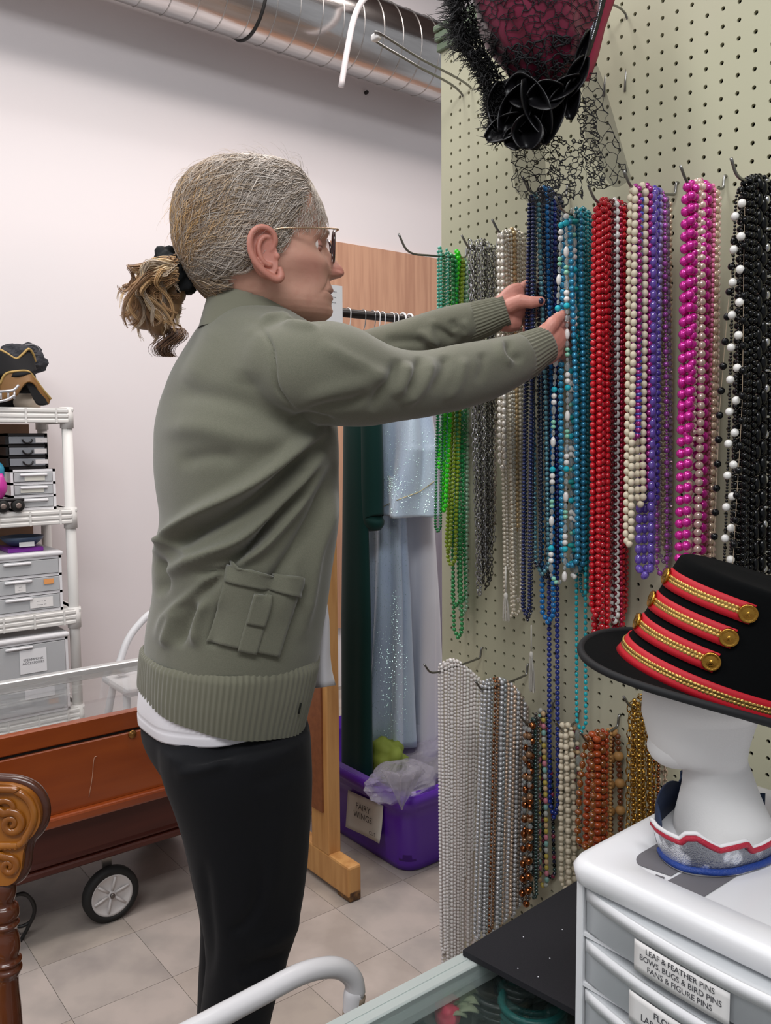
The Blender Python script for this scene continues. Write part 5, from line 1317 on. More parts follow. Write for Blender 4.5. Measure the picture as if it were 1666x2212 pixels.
# garments: hanging cloth, narrow across the rail, wide along y
def garment(name, x, hw, y0, y1, z0, z1, mt, label, amp=.02, nf=5, flare=1.3, seed=0, cat='dress', wx=.035, parent=None, zslope=0, col=None):
    n, m_ = 60, 72; R = []
    for i, v in enumerate(np.linspace(0, 1, n)):
        z = z1 + (z0 - z1) * v; yc = (y0 + y1) / 2; hy = (y1 - y0) / 2 * (0.62 + 0.38 * min(1, v * 1.6) if v < .6 else 1) * (1 + (flare - 1) * v); hxx = wx * (0.6 + 0.8 * v)
        if v < .05: hy *= (v / .05) ** .5 * .9 + .1; hxx *= .5 + v * 10
        row = []
        for j in range(m_):
            a = 2 * math.pi * j / m_
            f = 1 + amp / hw * math.sin(nf * a + seed + 1.2 * v + .6 * math.sin(3 * v + a)) * (.3 + v) + .25 * amp / hw * math.sin((2 * nf + 1) * a + seed * 2 - v * 2) * v
            row.append((x + hxx * math.cos(a) * f, yc + hy * math.sin(a) * (1 + .35 * (f - 1)), z + zslope * math.sin(a)))
        R.append(row)
    # inner turn at the hem so the cloth has thickness
    last = np.array(R[-1]); c_ = last.mean(0); R.append(c_ + (last - c_) * .95 + (0, 0, .003)); R.append(c_ + (last - c_) * .93 + (0, 0, .12))
    V, F = loft(np.array(R), cap=False); F.append(tuple(range(m_))[::-1])
    return obj(name, V, F, mt, parent, label=label, cat=cat)
M_green = mat('dark_green_velvet', '06332f', .75, sheen=.1, bump=(500, .2, .0006), spec=.25)
M_blue = mat('iridescent_organza', 'c6d9e6', .3, metal=.0, sheen=.6, var=(7, 'a4b6d6', .7, .35, .65), stretch=(1, 1, .25), bump=(500, .8, .001), coat=.3)
M_white = mat('white_satin', 'eeeef4', .45, sheen=.3, spec=.4)
yb0 = yr_ - .24; yb1 = yr_ + .24
def gar(name, X, pl, pr, pyb, mt, label, **k):
    """garment in the plane X seen between two picture columns, hem at pyb"""
    ya = at_x(pl, 1300, X)[1]; yb = at_x(pr, 1300, X)[1]
    return garment(name, X, .05, yb, ya, at_x((pl + pr) / 2, pyb, X)[2], k.pop('ztop', rz - .10), mt, label, **k)
Xg = 1.46
dg_ = gar('green_dress', Xg, 741, 800, 1690, M_green, 'long dark green dress hanging nearest the rack post', amp=.004, nf=3, flare=1.0, seed=.4, wx=.022)
ys_ = at_x(812, 1000, Xg + .02)[1]
slv = cr([(Xg + .02, ys_ + .03, rz - .13), (Xg + .02, ys_ + .02, rz - .40), (Xg + .02, ys_ + .02, rz - .60), (Xg + .02, ys_, at_x(815, 1110, Xg)[2])], 30)
obj('sleeve', *tube(slv, np.interp(np.linspace(0, 1, 30), [0, .5, .85, 1], [.028, .032, .030, .012]), 20, sq=1.3), M_green, dg_)
bd = gar('sheer_blue_dress', 1.60, 795, 868, 1600, M_blue, 'shimmering pale blue sheer dress hanging right of the green one', amp=.016, nf=7, flare=1.15, seed=1.1, wx=.05)
ov = gar('sheer_overlay', 1.60, 790, 930, 1110, M_blue, None, amp=.012, nf=6, flare=1.0, seed=2.0, wx=.07, parent=bd, cat=None)
ovm = ov.data; dv = np.array([v.co[:] for v in ovm.vertices]) + ORG[ov.name]; bt = BVHTree.FromPolygons([tuple(v) for v in dv], [tuple(p_.vertices) for p_ in ovm.polygons])
Q = [on_card(px, py, .003, tree=bt) for px, py in [(803, 1100), (820, 1098), (838, 1090), (860, 1080), (885, 1070), (905, 1062), (925, 1050), (938, 1040)]]
Q = [q for q in Q if q is not None]
if len(Q) > 3: obj('gold_piping', *tube(cr(Q, 30), .0013, 5), mat('gold_thread', 'c9bd8c', .3, metal=.6), bd)
dv2 = np.array([v.co[:] for v in bd.data.vertices]) + ORG[bd.name]; bt2 = BVHTree.FromPolygons([tuple(v) for v in dv2], [tuple(p_.vertices) for p_ in bd.data.polygons])
b = MB()
for i in range(1300):
    px, py = (rng.uniform(812, 948), rng.uniform(930, 1110)) if i < 500 else (rng.uniform(800, 880), rng.uniform(1110, 1590))
    if i < 160: px, py = rng.normal(845, 10), rng.normal(1048, 14)
    q = on_card(px, py, .001, tree=bt if py < 1110 else bt2)
    if q is None: continue
    V = q + np.array([[.0011, 0, 0], [0, .0004, .0011], [-.0011, 0, 0], [0, -.0004, -.0011], [0, .001, 0], [0, -.001, 0]]) * rng.uniform(.5, 1.2)
    b.add(V, [(0, 1, 5), (1, 2, 5), (2, 3, 5), (3, 0, 5)])
b.obj('glitter', mat('glitter', 'bfe6dc', .15, metal=1), bd, smooth=False, kind='stuff')
gar('white_gown', 1.72, 850, 940, 1620, M_white, 'long plain white satin gown hanging right of the blue dress', amp=.012, nf=4, flare=1.05, seed=2.2, wx=.05, ztop=rz - .11)
gar('white_robe', 1.86, 900, 968, 1600, mat('greyed_white_cloth', 'cdc6d0', .7), 'greyish white robe hanging behind the pegboard edge', amp=.02, nf=4, flare=1.05, seed=.2, wx=.05, ztop=rz - .11)
gar('maroon_garment', 2.0, 905, 985, 1500, mat('maroon_cloth', '2c0c14', .7), 'dark maroon garment showing between the white robe and the pegboard', amp=.01, nf=3, flare=1.1, seed=.2, wx=.03, ztop=rz - .11)
# frill on the shoulder of the white gowns
# ------------------------------------------------------------------ purple tub
tub = empty('storage_tub', at_z(880, 1887, 0) + (0.2, .25, 0), 'deep purple plastic storage tub stuffed with clear bags on the floor under the gowns', 'storage box')
M_pur = mat('purple_plastic', '54219a', .35, coat=.2)
tc_ = at_z(880, 1885, 0)      # near left bottom corner
tx, ty = tc_[0] - .012, tc_[1] - .012; lx, ly = .46, .62; zh = at_z(880, 1887, 0)[2] + .335
zh = at_y(940, 1690, ty)[2]
def rrect(x0, y0, x1, y1, r, k=6):
    out = []
    for cx_, cy2, a0 in ((x1 - r, y0 + r, -90), (x1 - r, y1 - r, 0), (x0 + r, y1 - r, 90), (x0 + r, y0 + r, 180)):
        for q in range(k + 1):
            a = math.radians(a0 + 90 * q / k); out.append((cx_ + r * math.cos(a), cy2 + r * math.sin(a)))
    return np.array(out)
R = []
for v, z in ((0, 0.004), (0, 0.02), (.25, .09), (.5, .16), (.75, .25), (.8, zh - .05), (.8, zh - .045), (1.35, zh - .045), (1.35, zh), (1.2, zh), (1.0, zh - .04), (.7, .2), (0.2, .03)):
    o_ = .03 * v; q = rrect(tx - o_, ty - o_, tx + lx + o_, ty + ly + o_, .055)
    if v in (1.0,): q = rrect(tx - o_ + .012, ty - o_ + .012, tx + lx + o_ - .012, ty + ly + o_ - .012, .05)
    if (v, z) in ((.7, .2), (.2, .03)): q = rrect(tx - o_ + .006, ty - o_ + .006, tx + lx + o_ - .006, ty + ly + o_ - .006, .05)
    R.append(np.c_[q, np.full(len(q), z)])
obj('bin', *loft(np.array(R)), M_pur, tub)
# note taped on its left side
xs_ = tx - .017
n0 = [at_x(*p_, xs_) for p_ in ((754, 1706), (830, 1740), (826, 1820), (751, 1785))]
G = np.array([[(1 - u) * (1 - v) * n0[0] + u * (1 - v) * n0[1] + u * v * n0[2] + (1 - u) * v * n0[3] + np.array([-.003 - .008 * (u * v) ** 3 - .004 * (1 - u) * v, 0, 0]) for v in np.linspace(0, 1, 10)] for u in np.linspace(0, 1, 12)])
note = obj('paper_note', *slab(G, np.array([-.0006, 0, 0])), mat('note_paper', 'cfccc2', .7), tub, label='white handwritten note')
ux = unit(n0[1] - n0[0]); uy = unit(n0[0] - n0[3])
text_on('FAIRY\nWINGS', .028, sum(n0) / 4 + ux * -.0 + uy * .012 + np.array([-.008, 0, 0]), ux, uy, mat('marker', '33312f', .7), note, lift=.002)
text_on('CUT', .016, n0[2] * .8 + n0[0] * .2 + uy * -.004 + np.array([-.010, 0, 0]), ux, uy, mat('marker', '33312f', .7), note, lift=.002)
# clear bags bulging out of the tub
M_bag = mat('clear_bag', 'd6d3dc', .12, trans=.55, alpha=.55, ior=1.2, bump=(25, .9, .01))
def crumple(c, r, seed, n=26, m_=18, amp=.35):
    V, F = sph((0, 0, 0), 1.0, n, m_)
    for i, v in enumerate(V):
        a = noise.noise(Vector(v) * 1.7 + Vector((seed, 0, 0))); b_ = 1 - abs(noise.noise(Vector(v) * 4.2 + Vector((0, seed, 3)))) * 2
        V[i] = v * (1 + amp * a + amp * .35 * b_)
    return V * np.asarray(r) + np.asarray(c), F
zt_ = zh
for i, (px, py, Yd, r_, mt_, lb) in enumerate([(935, 1650, .16, (.13, .12, .07), M_bag, 'crumpled clear plastic bag spilling over the right of the purple tub'), (865, 1690, .05, (.09, .07, .055), M_bag, 'clear plastic bag drooping over the near corner of the tub'), (905, 1640, .3, (.16, .16, .08), M_bag, 'clear plastic bag at the back of the tub')]):
    c_ = at_y(px, py, ty + Yd); obj('plastic_bag', *crumple(c_, r_, i * 7.3), mt_, label=lb, cat='bag', group='plastic bags on the purple tub', smooth=False)
c_ = at_y(838, 1640, ty + .18); obj('lime_cloth', *crumple(c_, (.05, .06, .055), 4.4), mat('lime_cloth', '7c8c34', .7), label='lime green cloth bundle in a bag on the purple tub', cat='cloth')
c_ = at_y(935, 1615, ty + .38); obj('dark_bag', *crumple(c_, (.12, .12, .06), 9.1), mat('dark_bag', '4c4a4c', .25, alpha=.9, bump=(25, .8, .01)), label='dark grey plastic bag on the tub below the white gown', cat='bag', smooth=False)
# drooping point of film over the tub edge
b = MB(); G = []
for i, v in enumerate(np.linspace(0, 1, 10)):
    row = []
    for u in np.linspace(-1, 1, 12):
        px = 868 + u * (44 * (1 - v) + 3); py = 1672 + 78 * v - 10 * abs(u)
        row.append(at_y(px, py, ty - .036) + np.array([0, .004 * math.sin(u * 9 + v * 3), 0]))
    G.append(row)
obj('film_corner', *slab(np.array(G), .0006), M_bag, bpy.data.objects['plastic_bag.001'])
# ------------------------------------------------------------------ glass topped display case on wheels at the left
Yc = 2.05
pA = at_y(0, 1593, Yc); pB = at_y(298, 1532, Yc); zA = (pA[2] + pB[2]) / 2
M_mah = mat('mahogany', '98491c', .28, coat=.35, var=(3.5, '6e2b12', .7, .35, .7), stretch=(.6, 4, 4), detail=7)
M_mahd = mat('mahogany_dark', '4e2016', .4, var=(5, '3b150e', .6), stretch=(.6, 4, 4))
cs = empty('display_case', (0.4, Yc + .25, .1), 'reddish wooden display case with a glass top and pale rail, set on small wheels', 'display case')
xL, xR = -.75, 1.10
zb1 = at_y(100, 1775, Yc)[2]; zb0 = at_y(100, 1896, Yc)[2]
zl = at_y(0, 1640, Yc)[2]
obj('top_rail', *boxm((xL, Yc - .002, zl + .003), (xR, Yc + .02, zA), .003), M_mah, cs, smooth=False)
# drop front door
zd0 = zb1 + .010
fr = obj('front_door', *boxm((xL + .01, Yc - .002, zd0), (xR, Yc + .016, zl - .004), .003), M_mah, cs, smooth=False)
obj('shadow_gap', *boxm((xL + .01, Yc + .004, zl - .006), (xR, Yc + .02, zl + .004)), mat('gap_black', '120806', .9), cs, smooth=False)
obj('ledge', *boxm((xL, Yc - .022, zb1 - .014), (xR, Yc + .02, zb1 + .012), .006, 2), M_mah, cs, smooth=False)
obj('lower_panel', *boxm((xL + .01, Yc + .012, zb0 + .025), (xR, Yc + .03, zb1 - .012)), M_mahd, cs, smooth=False)
b = MB(); b.add(*boxm((xL, Yc + .0, zb0), (xR, Yc + .03, zb0 + .018), .004)); b.add(*boxm((xL, Yc + .006, zb0 + .018), (xR, Yc + .03, zb0 + .034), .006)); b.obj('base_moulding', M_mahd, cs, smooth=False)
obj('body', *boxm((xL + .01, Yc + .03, zb0 + .005), (xR, Yc + .50, zA - .24)), M_mahd, cs, smooth=False)
obj('inner_floor', *boxm((xL + .02, Yc + .02, zA - .24), (xR, Yc + .47, zA - .235)), mat('grey_lining', '8b8a88', .6), cs, smooth=False)
M_glass = mat('case_glass', 'dfe8e6', .02, trans=1.0, ior=1.15, alpha=.28)
obj('glass_top', *boxm((xL + .02, Yc + .02, zA - .012), (xR, Yc + .46, zA - .004)), M_glass, cs, smooth=False)
M_al = mat('pale_rail', 'c9c9c8', .35, metal=.3)
zr0 = at_y(0, 1500, Yc + .47)[2]
b = MB(); b.add(*boxm((xL, Yc + .455, zA - .03), (xR, Yc + .485, zA + .004), .003)); b.obj('rear_rail', M_al, cs, smooth=False)
# brass lock, knob and scuffs on the door
lk = at_y(286, 1586, Yc - .004); obj('lock', *lathe([(.001, .006), (.004, .006), (.005, .004), (.009, .004), (.011, .001), (.011, 0)], 20, lk, (0, -1, 0)), mat('old_brass', '8a6436', .35, metal=.9), cs)
kb = at_y(60, 1692, Yc - .004); obj('knob', *lathe([(.006, 0), (.005, .006), (.010, .012), (.012, .018), (.009, .024), (.002, .026)], 20, kb, (0, -1, 0)), mat('dark_knob', '2a2220', .2, metal=.6), cs)
b = MB(); s0 = at_y(192, 1722, Yc - .0028); s1_ = at_y(203, 1640, Yc - .0028); b.add(*tube(cr([s0, (s0 + s1_) / 2 + (.002, 0, 0), s1_, s1_ + (.008, 0, .006)], 12), .0009, 4)); b.obj('scratch', mat('scratch_paint', 'b58a72', .6), fr)
# wheels
M_tyre = mat('black_rubber', '191817', .7); M_hub = mat('white_hub', 'c9c4c2', .45)
def wheel(px, py, Y):
    c_ = at_y(px, py, Y); r_ = c_[2]
    a = (0, -1, 0)
    w = obj('wheel', *lathe([(.70 * r_, -.014), (.88 * r_, -.016), (r_, -.009), (r_, .009), (.88 * r_, .016), (.76 * r_, .014), (.76 * r_, -.010)], 40, c_, a, capt=False), M_tyre, cs)
    b = MB(); b.add(*lathe([(.001, .010), (.10 * r_, .012), (.16 * r_, .006), (.45 * r_, .004), (.68 * r_, .010), (.75 * r_, .014), (.75 * r_, -.012)], 40, c_, a))
    for k in range(6):
        t_ = k * math.pi / 3 + .3; e0 = np.array([math.cos(t_), 0, math.sin(t_)]) ; b.add(*tube([c_ + e0 * .14 * r_ + (0, -.007, 0), c_ + e0 * .66 * r_ + (0, -.010, 0)], .0035, 6))
    b.obj('hub', M_hub, w); obj('axle_nut', *lathe([(.0065, .010), (.0065, .017), (.003, .019)], 8, c_, a), mat('steel_nut', '77716d', .4, metal=1), w)
    return c_, r_
wc, wr = wheel(239, 1930, 2.08)
obj('wheel_bracket', *boxm((wc[0] - .012, wc[1] + .018, wc[2] - .01), (wc[0] + .012, wc[1] + .024, zb0 + .02)), mat('bracket_steel', 'a9a29c', .4, metal=.8), cs, smooth=False)
for xx in (-.6, 1.0): 
    w2 = obj('wheel', *lathe([(.3 * wr, -.014), (.9 * wr, -.016), (wr, -.009), (wr, .009), (.9 * wr, .016), (.3 * wr, .014)], 32, (xx, 2.45, wr), (0, -1, 0)), M_tyre, cs)
# black cable coil on the floor under the case
cb = [at_z(20, 2015, .004), at_z(60, 2000, .06), at_y(78, 1960, 1.98), at_y(70, 1934, 1.98), at_y(42, 1930, 1.98), at_y(22, 1940, 1.98), at_y(15, 1960, 1.98)]
cpts = [(8, 1948), (32, 1934), (58, 1934), (74, 1955), (70, 1985), (50, 2000), (28, 2002), (10, 2008)]; cpts2 = [(20, 1940), (50, 1930), (68, 1945), (74, 1970), (62, 2000), (45, 2030), (25, 2050)]
Yk = at_z(30, 2050, .005)[1]
b = MB()
for cp_ in (cpts, cpts2): b.add(*tube(cr([at_y(a, c_, Yk + .0 + .04 * k / 7) for k, (a, c_) in enumerate(cp_)], 50), .0045, 8))
b.obj('power_cable', mat('cable_black', '1b1918', .5), label='looped black power cable hanging down beside the carved chair post', cat='cable')
# ------------------------------------------------------------------ white plastic shelving unit
M_pl = mat('white_shelf_plastic', 'dcdad6', .5)
Ys0, Ys1 = 3.0, 3.335
zs = [at_y(60, yy, Ys0)[2] for yy in (880, 1104, 1328, 1548)]
zs = [zs[0] + .0, zs[1], zs[2], zs[3]]
su = empty('shelving_unit', (.5, 3.15, 0), 'white plastic shelving unit against the wall left of the woman, crowded with drawers', 'shelf')
xr = .945; xl_ = .05
for (X, Y) in ((xr, Ys0 + .02), (xr, Ys1 - .02), (xl_, Ys0 + .02), (xl_, Ys1 - .02)):
    obj('post', *tube([(X, Y, 0), (X, Y, zs[0])], .018, 16), M_pl, su)
    for z in zs: obj('post_collar', *tube([(X, Y, z - .07), (X, Y, z + .004)], .023, 16), M_pl, su)
for z in zs + [.12]:
    b = MB(); b.add(*boxm((xl_ - .02, Ys0, z - .012), (xr + .02, Ys1, z), .003))
    for k in range(3): b.add(*boxm((xl_, Ys0 - .006, z - .052 + k * .0175), (xr, Ys0 + .01, z - .052 + k * .0175 + .0135), .003))
    b.add(*boxm((xl_, Ys0 - .002, z - .052), (xr, Ys0 + .006, z)))
    b.add(*boxm((xr - .01, Ys0, z - .052), (xr + .012, Ys1, z), .002))
    for k in range(9): b.add(*boxm((xl_ + .05 + k * .10, Ys0 - .0085, z - .052), (xl_ + .056 + k * .10, Ys0 - .004, z - .002)))
    b.obj('shelf_board', M_pl, su, smooth=False)
def drawers(name, x0, x1, y0, y1, z0, z1, n, frame, front, label, labs, handle='lip', top=None, gap=.004, contents=None, hcol=None):
    e = empty(name, ((x0 + x1) / 2, (y0 + y1) / 2, z0), label, 'drawers')
    t = .009; b = MB()
    b.add(*boxm((x0, y0, z0), (x0 + t, y1, z1))); b.add(*boxm((x1 - t, y0, z0), (x1, y1, z1))); b.add(*boxm((x0, y1 - t, z0), (x1, y1, z1)))
    for k in range(n + 1):
        zz = z0 + (z1 - z0 - t) * k / n; b.add(*boxm((x0, y0, zz), (x1, y1, zz + t)))
    b.obj('cabinet_frame', frame, e, smooth=False)
    if top: obj('top_cover', *boxm((x0 - .006, y0 - .008, z1), (x1 + .006, y1, z1 + .016), .006, 2), top, e, smooth=False)
    hh = (z1 - z0 - t) / n
    for k in range(n):
        a = z0 + hh * k + t + gap / 2; c_ = z0 + hh * (k + 1) - gap / 2
        b = MB(); b.add(*boxm((x0 + t + .002, y0 - .004, a), (x1 - t - .002, y0, c_), .001)); b.add(*boxm((x0 + t + .002, y0, a), (x1 - t - .002, y1 - .03, a + .002))); 
        d_ = b.obj('drawer', front, e, smooth=False)
        xm = (x0 + x1) / 2
        if handle == 'ring':
            P_ = [(xm - .0 + .016 * math.cos(t_), y0 - .008, (a + c_) / 2 + .004 + .014 * math.sin(t_)) for t_ in np.linspace(math.pi, 2 * math.pi, 12)]; obj('handle', *tube(P_, .003, 6), hcol or frame, d_)
        else: obj('handle', *boxm((xm - .045, y0 - .012, c_ - .012), (xm + .045, y0 - .003, c_ - .003), .003), hcol or frame, d_)
        if contents and contents[k]:
            b = MB(); 
            for q in range(12):
                b.add(*crumple((rng.uniform(x0 + .03, x1 - .03), y0 + rng.uniform(.02, .05), a + hh * .25), (.022, .014, hh * .22), q * 3.1 + k, 8, 6), mi=int(rng.integers(len(contents[k]))))
            b.obj('contents', [mat('cont_' + h_, h_, .5) for h_ in contents[k]], d_, smooth=False, kind='stuff')
        for (fx_, fw_, fz_, fh_, cl_, tx_) in labs.get(k, []):
            lx0 = x0 + (x1 - x0) * fx_; lw = (x1 - x0) * fw_; zc_ = a + (c_ - a) * fz_; lh_ = (c_ - a) * fh_
            l_ = obj('paper_label', *boxm((lx0, y0 - .0062, zc_ - lh_ / 2), (lx0 + lw, y0 - .0048, zc_ + lh_ / 2)), mat('label_' + cl_, cl_, .6), d_, smooth=False)
            if tx_: text_on(tx_, min(lh_ * .36, lw / (.68 * max(len(q_) for q_ in tx_.split(chr(10))))), (lx0 + lw / 2, y0 - .0062, zc_), (1, 0, 0), (0, 0, 1), mat('ink', '3b3b42', .7), l_, lift=.0004)
    return e
M_smk = mat('smoky_drawer', '8f9298', .3, alpha=.75); M_clr = mat('frosted_drawer', 'c9cbcd', .3, alpha=.72); M_blk = mat('black_plastic', '1d1b1d', .4); M_wht = mat('white_plastic', 'e3e2e4', .35)
def fx(px, py, Y): return at_y(px, py, Y)
a = fx(14, 1012, 3.03); c_ = fx(105, 1012, 3.03); zt2 = fx(60, 936, 3.03)[2]; zm = fx(60, 1013, 3.03)[2]
drawers('mini_drawers', a[0], c_[0], 3.03, 3.25, zm, zt2, 3, M_blk, M_smk, 'small black framed three drawer box stacked on the white one, second shelf', {0: [(.68, .3, .55, .6, 'd8d4d4', '-- -')], 1: [(.66, .3, .5, .7, 'd0cccc', '- --')], 2: [(.70, .28, .5, .7, 'd0cccc', '---')]}, handle='ring')
a = fx(25, 1090, 3.02); c_ = fx(122, 1090, 3.02)
drawers('mini_drawers', a[0], c_[0], 3.02, 3.27, zs[1] + .001, fx(60, 1014, 3.02)[2], 3, M_wht, M_clr, 'white three drawer box under the black one, beside the toy wheels', {1: [(.2, .52, .5, .6, 'd9d7cc', '')], 2: [(.3, .45, .4, .6, 'd9d7cc', '')]})
# toy vehicle wheels and coloured toy
tv = empty('toy_car', fx(30, 1095, 2.99), 'black wheeled toy with a pink body at the left edge of the second shelf', 'toy')
for px in (5, 38):
    c2 = fx(px, 1086, 2.995); c2[2] = zs[1] + .021; w = obj('wheel', *lathe([(.004, -.012), (.017, -.013), (.021, -.008), (.021, .008), (.017, .013), (.004, .012)], 24, c2, (0, -1, 0)), M_tyre, tv); obj('hub', *lathe([(.001, .013), (.009, .015), (.010, .012)], 12, c2, (0, -1, 0)), mat('grey_hub', '8d7f78', .4, metal=.5), w)
obj('chassis', *box(fx(22, 1080, 3.0), (.085, .03, .012), None, .004, 2), M_blk, tv)
obj('pink_body', *crumple(fx(-2, 1050, 3.01), (.022, .03, .045), 2.2, 14, 10, .2), mat('pink_plastic', 'c53a9a', .4), tv)
obj('blue_cap', *crumple(fx(-3, 1020, 3.02), (.018, .02, .03), 3.2, 14, 10, .2), mat('blue_plastic', '2f7f9c', .4), tv)
# third shelf: white drawers with a purple box and a dish on top
a = fx(-60, 1300, 3.0); c_ = fx(136, 1300, 3.01); zt3 = fx(60, 1205, 3.01)[2]
drawers('drawer_unit', a[0], c_[0], 3.01, 3.29, zs[2] + .001, zt3, 3, M_wht, M_clr, 'white three drawer unit with handwritten labels on the third shelf', {0: [(.62, .26, .5, .7, 'e6e4e2', '--- - --\n----- --')], 1: [(.46, .12, .4, .6, 'e6e4e2', '---\n----')], 2: []}, top=M_wht, contents=[('7a3034', '8a7a70', 'b8a890'), ('2a3148', '8c6a5c', '9a9aa0', '5a2a30'), ('c9c6b8', 'd6d3c4')])
bx_ = fx(60, 1195, 3.05); obj('orange_note', *boxm(fx(95, 1262, 3.004) - (0, .001, 0), fx(116, 1249, 3.004)), mat('orange_note', 'e8a060', .6), label='small orange sticky note on the front of the handwritten-label drawers', cat='note', smooth=False)
zt3b = zt3 + .016
pb_ = fx(18, 1195, 3.04); pc2 = fx(95, 1195, 3.04); obj('purple_box', *boxm((pb_[0], 3.04, zt3b), (pc2[0], 3.18, zt3b + .016), .003), mat('bright_purple', '7a2f96', .35), label='flat bright purple box lying on the third shelf drawers', cat='box', smooth=False)
dc = fx(48, 1170, 3.11); dish = obj('oval_dish', *lathe([(.02, 0), (.045, .004), (.068, .024), (.072, .034), (.066, .034), (.058, .022), (.03, .008), (.001, .006)], 30, (dc[0], dc[1], zt3b + .016)), mat('slate_blue', '4a5b74', .4), label='round slate blue dish standing on the purple box', cat='dish')
lp = fx(58, 1180, 3.035); obj('paper_label', *box((lp[0], 3.034, zt3b + .028), (.05, .001, .016)), mat('paper', 'e4e4e4', .6), dish, smooth=False)
# fourth shelf: big drawers with printed label
a = fx(-70, 1500, 3.0); c_ = fx(147, 1500, 3.01); zt4 = fx(60, 1385, 3.0)[2]
drawers('drawer_unit', a[0], c_[0], 2.99, 3.3, zs[3] + .001, zt4, 2, M_wht, M_clr, 'larger white drawer unit with a printed steampunk accessories label', {1: [(.50, .27, .5, .72, 'e6e6e8', 'STEAMPUNK\nACCESSORIES')], 0: [(.54, .30, .7, .5, 'dddde0', '')]}, top=M_wht, contents=[('2f5a58', '6d4a62', '9a8c96'), ('22304c', '1c2438', 'c0b8a0')])
a = fx(-60, 1590, 3.0); c_ = fx(150, 1590, 3.0)
drawers('drawer_unit', a[0], c_[0], 2.99, 3.3, .121, fx(60, 1570, 2.99)[2] if False else zs[3] - .055, 2, M_wht, M_clr, 'drawer unit with a sashes label, on the lowest shelf behind the display case', {1: [(.40, .36, .6, .5, 'e6e6e8', 'SASHES')], 0: []}, contents=[('8c6a70', '7f8ea0'), ('8c4a50', 'a09aa8', '6c7f8c')])
# hats on the top shelf
ht = empty('pirate_hat', fx(20, 860, 3.1), 'black three-cornered pirate hats with gold braid piled on the top shelf', 'hat')
M_felt = mat('black_felt', '121113', .85); M_braid = mat('gold_braid', 'a88b52', .45, metal=.3); M_brown = mat('brown_leather', '7a5528', .55)
def sheet(pts2, Y, bow, name, mt_, par, th_=.004):
    n = len(pts2[0]); G = []
    top_, bot_ = cr(np.array(pts2[0], float), 24), cr(np.array(pts2[1], float), 24)
    for v in np.linspace(0, 1, 10):
        G.append([at_y(*(top_[j] * (1 - v) + bot_[j] * v), Y - bow * math.sin(j / 23 * math.pi) * (.4 + .6 * v)) for j in range(24)])
    return obj(name, *slab(np.array(G), th_), mt_, par)
zt_s = zs[0]
obj('crown', *sph(fx(5, 830, 3.16), (.10, .08, .10), 24, 14), M_felt, ht)
b1 = sheet([[(-40, 770), (-5, 757), (12, 762), (30, 773), (45, 768), (62, 755), (72, 765)], [(-40, 820), (0, 812), (30, 815), (50, 812), (70, 806), (76, 800), (74, 790)]], 3.06, .05, 'upturned_brim', M_felt, ht)
def braid(pts, Y, bow, par, r=.0045):
    q = cr(np.array(pts, float), 40); obj('gold_edging', *tube([at_y(*q[j], Y - bow * math.sin(j / 39 * math.pi) * .4 - .003) for j in range(40)], r, 8), M_braid, par)
braid([(-40, 768), (-5, 756), (12, 762), (34, 775), (48, 766), (62, 754), (72, 766), (76, 782)], 3.06, .05, b1)
b2 = sheet([[(-20, 800), (10, 795), (40, 800), (66, 802), (74, 806)], [(-20, 860), (10, 850), (40, 850), (70, 850), (80, 848)]], 3.07, .04, 'felt_side', M_felt, ht)
b3 = sheet([[(0, 822), (14, 806), (40, 802), (62, 803), (76, 818), (96, 845), (109, 860)], [(2, 868), (20, 866), (36, 856), (56, 828), (74, 832), (90, 862), (104, 873)]], 3.03, .03, 'brown_brim', M_brown, ht)
braid([(0, 830), (12, 808), (38, 802), (62, 803), (76, 820), (96, 846), (110, 862)], 3.03, .03, b3)
braid([(37, 852), (48, 835), (56, 828)], 3.02, .0, b3, .003)
b4 = sheet([[(56, 830), (68, 822), (80, 842), (98, 862)], [(66, 850), (78, 872), (90, 876), (104, 874)]], 3.01, .0, 'folded_corner', M_felt, ht)
sk = obj('skull_jaw_trim', *tube(cr([fx(-8, 846, 2.985), fx(14, 845, 2.98), fx(30, 842, 2.985), fx(40, 832, 2.99)], 20), .0045, 8), mat('silver_plastic', 'c4c4c8', .3, metal=.5), ht)
b = MB(); b.add(*tube(cr([fx(-8, 868, 2.985), fx(14, 864, 2.98), fx(32, 854, 2.985)], 16), .0045, 8))
for px in (2, 18, 31): b.add(*tube([fx(px, 846, 2.984), fx(px, 862, 2.984)], .0035, 6))
b.obj('silver_bars', mat('silver_plastic', 'c4c4c8', .3, metal=.5), ht)
bk = empty('bag_of_trim', fx(78, 800, 3.2), 'black lace and wire headpiece behind the pirate hat brim', 'headpiece')
obj('lace_fabric', *crumple(fx(50, 775, 3.2), (.075, .05, .05), 6.6, 20, 14, .35), mat('dark_lace', '2c2d33', .7, bump=(90, .8, .004)), bk, smooth=False)
obj('wire_loop', *tube(cr([fx(55, 745, 3.18), fx(75, 745, 3.18), fx(86, 757, 3.18), (fx(86, 775, 3.18)), fx(80, 790, 3.18)], 20), .0015, 6), mat('grey_wire', '8d8b8d', .4), bk)
cn = fx(82, 845, 3.15); obj('candle', *lathe([(.007, 0), (.007, .075), (.003, .082), (.001, .098)], 12, (cn[0], cn[1], zs[0])), mat('pinkish_wax', 'cdb6ae', .4), label='thin pale candle standing behind the pirate hat', cat='candle')
# wrapped paper under the hats
obj('white_hat_box', *crumple(fx(58, 866, 3.12), (.05, .06, .035), 5.5, 18, 12, .12), mat('cream_paper', 'cdbfae', .7), label='crumpled cream paper under the pirate hat on the top shelf', cat='paper')
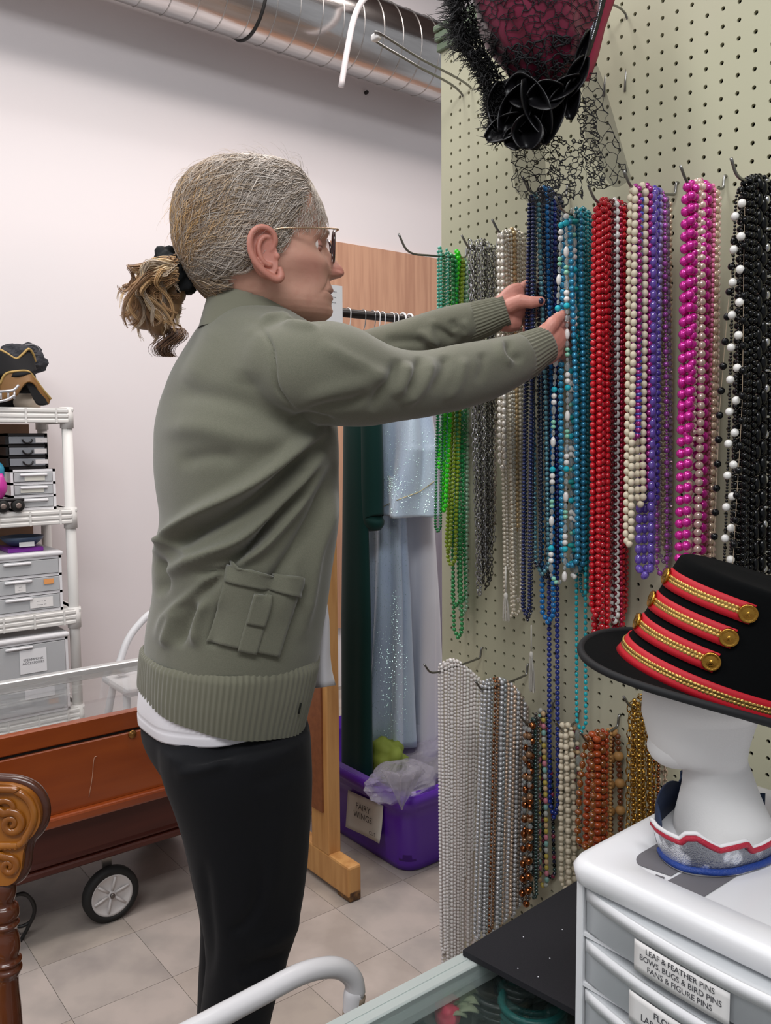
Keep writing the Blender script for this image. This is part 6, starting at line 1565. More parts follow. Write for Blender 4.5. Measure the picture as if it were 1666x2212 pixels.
# brown cardboard behind the drawers
for zz, h_ in ((zs[1], .30), (zs[2], .30), (zs[3], .28)):
    obj('cardboard_box', *boxm((xl_ + .05, 3.305, zz + .001), (xr - .05, 3.33, zz + h_)), mat('cardboard', 'a5826a', .8), smooth=False, label={zs[1]: 'brown cardboard at the back of the second shelf', zs[2]: 'brown cardboard at the back of the third shelf', zs[3]: 'brown cardboard at the back of the fourth shelf'}[zz], cat='cardboard')
# white tubular chair behind the display case
wcx = [(232, 1560, 2.75), (250, 1460, 2.76), (262, 1420, 2.77), (275, 1385, 2.78), (295, 1355, 2.79), (330, 1322, 2.8), (380, 1305, 2.8), (410, 1330, 2.8), (430, 1370, 2.8), (440, 1480, 2.8)]
ch_ = empty('tubular_chair', at_y(330, 1400, 2.8) * np.array([1, 1, 0]), 'white bent tube chair standing between the display case and the wall', 'chair')
pts = [at_y(a_, b_, Y_) for a_, b_, Y_ in wcx]; pts = [np.array([pts[0][0] - .03, 2.74, .0])] + pts + [np.array([pts[-1][0] + .03, 2.8, .0])]
obj('back_frame', *tube(cr(pts, 80), .0125, 12), mat('white_tube', 'd2d2d4', .35), ch_)
sx0, sx1 = pts[1][0], pts[-2][0]
obj('seat', *boxm((sx0, 2.56, .42), (sx1, 2.80, .45), .012, 2), mat('white_seat', 'd0cfd0', .5), ch_, smooth=False)
for X in (sx0 + .02, sx1 - .02): obj('leg', *tube([(X, 2.62, .42), (X, 2.60, 0)], .0125, 10), mat('white_tube', 'd2d2d4', .35), ch_)
# little trinket seen through the glass
tk = at_y(262, 1522, 2.5); obj('trinket', *crumple((at_z(265, 1520, .36)[0], at_z(265, 1520, .36)[1], .47), (.022, .016, .012), 8.8, 12, 8, .25), mat('white_shell', 'e2e2e4', .4), label='small white trinket lying on the glass case top beside the woman', cat='trinket')
# ------------------------------------------------------------------ carved wooden chair at the left edge
CH = .90
M_oak = mat('golden_oak', 'a8681f', .25, coat=.6, var=(8, '7a4212', .75, .42, .62), stretch=(3, 3, 1), detail=7)
M_oakd = mat('dark_oak', '5e2d14', .28, coat=.6, var=(10, '3e1c0c', .5))
oc = empty('carved_chair', at_d(-60, 1800, CH) * np.array([1, 1, 0]), 'carved golden oak chair with scrolled crest and turned post, cut by the left edge', 'chair')
def cpt(px, py, d=0.0): return at_d(px, py, CH) + HF * d
outl = [(-420, 1702), (-200, 1692), (-60, 1692), (0, 1694), (30, 1697), (58, 1708), (78, 1728), (87, 1755), (85, 1780), (74, 1802), (58, 1820), (50, 1842), (48, 1862), (44, 1884), (34, 1902), (20, 1912), (0, 1914), (-60, 1912), (-200, 1910), (-420, 1912)]
ol = cr(np.array(outl, float), 120); V, F = prism([cpt(*q, 0) for q in ol], HF * .022)
crest = obj('crest', V, F, M_oak, oc, smooth=False)
rim = obj('crest_edge', *tube([cpt(q[0], q[1], .013) for q in ol[8:112]], .0065, 10, sq=1.0), mat('oak_edge', '4a2516', .3, coat=.5), crest)
obj('crest_bead', *tube([cpt(q[0] - 0, q[1], -.001) for q in cr(np.array([(-300, 1708), (0, 1704), (40, 1711), (64, 1730), (74, 1757), (70, 1782), (58, 1804), (45, 1822), (0, 1826), (-300, 1826)], float), 60)], .0042, 8), M_oak, crest)
def scroll(cx, cy, r0, turns, w, start=0, cw=1, parent=None, tail=None):
    pts = []
    if tail: pts += tail
    for t_ in np.linspace(0, 1, 46):
        a = start + cw * t_ * turns * 2 * math.pi; r_ = r0 * (1 - t_) + r0 * .12 * t_
        pts.append((cx + r_ * math.cos(a), cy + r_ * math.sin(a)))
    q = [cpt(x_, y_, -.0015) for x_, y_ in pts]
    obj('scroll', *tube(q, np.linspace(w, w * .62, len(q)), 10, sq=.8), M_oak, crest)
scroll(26, 1778, 27, 1.6, .0052, -2.2, 1, tail=[(-60, 1735), (-20, 1738)])
scroll(18, 1752, 30, .55, .0040, -2.6, 1, tail=[(-50, 1722), (-20, 1718)])
scroll(20, 1870, 20, 1.5, .0046, -1.9, 1, tail=[(-40, 1845), (-10, 1842)])
scroll(-90, 1780, 30, 1.6, .0055, 0, -1); scroll(-90, 1870, 22, 1.5, .0046, 0, -1)
for k in range(10): obj('carved_bead', *sph(cpt(36 - k * 11, 1830, -.0015), (.0030, .0030, .0030), 10, 6), M_oak, crest)
prof = [(1912, 20), (1925, 27), (1945, 27), (1962, 22), (1972, 30), (1990, 32), (2000, 26), (2008, 32), (2020, 25), (2040, 29), (2062, 31), (2080, 27), (2088, 33), (2098, 28), (2106, 33), (2116, 29), (2128, 24), (2160, 24), (2212, 27), (2400, 30), (2700, 28)]
ps = np.array([(p_[1] * CH / FPX, at_d(0, p_[0], CH)[2]) for p_ in prof]); 
pq = cr(ps, 110); base_ = at_d(0, 2000, CH); ctr_ = base_ + HF * .012
zmin = pq[-1, 1]
V, F = lathe(np.c_[pq[:, 0], pq[:, 1]][::-1], 28, (ctr_[0], ctr_[1], 0)); obj('back_post', V, F, M_oakd, oc)
obj('leg', *tube([(ctr_[0], ctr_[1], 0), (ctr_[0], ctr_[1], zmin)], .017, 14), M_oakd, oc)
for k in range(1, 5):
    b_ = ctr_ - HR * .075 * k
    obj('spindle', *lathe(np.c_[pq[:, 0] * .45, pq[:, 1]][::-1], 16, (b_[0], b_[1], 0)), M_oakd, oc)
sc_ = ctr_ - HR * .19 - HF * .20
obj('seat', *lathe([(.001, .43), (.20, .43), (.215, .44), (.215, .455), (.20, .465), (.001, .46)], 40, (sc_[0], sc_[1], 0)), M_oak, oc)
for dx, dy in ((-.13, -.13), (.13, -.13), (-.19, .2)): 
    q = sc_ + HR * dx + HF * dy; obj('leg', *lathe([(.012, 0), (.018, .1), (.013, .2), (.02, .3), (.018, .43)], 14, (q[0], q[1], 0)), M_oakd, oc)
# ------------------------------------------------------------------ white bent tube cart handle
zT = .58; tq = [(300, 2290), (440, 2214), (560, 2150), (640, 2108), (690, 2092), (730, 2091), (758, 2108), (768, 2140), (762, 2190)]
YT = .83
pts = [at_y(*q, YT) for q in tq]; pts.append(pts[-1] + np.array([0, 0, -.25])); pts.append(np.array([pts[-1][0], YT, .06]))
lft = [np.array([pts[0][0] - .03, YT, pts[0][2] - .02]), np.array([pts[0][0] - .05, YT, pts[0][2] - .07]), np.array([pts[0][0] - .05, YT, .06])]
hc_ = empty('hand_cart', (pts[4][0] - .1, YT, 0), 'white tubular handle of a cart standing behind the glass counter', 'cart')
obj('handle', *tube(cr(lft[::-1] + pts, 120), .0128, 16), mat('white_enamel', 'e4e2e4', .3, coat=.3), hc_)
xa, xb = lft[0][0] - .01, pts[-1][0]
obj('cart_base', *boxm((xa, YT - .02, .05), (xb, YT + .10, .075), .006), mat('white_enamel', 'e4e2e4', .3, coat=.3), hc_, smooth=False)
for X in (xa + .02, xb - .02): obj('caster', *lathe([(.005, -.01), (.026, -.01), (.026, .01), (.005, .01)], 20, (X, YT + .02, .026), (1, 0, 0)), M_tyre, hc_)
obj('tape_wrap', *tube(cr([pts[-4] + (0, 0, -.006), pts[-3] + (0, 0, .0), pts[-3] + (0, 0, -.03)], 10), .0133, 16), mat('tan_tape', '9c8a78', .7), hc_, label='worn tan tape round the tube end')
# ------------------------------------------------------------------ glass counter
zc_ = .63; Yf = .69; xL2, xR2, Yn = .30, 1.14, .12
gc = empty('glass_counter', (.72, .4, 0), 'low glass display counter with a pale metal rim in the foreground', 'display case')
M_rim = mat('counter_rim', 'c6cecb', .35, metal=.3); M_gl2 = mat('counter_glass', 'cfe0da', .02, trans=1, ior=1.2, alpha=.25)
b = MB(); w_ = .028
b.add(*boxm((xL2, Yf - w_, zc_ - .03), (xR2, Yf, zc_ - .0), .002)); b.add(*boxm((xL2, Yf - w_ * .55, zc_), (xR2, Yf - w_ * .45, zc_ + .001)))
b.add(*boxm((xL2, Yn, zc_ - .03), (xR2, Yn + w_, zc_), .002)); b.add(*boxm((xL2, Yn, zc_ - .03), (xL2 + w_, Yf, zc_), .002)); b.add(*boxm((xR2 - w_, Yn, zc_ - .03), (xR2, Yf, zc_), .002))
b.obj('metal_rim', M_rim, gc, smooth=False)
obj('glass_top', *boxm((xL2 + w_, Yn + w_, zc_ - .008), (xR2 - w_, Yf - w_, zc_ - .001)), M_gl2, gc, smooth=False)
obj('back_glass', *boxm((xL2 + .01, Yf - .010, .12), (xR2 - .01, Yf - .006, zc_ - .03)), mat('grey_case_back', '7e8580', .4, alpha=.8), gc, smooth=False)
obj('side_glass', *boxm((xL2 + .006, Yn + .01, .12), (xL2 + .010, Yf - .01, zc_ - .03)), M_gl2, gc, smooth=False)
obj('base_box', *boxm((xL2, Yn, 0), (xR2, Yf, .12)), mat('dark_base', '2b2624', .6), gc, smooth=False)
obj('upper_shelf', *boxm((xL2 + .02, Yn + .02, .556), (xR2 - .02, Yf - .012, .562)), mat('shelf_grey', '646c69', .2), gc, smooth=False)
obj('glass_shelf', *boxm((xL2 + .02, Yn + .02, .38), (xR2 - .02, Yf - .02, .386)), mat('shelf_dark', '3a4442', .15, alpha=.9), gc, smooth=False)
for (X, Y) in ((xL2, Yn), (xR2 - .018, Yn), (xL2, Yf - .018), (xR2 - .018, Yf - .018)): obj('corner_post', *boxm((X, Y, .12), (X + .018, Y + .018, zc_ - .03)), M_rim, gc, smooth=False)
# things inside the counter
def inz(px, py, z): return at_z(px, py, z)
q = inz(968, 2195, .585); fl = empty('ribbon_flower', q, 'red ribbon flower with grey-green leaves under the counter glass', 'ornament')
obj('flower_head', *crumple(q, (.013, .013, .013), 1.5, 20, 14, .3), mat('pinkish_red', 'c43a55', .5), fl)
for (px, py, s_) in ((1005, 2190, 1), (985, 2200, .8), (1018, 2175, .8)):
    q = inz(px, py, .585); G = np.array([[q + HR * (.03 * s_ * (u - .5)) + HF * (.016 * s_ * (v - .5) * math.sin(math.pi * (.08 + .84 * u))) + UPV * .008 * math.sin(u * 3) for v in np.linspace(0, 1, 6)] for u in np.linspace(0, 1, 10)]); obj('leaf', *slab(G, .0015), mat('sage_leaf', '8c9478', .6), fl)
for i, (px, py, r_, cl, lb) in enumerate(((1085, 2165, .035, '1c2524', 'coiled black bangle under the counter glass below the black board'), (1150, 2195, .035, '1f5b58', 'teal ribbon coil under the counter glass'), (1130, 2140, .03, '27302e', 'dark velvet band under the board edge'))):
    q = inz(px, py, .575 + i * .003)
    b = MB()
    for k in range(3): b.add(*tube([q + (r_ * math.cos(t_), r_ * math.sin(t_), .008 * k) for t_ in np.arange(36) / 36 * 2 * math.pi], .0045, 8, closed=True))
    b.obj('bangle', mat('bangle_' + cl, cl, .3), label=lb, cat='jewellery')
for i in range(7):
    px = rng.uniform(880, 1200); py = rng.uniform(2170, 2260); q = inz(px, py, .575); obj('trinket_box', *box(q + np.array([0, 0, -.003]), (.03, .024, .018), rotz(i), .003), mat('trb%d' % i, ['1e1c20', '3b4a48', '4a3034', '22262e', '5b5340', '262228', '3a5250'][i], .5), label=['black trinket box in the counter', 'grey-green trinket box in the counter', 'maroon trinket box in the counter', 'navy trinket box in the counter', 'olive trinket box in the counter', 'dark plum trinket box in the counter', 'teal grey trinket box in the counter'][i], cat='box', smooth=False)
# ------------------------------------------------------------------ black board lying on the counter
M_bb = mat('black_velvet_board', '131217', .85, var=(900, '2a2930', .3))
c0 = at_z(1000, 2052, zc_ + .008); c1 = at_z(1262, 1893, zc_ + .008); c2 = at_z(1262, 2193, zc_ + .008)
ux = unit(c1 - c0); uy = unit(c2 - c0)
far = c0 + ux * .45; near = c0 + uy * .50; fn_ = far + uy * .50
V, F = prism([c0 - UPV * .007, far - UPV * .007, fn_ - UPV * .007, near - UPV * .007], UPV * .007)
bb = obj('display_board', V, F, M_bb, None, smooth=False, label='flat black velvet board lying across the glass counter under the drawers', cat='board')
b = MB()
for px, py in ((1131, 2024), (1188, 2070), (1215, 2008), (1119, 2092), (1163, 2110)): b.add(*sph(at_z(px, py, zc_ + .0085), (.0009, .0009, .0005), 6, 4))
b.obj('lint_speck', mat('lint', 'cfcfd6', .6), bb)
# ------------------------------------------------------------------ white drawer unit
zt5 = onz = at_d(1245, 1850, .80)[2]
k0 = at_z(1246, 1852, zt5); 
ax_ = unit((at_z(1440, 1748, zt5) - k0) * np.array([1, 1, 0])); ay_ = unit((at_z(1640, 2080, zt5) - k0) * np.array([1, 1, 0]))
ay_ = unit(ay_ - (ay_ @ ax_) * ax_ * .9)
ux5, uy5 = ax_, ay_             # ux5: away from the front, uy5: along the front towards the camera
DX, DY = .30, .34; z0 = zc_ + .009
def L(u, v, z): return k0 + ux5 * u + uy5 * v + UPV * (z - zt5)
du_ = empty('drawer_unit', L(DX / 2, DY / 2, z0), 'white plastic drawer unit with printed pin labels, standing on the black board', 'drawers')
M_wp = mat('bright_white_plastic', 'e6e6e8', .32, coat=.15); M_tr2 = mat('translucent_drawer', 'c6c9cc', .35, alpha=.85)
def lbox(u0, u1, v0, v1, za, zb, bev=0, seg=1):
    V, F = boxm((u0, v0, za), (u1, v1, zb), bev, seg); return np.array([L(*v) for v in V]), F
# lid: rounded rim with a recessed panel
R = []
for (o_, z_) in ((.004, -.024), (.006, -.022), (.008, -.008), (.004, -.001), (-.002, 0), (-.030, -.001), (-.034, -.004), (-.036, -.0045)):
    q = rrect(-o_, -o_, DX + o_, DY + o_, .02 if o_ > -.01 else .028, 6); R.append([L(a_, b_, zt5 + z_) for a_, b_ in q])
R = np.array(R); V, F = loft(R); obj('lid', V, F, M_wp, du_)
b = MB()
for (u0, u1, v0, v1) in ((0, .012, 0, .008), (0, .012, DY - .008, DY), (.012, DX, 0, .004), (.012, DX, DY - .004, DY), (DX - .004, DX, 0, DY)): b.add(*lbox(u0, u1, v0, v1, z0, zt5 - .022, .001))
nD = 3; hD = (zt5 - .024 - z0) / nD
for k in range(nD + 1): b.add(*lbox(.002, DX, .004, DY - .004, z0 + hD * k - (.002 if k else 0), z0 + hD * k + .002))
b.obj('cabinet_frame', M_wp, du_, smooth=False)
for k in range(nD):
    za = z0 + hD * k + .004; zb2 = z0 + hD * (k + 1) - .004
    G = []
    for v in np.linspace(.010, DY - .010, 30):
        w_ = (v - .010) / (DY - .02); bow = .020 * math.sin(math.pi * w_) ** .8
        G.append([L(.004 - bow * s_, v, z_) for s_, z_ in ((.85, za), (1.0, za + .002), (1.0, zb2 - .017), (1.18, zb2 - .013), (1.18, zb2 - .002), (.9, zb2), (0, zb2 + .001))])
    d_ = obj('drawer', *slab(np.array(G), ux5 * .0022), M_tr2, du_)
    # pale lip along the top of the curved front
    G2 = [[L(.004 - .020 * math.sin(math.pi * (v - .010) / (DY - .02)) ** .8 * 1.20 - .001, v, z_) for z_ in (zb2 - .013, zb2 - .001)] for v in np.linspace(.010, DY - .010, 30)]
    obj('drawer_lip', *slab(np.array(G2), ux5 * .003), M_wp, d_)
    b = MB()
    for q in range(26): 
        c_ = L(rng.uniform(.03, .08), rng.uniform(.03, DY - .03), za + rng.uniform(.006, .02)); b.add(*crumple(c_, (.016, .012, .010), q + k * 9, 8, 6), mi=int(rng.integers(4)))
    b.obj('contents', [mat('pin_a', '27384f', .4), mat('pin_b', '3a3c40', .4), mat('pin_c', '8a9098', .3, metal=.5), mat('pin_d', '2c3030', .4)], d_, smooth=False, kind='stuff')
    # paper label with print
    tx_ = {2: 'LEAF & FEATHER PINS\nBOWS, BUGS & BIRD PINS\nFANS & FIGURE PINS', 1: 'FLOWER PINS\nLARGE FLOWER PINS', 0: '---'}[k]
    vv = np.linspace(.01, DY - .01, 200); pp = [proj(L(-.016, v_, (za + zb2) / 2))[0] for v_ in vv]
    lx_, rx_ = {2: (1367, 1582), 1: (1355, 1600), 0: (1350, 1600)}[k]; v0_, v1_ = np.interp([lx_, rx_], pp, vv)
    G3 = []
    for v in np.linspace(v0_, v1_, 14):
        bow = .020 * math.sin(math.pi * (v - .010) / (DY - .02)) ** .8
        G3.append([L(.004 - bow - .0035, v, z_) for z_ in np.linspace(za + .0, zb2 - .015, 6)])
    G3 = np.array(G3); lb_ = obj('paper_label', *slab(G3, -ux5 * .0006), mat('label_paper', 'e9e6e4', .6), d_)
    Vt_, Ft_ = text_mesh(tx_, .01, spacing=.95, line=1.05); Vt_ = Vt_ * ((v1_ - v0_) * (.86 if k == 2 else .74 if k else .3) / (Vt_[:, 0].max() - Vt_[:, 0].min()))
    vm = (v0_ + v1_) / 2 ; zm_ = (za + zb2 - .015) / 2
    P_ = []
    for x_, y_, _ in Vt_:
        v = vm + x_; bow = .020 * math.sin(math.pi * (v - .010) / (DY - .02)) ** .8; P_.append(L(.004 - bow - .0046, v, zm_ + y_ + .001))
    obj('lettering', np.array(P_), Ft_, mat('ink', '3b3b42', .7), lb_, smooth=False)
# grey stickers on the lid
M_gs = mat('grey_tape', '6b696d', .6)
stk = empty('tape_patch', L(.1, .12, zt5), 'grey tape squares stuck on the white drawer lid in front of the crown', 'tape')
for poly in (((1360, 1862), (1432, 1800), (1520, 1848), (1450, 1893)), ((1440, 1905), (1494, 1876), (1596, 1890), (1520, 1938)), ((1412, 1894), (1434, 1900), (1436, 1896), (1418, 1890))):
    V, F = prism([at_z(*q, zt5 - .004) for q in poly], UPV * .0006); obj('tape_piece', V, F, M_gs, stk, smooth=False)
# ------------------------------------------------------------------ foam head
MD = .90
M_foam = mat('white_foam', 'e8e6e4', .75, bump=(500, .25, .0006))
hb = at_z(1560, 1800, zt5 - .004)
DH = float((hb - CAM) @ HF); kx = DH / FPX
fh = []
for (py, l, r_, kk) in [(1540, 1385, 1640, .8), (1565, 1392, 1630, .8), (1590, 1398, 1622, .80), (1605, 1404, 1618, .8), (1618, 1412, 1616, .8), (1630, 1420, 1615, .78), (1640, 1434, 1616, .75), (1646, 1458, 1617, .75), (1652, 1470, 1620, .8), (1670, 1476, 1626, .85), (1700, 1474, 1636, .9), (1730, 1468, 1648, .95), (1760, 1462, 1662, 1), (1785, 1456, 1672, 1), (1805, 1460, 1676, 1), (1822, 1478, 1670, 1), (1836, 1500, 1650, 1)]:
    fh.append((py, l, r_, DH, kk))
rings = ell_rings(smooth_rows(fh, 70, 1), math.radians(8), .9, 48, 2.1)
rings = list(rings)
# head above, hidden under the hat
top = []
for (py, l, r_) in [(1330, 1540, 1600), (1345, 1480, 1680), (1380, 1430, 1725), (1430, 1405, 1745), (1480, 1392, 1735), (1520, 1386, 1690)]: top.append((py, l, r_, DH))
tr_ = ell_rings(smooth_rows(top, 16, 1), math.radians(8), .8, 48, 2.1)
V, F = loft(np.array(list(tr_) + rings)); 
fm = obj('foam_head', V, F, M_foam, None, label='white foam mannequin head facing left, wearing the black top hat', cat='mannequin head')
obj('foam_chin', *sph(at_d(1462, 1612, DH), (.030, .030, .022), 20, 12), M_foam, fm)

# ------------------------------------------------------------------ sequinned crown round its neck
cr_c = at_z(1560, 1830, zt5); crn = empty('sequin_crown', cr_c, 'sequinned crown band in red, silver and blue lying round the foam neck', 'crown')
M_sq = mat('silver_sequins', '9a9ca2', .22, metal=.9, bump=(700, .9, .001), var=(22, 'f0f2f6', .95, .50, .54))
M_rs = mat('red_sequins', 'b02038', .35, bump=(800, .9, .001)); M_bs = mat('blue_sequins', '1f3f8c', .3, bump=(800, .9, .001)); M_wf = mat('white_felt', 'e3e1e2', .8)
lowp = [(1425, 1838), (1436, 1855), (1460, 1872), (1495, 1884), (1540, 1888), (1590, 1884), (1630, 1872), (1660, 1860), (1700, 1835)]
upp = [(1404, 1765), (1425, 1790), (1450, 1806), (1474, 1812), (1500, 1800), (1528, 1812), (1555, 1828), (1580, 1825), (1612, 1815), (1628, 1826), (1662, 1817), (1700, 1790)]
upp2 = [(1402, 1762), (1420, 1785), (1440, 1798), (1468, 1811), (1480, 1800), (1504, 1800), (1530, 1817), (1553, 1829), (1580, 1823), (1612, 1815), (1622, 1832), (1645, 1824), (1666, 1812), (1700, 1798)]
lo = cr([at_z(*q, zt5 - .002) for q in lowp], 80)
U = np.linspace(0, 1, 80)
upx = np.interp(U, np.linspace(0, 1, len(upp2)), [q[0] for q in upp2]); 
upts = []
for i in range(80):
    X_, Y_ = proj(lo[i])
    uy_ = np.interp(X_ - 18 * (1 - U[i]), [q[0] for q in upp2], [q[1] for q in upp2])
    P_ = at_d(X_ - 18 * (1 - U[i]), uy_, float((lo[i] - CAM) @ HF) - .004 * 1); upts.append(P_)
upts = np.array(upts)
G = np.array([[lo[i] * (1 - v) + upts[i] * v for v in np.linspace(0, 1, 14)] for i in range(80)])
obj('sequin_band', *slab(G, HF * .002), M_sq, crn)
obj('red_trim', *tube([G[i][12] * .7 + G[i][11] * .3 - HF * .002 for i in range(80)], .0032, 6), M_rs, crn)
obj('white_edge', *tube([G[i][13] - HF * .0005 for i in range(80)], .0022, 6), M_wf, crn)
obj('blue_trim', *tube([G[i][1] - HF * .002 for i in range(80)], .0034, 6), M_bs, crn); obj('white_base_edge', *tube([G[i][0] - HF * .001 for i in range(80)], .0024, 6), M_wf, crn)
# back half of the band closing the ring behind the neck
bc = [lo[0], lo[0] + HF * .05 + HR * .012, lo[0] + HF * .11 + HR * .06, lo[-1] + HF * .11 - HR * .06, lo[-1] + HF * .05]
bc = cr(bc, 40); G = np.array([[bc[i] + UPV * h_ for h_ in (0, .015, .028 + .010 * abs(math.sin(i * .35)))] for i in range(40)]); obj('band_back', *slab(G, .002), mat('navy_lining', '1e2c48', .7), crn)
# ------------------------------------------------------------------ black top hat
HD = .80
M_hat = mat('black_wool_felt', '08090a', .95, bump=(300, .3, .001), spec=.12); M_redr = mat('red_ribbon', 'b5081f', .6, bump=(900, .3, .0004)); M_gbr = mat('gold_braid_trim', 'c9a35c', .3, metal=.85, bump=(600, .6, .001))
hat = empty('top_hat', at_d(1560, 1520, HD), 'black felt top hat with red ribbons, gold braid and brass buttons on the foam head', 'hat')
# crown axis: base centre and top centre; everything in the hat frame
Bc = at_d(1555, 1475, .86); tilt = math.radians(17)
hu = unit(math.cos(tilt) * UPV + math.sin(tilt) * HR * 1.0 - .10 * HF)       # up axis of the hat
hf_ = unit(-HR - ((-HR) @ hu) * hu)                                     # front of the hat, to the left
hs = np.cross(hu, hf_)                                               # side axis
if hs @ HF > 0: hs = -hs                                                # towards the camera
kk_ = .86 / FPX
def HP(a, r1, r2, z): return Bc + hf_ * (r1 * math.cos(a)) + hs * (r2 * math.sin(a)) + hu * z
A0, B0, A1, B1, HH = 232 * kk_, 178 * kk_, 176 * kk_, 145 * kk_, 232 * kk_
def crown_r(v): return A0 + (A1 - A0) * v ** .8, B0 + (B1 - B0) * v ** .8
na = 96; R = []
for v in np.linspace(0, 1, 24):
    r1, r2 = crown_r(v); R.append([HP(a, r1, r2, HH * v) for a in np.arange(na) / na * 2 * math.pi])
r1, r2 = crown_r(1)
for s_, dz_ in ((.985, .004), (.95, .006), (.6, .004), (.05, .002)): R.append([HP(a, r1 * s_, r2 * s_, HH + dz_) for a in np.arange(na) / na * 2 * math.pi])
V, F = loft(np.array(R)); obj('crown', V, F, M_hat, hat)
# brim rolling up at the sides
R = []
bw1, bw2 = 78 * kk_, 62 * kk_
def brim(a, w, o): 
    up_ = (.010 * abs(math.sin(a)) ** 2) * w ** 2 - .010 * abs(math.cos(a)) ** 2 * w ** 2
    return HP(a, A0 + bw1 * w, B0 + bw2 * w, up_ + o)
for w, o in [(-.06, 0)] + [(w, 0) for w in np.linspace(0, 1, 10)] + [(1.02, -.002), (1.0, -.0045)] + [(w, -.0035) for w in np.linspace(.9, -.06, 10)]:
    R.append([brim(a, w, o) for a in np.arange(na) / na * 2 * math.pi])
V, F = loft(np.array(R), cap=False); obj('brim', V, F, M_hat, hat)
obj('brim_binding', *tube([brim(a, 1.0, -.002) for a in np.arange(na) / na * 2 * math.pi], .0042, 8, closed=True), mat('black_binding', '101114', .7), hat)
def band(v0, v1, a0, a1, name, mt_, off, n=60):
    G = []
    for a in np.linspace(a0, a1, n):
        row = []
        for v in np.linspace(v0, v1, 5):
            r1, r2 = crown_r(v); row.append(HP(a, r1 + off, r2 + off, HH * v))
        G.append(row)
    G = np.array(G); c_ = Bc + hu * HH * .5; nn = unit(G[n // 2, 2] - c_); return G
def ribbon(v0, v1, a0, a1, name, mt_, off, th_, par, n=60):
    G = band(v0, v1, a0, a1, name, mt_, off, n); G2 = band(v0, v1, a0, a1, name, mt_, off + th_, n)
    V, F = slab(G, G2 - G); return obj(name, V, F, mt_, par)
def braid_line(vm, hw, a0, a1, par, n=None):
    b = MB(); r1, r2 = crown_r(vm); r1 -= .001; r2 -= .001; n = n or int(abs(a1 - a0) * 24)
    for i in range(n):
        a = a0 + (a1 - a0) * (i + .5) / n
        for sg in (-1, 1):
            c_ = HP(a + (0 if sg < 0 else .5 * (a1 - a0) / n), r1 + .0028, r2 + .0028, HH * vm + sg * .0019); b.add(*sph(c_, (.0026, .0024, .0011), 8, 5, R=np.stack([unit(-hf_ * math.sin(a) + hs * math.cos(a)), hu, unit(hf_ * math.cos(a) + hs * math.sin(a))], 1)))
    P_ = [HP(a, r1 + .0024, r2 + .0024, HH * vm) for a in np.linspace(a0, a1, 60)]; b.add(*tube(P_, .0012, 6))
    return b.obj('gold_braid', M_gbr, par)
def button(v, a, par):
    r1, r2 = crown_r(v); c_ = HP(a, r1 + .003, r2 + .003, HH * v); n_ = unit(hf_ * math.cos(a) / r1 + hs * math.sin(a) / r2)
    o_ = obj('brass_button', *lathe([(.0006, .0030), (.0014, .0030), (.0018, .0018), (.0036, .0026), (.0050, .0014), (.0070, .0016), (.0082, .0026), (.0090, .0016), (.0092, -.001)], 24, c_, n_), mat('antique_brass', 'b98a3c', .25, metal=1, bump=(900, .4, .0006)), par)
for (vm, aend) in ((.83, 1.18), (.58, 1.10), (.335, 1.04)):
    rb_ = ribbon(vm - .088, vm + .088, -.20, aend + .05, 'red_ribbon', M_redr, .0004, .0016, hat); braid_line(vm, .004, -.10, aend, rb_); button(vm, aend, rb_); button(vm, -.12, rb_)
rb_ = ribbon(.0, .17, -.9, 3.6, 'hat_band', M_redr, .0004, .0016, hat, 120); braid_line(.085, .004, -.8, 3.5, rb_, 120)
# ------------------------------------------------------------------ maroon and black hat hanging at the top
FD = float((at_x(1150, 150, .98) - CAM) @ HF)
mh = empty('feathered_hat', at_d(1160, 150, FD), 'maroon satin hat with black lace, feathers and a cobweb veil hung high on the pegboard', 'hat')
M_mar = mat('maroon_satin', '7d1038', .32, sheen=.3, var=(9, '4a0a20', .6), bump=(30, .25, .004)); M_fea = mat('black_feather', '0d0c0e', .7); M_sat = mat('black_satin', '0d0c0f', .38); M_net = mat('black_net', '17161a', .7)
fp = lambda px, py, d=0.0: at_d(px, py, FD + d)
R = []
for v, (y_, l, r_) in enumerate([(-120, 1040, 1270), (-60, 1032, 1290), (0, 1030, 1296), (50, 1040, 1290), (95, 1058, 1275), (130, 1080, 1258), (160, 1104, 1236), (185, 1132, 1205), (196, 1155, 1180)]): R.append((y_, l, r_, FD + .0))
rg_ = ell_rings(smooth_rows(R, 40, 2), .3, .8, 60, 2.3)
for i in range(len(rg_)):
    for j in range(60): rg_[i][j] += unit(rg_[i][j] - rg_[i].mean(0)) * .003 * math.sin(j * .9 + i * .3)
crw = obj('satin_crown', *loft(rg_), M_mar, mh)
crT = BVHTree.FromPolygons([tuple(v) for v in loft(rg_)[0]], [tuple(f) for f in loft(rg_)[1]])
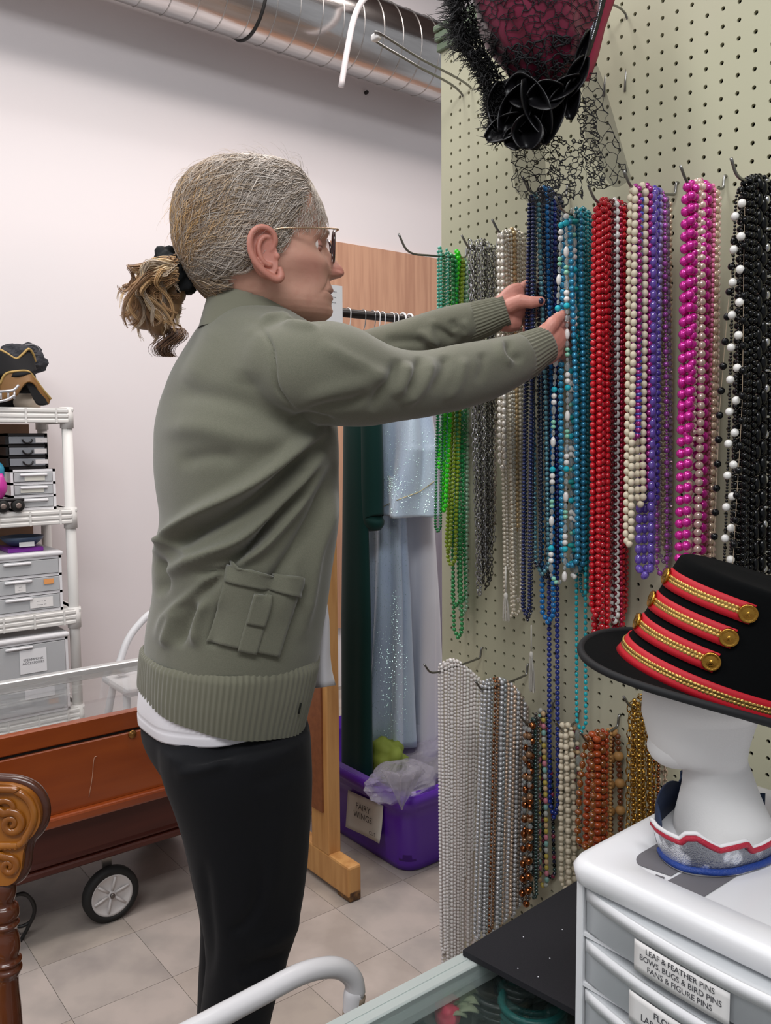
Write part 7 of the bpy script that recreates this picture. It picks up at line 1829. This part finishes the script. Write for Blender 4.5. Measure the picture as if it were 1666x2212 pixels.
# black lace tied over the satin: irregular mesh cells
def net(points, radius, fn, thick, par, name, mt_=M_net, mx=3):
    b = MB(); P_ = np.array(points, float); used = set()
    for i, p_ in enumerate(P_):
        d_ = np.hypot(*(P_ - p_).T); idx = np.argsort(d_)[1:mx + 1]
        for j in idx:
            if d_[j] > radius or (min(i, j), max(i, j)) in used: continue
            used.add((min(i, j), max(i, j))); a_ = p_; c_ = P_[j]; m_ = (a_ + c_) / 2 + np.array([(c_ - a_)[1], -(c_ - a_)[0]]) * rng.uniform(-.2, .2)
            q = [fn(*a_), fn(*m_), fn(*c_)]
            if any(k is None for k in q): continue
            b.add(*tube(cr(q, 5), thick * rng.uniform(.6, 1.3), 4))
    return b.obj(name, mt_, par)
pts = []
while len(pts) < 330:
    q = (rng.uniform(1035, 1290), rng.uniform(-5, 190))
    if all(math.hypot(q[0] - a_, q[1] - b_) > 10 for a_, b_ in pts): pts.append(q)
    elif rng.uniform() < .01: pts.append(q)
net(pts, 30, lambda x_, y_: on_card(x_, y_, .0015, tree=crT), .0006, crw, 'lace_overlay')
# darker gathered tulle towards the bottom of the crown
pts = []
while len(pts) < 260:
    q = (rng.uniform(1050, 1270), 205 - abs(rng.normal()) * 55)
    if all(math.hypot(q[0] - a_, q[1] - b_) > 5 for a_, b_ in pts): pts.append(q)
net(pts, 24, lambda x_, y_: on_card(x_, min(y_, 193), .0025, tree=crT), .0013, crw, 'gathered_tulle', mx=4)
# brim with bead trim on the right
G = []
for v in np.linspace(0, 1, 24):
    y_ = -60 + 235 * v; xr_ = np.interp(y_, [-60, 0, 60, 120, 175], [1345, 1323, 1302, 1288, 1268]); xl2 = np.interp(y_, [-60, 0, 60, 120, 175], [1295, 1286, 1278, 1262, 1240])
    G.append([fp(xl2 + (xr_ - xl2) * u, y_, -.01 - .012 * math.sin(u * math.pi) + .02 * u) for u in np.linspace(0, 1, 7)])
G = np.array(G); bm2 = obj('hat_brim', *slab(G, .004), mat('pinkish_maroon_felt', '9c2348', .7), mh)
G = []
for v in np.linspace(0, 1, 20):
    y_ = -60 + 200 * v; xr_ = np.interp(y_, [-60, 0, 60, 110, 140], [1318, 1308, 1292, 1276, 1262]); G.append([fp(xr_ - 26 + 26 * u, y_, -.030 - .004 * math.sin(u * 3)) for u in np.linspace(0, 1, 5)])
obj('brim_ribbon', *slab(np.array(G), .002), M_sat, bm2)
b = MB()
for k in range(30):
    y_ = -20 + k * 3.6; xx = np.interp(y_, [-60, 0, 60, 110, 140], [1306, 1297, 1283, 1268, 1256])
    for o_ in (-3.5, 2.5): b.add(*sph(fp(xx + o_, y_, -.036), .0012, 8, 5))
b.obj('rhinestone_trim', mat('rhinestone', 'd6dae6', .08, metal=.9), bm2, kind='stuff')
# satin petals, bow loops and ribbon
def petal(cx, cy, w, h_, rot, d_, mt_, cup=.02, name='satin_petal'):
    G = []
    for u in np.linspace(0, 1, 14):
        row = []
        for v in np.linspace(-1, 1, 12):
            ww = w * math.sin(math.pi * min(.97, .08 + .85 * u)) ** .7; x_ = v * ww; y_ = (u - .5) * 2 * h_; xr_ = x_ * math.cos(rot) - y_ * math.sin(rot); yr_2 = x_ * math.sin(rot) + y_ * math.cos(rot)
            row.append(fp(cx + xr_, cy + yr_2, d_ - cup * (v * v) + .008 * math.sin(u * 5 + v * 2)))
        G.append(row)
    return obj(name, *slab(np.array(G), .0016), mt_, mh)
for a_ in [(1115, 235, 34, 62, .5, -.03, M_sat, .03), (1160, 230, 30, 66, -.35, -.05, M_sat, .035), (1090, 275, 26, 48, 1.0, -.03, M_sat, .02), (1140, 285, 36, 38, .1, -.06, M_sat, .03), (1195, 250, 24, 66, .35, -.045, M_sat, .025), (1180, 205, 34, 42, 1.3, -.055, M_sat, .03), (1080, 225, 28, 50, .1, -.02, M_sat, .02),
           (1245, 165, 22, 50, .45, -.05, M_sat, .02), (1215, 190, 20, 48, 1.0, -.055, M_sat, .02), (1125, 195, 40, 34, 1.5, -.035, M_sat, .02), (1255, 120, 12, 60, .3, -.05, M_sat, .01), (1110, 300, 26, 22, 1.3, -.04, M_sat, .02), (1235, 215, 20, 44, .1, -.05, M_sat, .02)]: petal(*a_)
# feathers: barbs fringe along the left outline
b = MB()
spine = cr(np.array([(992, -70), (985, -20), (990, 40), (1005, 90), (1030, 130), (1048, 165), (1060, 210), (1066, 250), (1075, 300)], float), 400)
for i in range(1500):
    k = int(rng.integers(400)); x_, y_ = spine[k] + rng.normal(size=2) * 6
    a_ = rng.normal(math.pi * .85, .9); Ln = abs(rng.normal(22, 12)) * (1.25 if y_ < 120 else .7)
    p1_ = (x_ + Ln * .5 * math.cos(a_), y_ + Ln * .5 * math.sin(a_)); a2 = a_ + rng.normal() * .5; p2_ = (p1_[0] + Ln * .5 * math.cos(a2), p1_[1] + Ln * .5 * math.sin(a2)); d_ = rng.normal() * .012
    b.add(*tube([fp(x_, y_, d_ - .01), fp(*p1_, d_ - .014), fp(*p2_, d_ - .01)], np.array([.0010, .0007, .0003]), 3, cap=False))
for i in range(900):
    k = int(rng.integers(400)); x_, y_ = spine[k] + np.array([rng.uniform(0, 34), rng.normal() * 6]); a_ = rng.uniform(0, 6.28); Ln = rng.uniform(10, 26)
    b.add(*tube([fp(x_, y_, -.02), fp(x_ + Ln * math.cos(a_), y_ + Ln * math.sin(a_), -.035)], np.array([.0014, .0005]), 3, cap=False))
b.obj('feather_trim', M_fea, mh, kind='stuff')
b = MB(); b.add(*tube([fp(x_, y_, -.006) for x_, y_ in spine[::12]], .006, 8)); b.obj('feather_quill', M_fea, mh)
# rest of the dark lace mass between feathers and petals
obj('lace_knot', *crumple(fp(1130, 235, .0), (62 * FD / FPX, .03, 72 * FD / FPX), 3.3, 26, 18, .25), mat('black_lace_cloth', '0e0d10', .8, bump=(150, .9, .003)), mh)
# cobweb veils hanging down to the blue beads
def veil(poly, n_, rad_, d0, name, sheet_=True, thick=.00055, seedpts=None):
    poly = np.array(poly, float)
    def inside(x_, y_):
        c_ = False; j = len(poly) - 1
        for i in range(len(poly)):
            if (poly[i][1] > y_) != (poly[j][1] > y_) and x_ < (poly[j][0] - poly[i][0]) * (y_ - poly[i][1]) / (poly[j][1] - poly[i][1] + 1e-9) + poly[i][0]: c_ = not c_
            j = i
        return c_
    pts = []; lo_, hi_ = poly.min(0), poly.max(0); tries = 0
    while len(pts) < n_ and tries < 20000:
        tries += 1; q = rng.uniform(lo_, hi_)
        if inside(*q) and all(math.hypot(q[0] - a_, q[1] - b_) > rad_ * .45 for a_, b_ in pts): pts.append(tuple(q))
    fn = lambda x_, y_: fp(x_, y_, d0 + .008 * math.sin(x_ * .05) + .006 * math.sin(y_ * .04))
    nt = net(pts, rad_ * 1.3, fn, thick, mh, name, mx=3)
    return nt
veil([(1100, 310), (1105, 400), (1130, 440), (1190, 440), (1215, 400), (1190, 300)], 60, 26, -.02, 'cobweb_veil')
veil([(1110, 310), (1120, 400), (1140, 440), (1190, 440), (1215, 400), (1190, 300)], 50, 22, .0, 'cobweb_veil')
veil([(1190, 290), (1180, 420), (1215, 450), (1260, 430), (1262, 300)], 190, 10, -.03, 'dense_lace', thick=.0007)
veil([(1250, 160), (1290, 150), (1320, 250), (1362, 385), (1300, 410), (1262, 400), (1250, 260)], 70, 30, -.01, 'cobweb_veil')
veil([(1235, 200), (1285, 215), (1300, 330), (1310, 400), (1270, 405), (1262, 330)], 190, 10, -.02, 'dense_lace', thick=.0007)
M_tul = mat('sheer_tulle', '1a191c', .8, alpha=.22)
for poly in ([(1255, 130), (1290, 140), (1325, 250), (1365, 388), (1320, 400), (1265, 300)], [(1100, 305), (1170, 300), (1180, 430), (1150, 445), (1115, 415)]):
    pr_ = np.array(poly, float); G = []
    nL = len(pr_) // 2; A_ = cr(pr_[:3], 14); B_ = cr(pr_[3:][::-1], 14)
    for i in range(14): G.append([fp(*(A_[i] * (1 - u) + B_[i] * u), .004 + .004 * math.sin(u * 6 + i * .4)) for u in np.linspace(0, 1, 8)])
    obj('sheer_tulle', *slab(np.array(G), .0004), M_tul, mh)
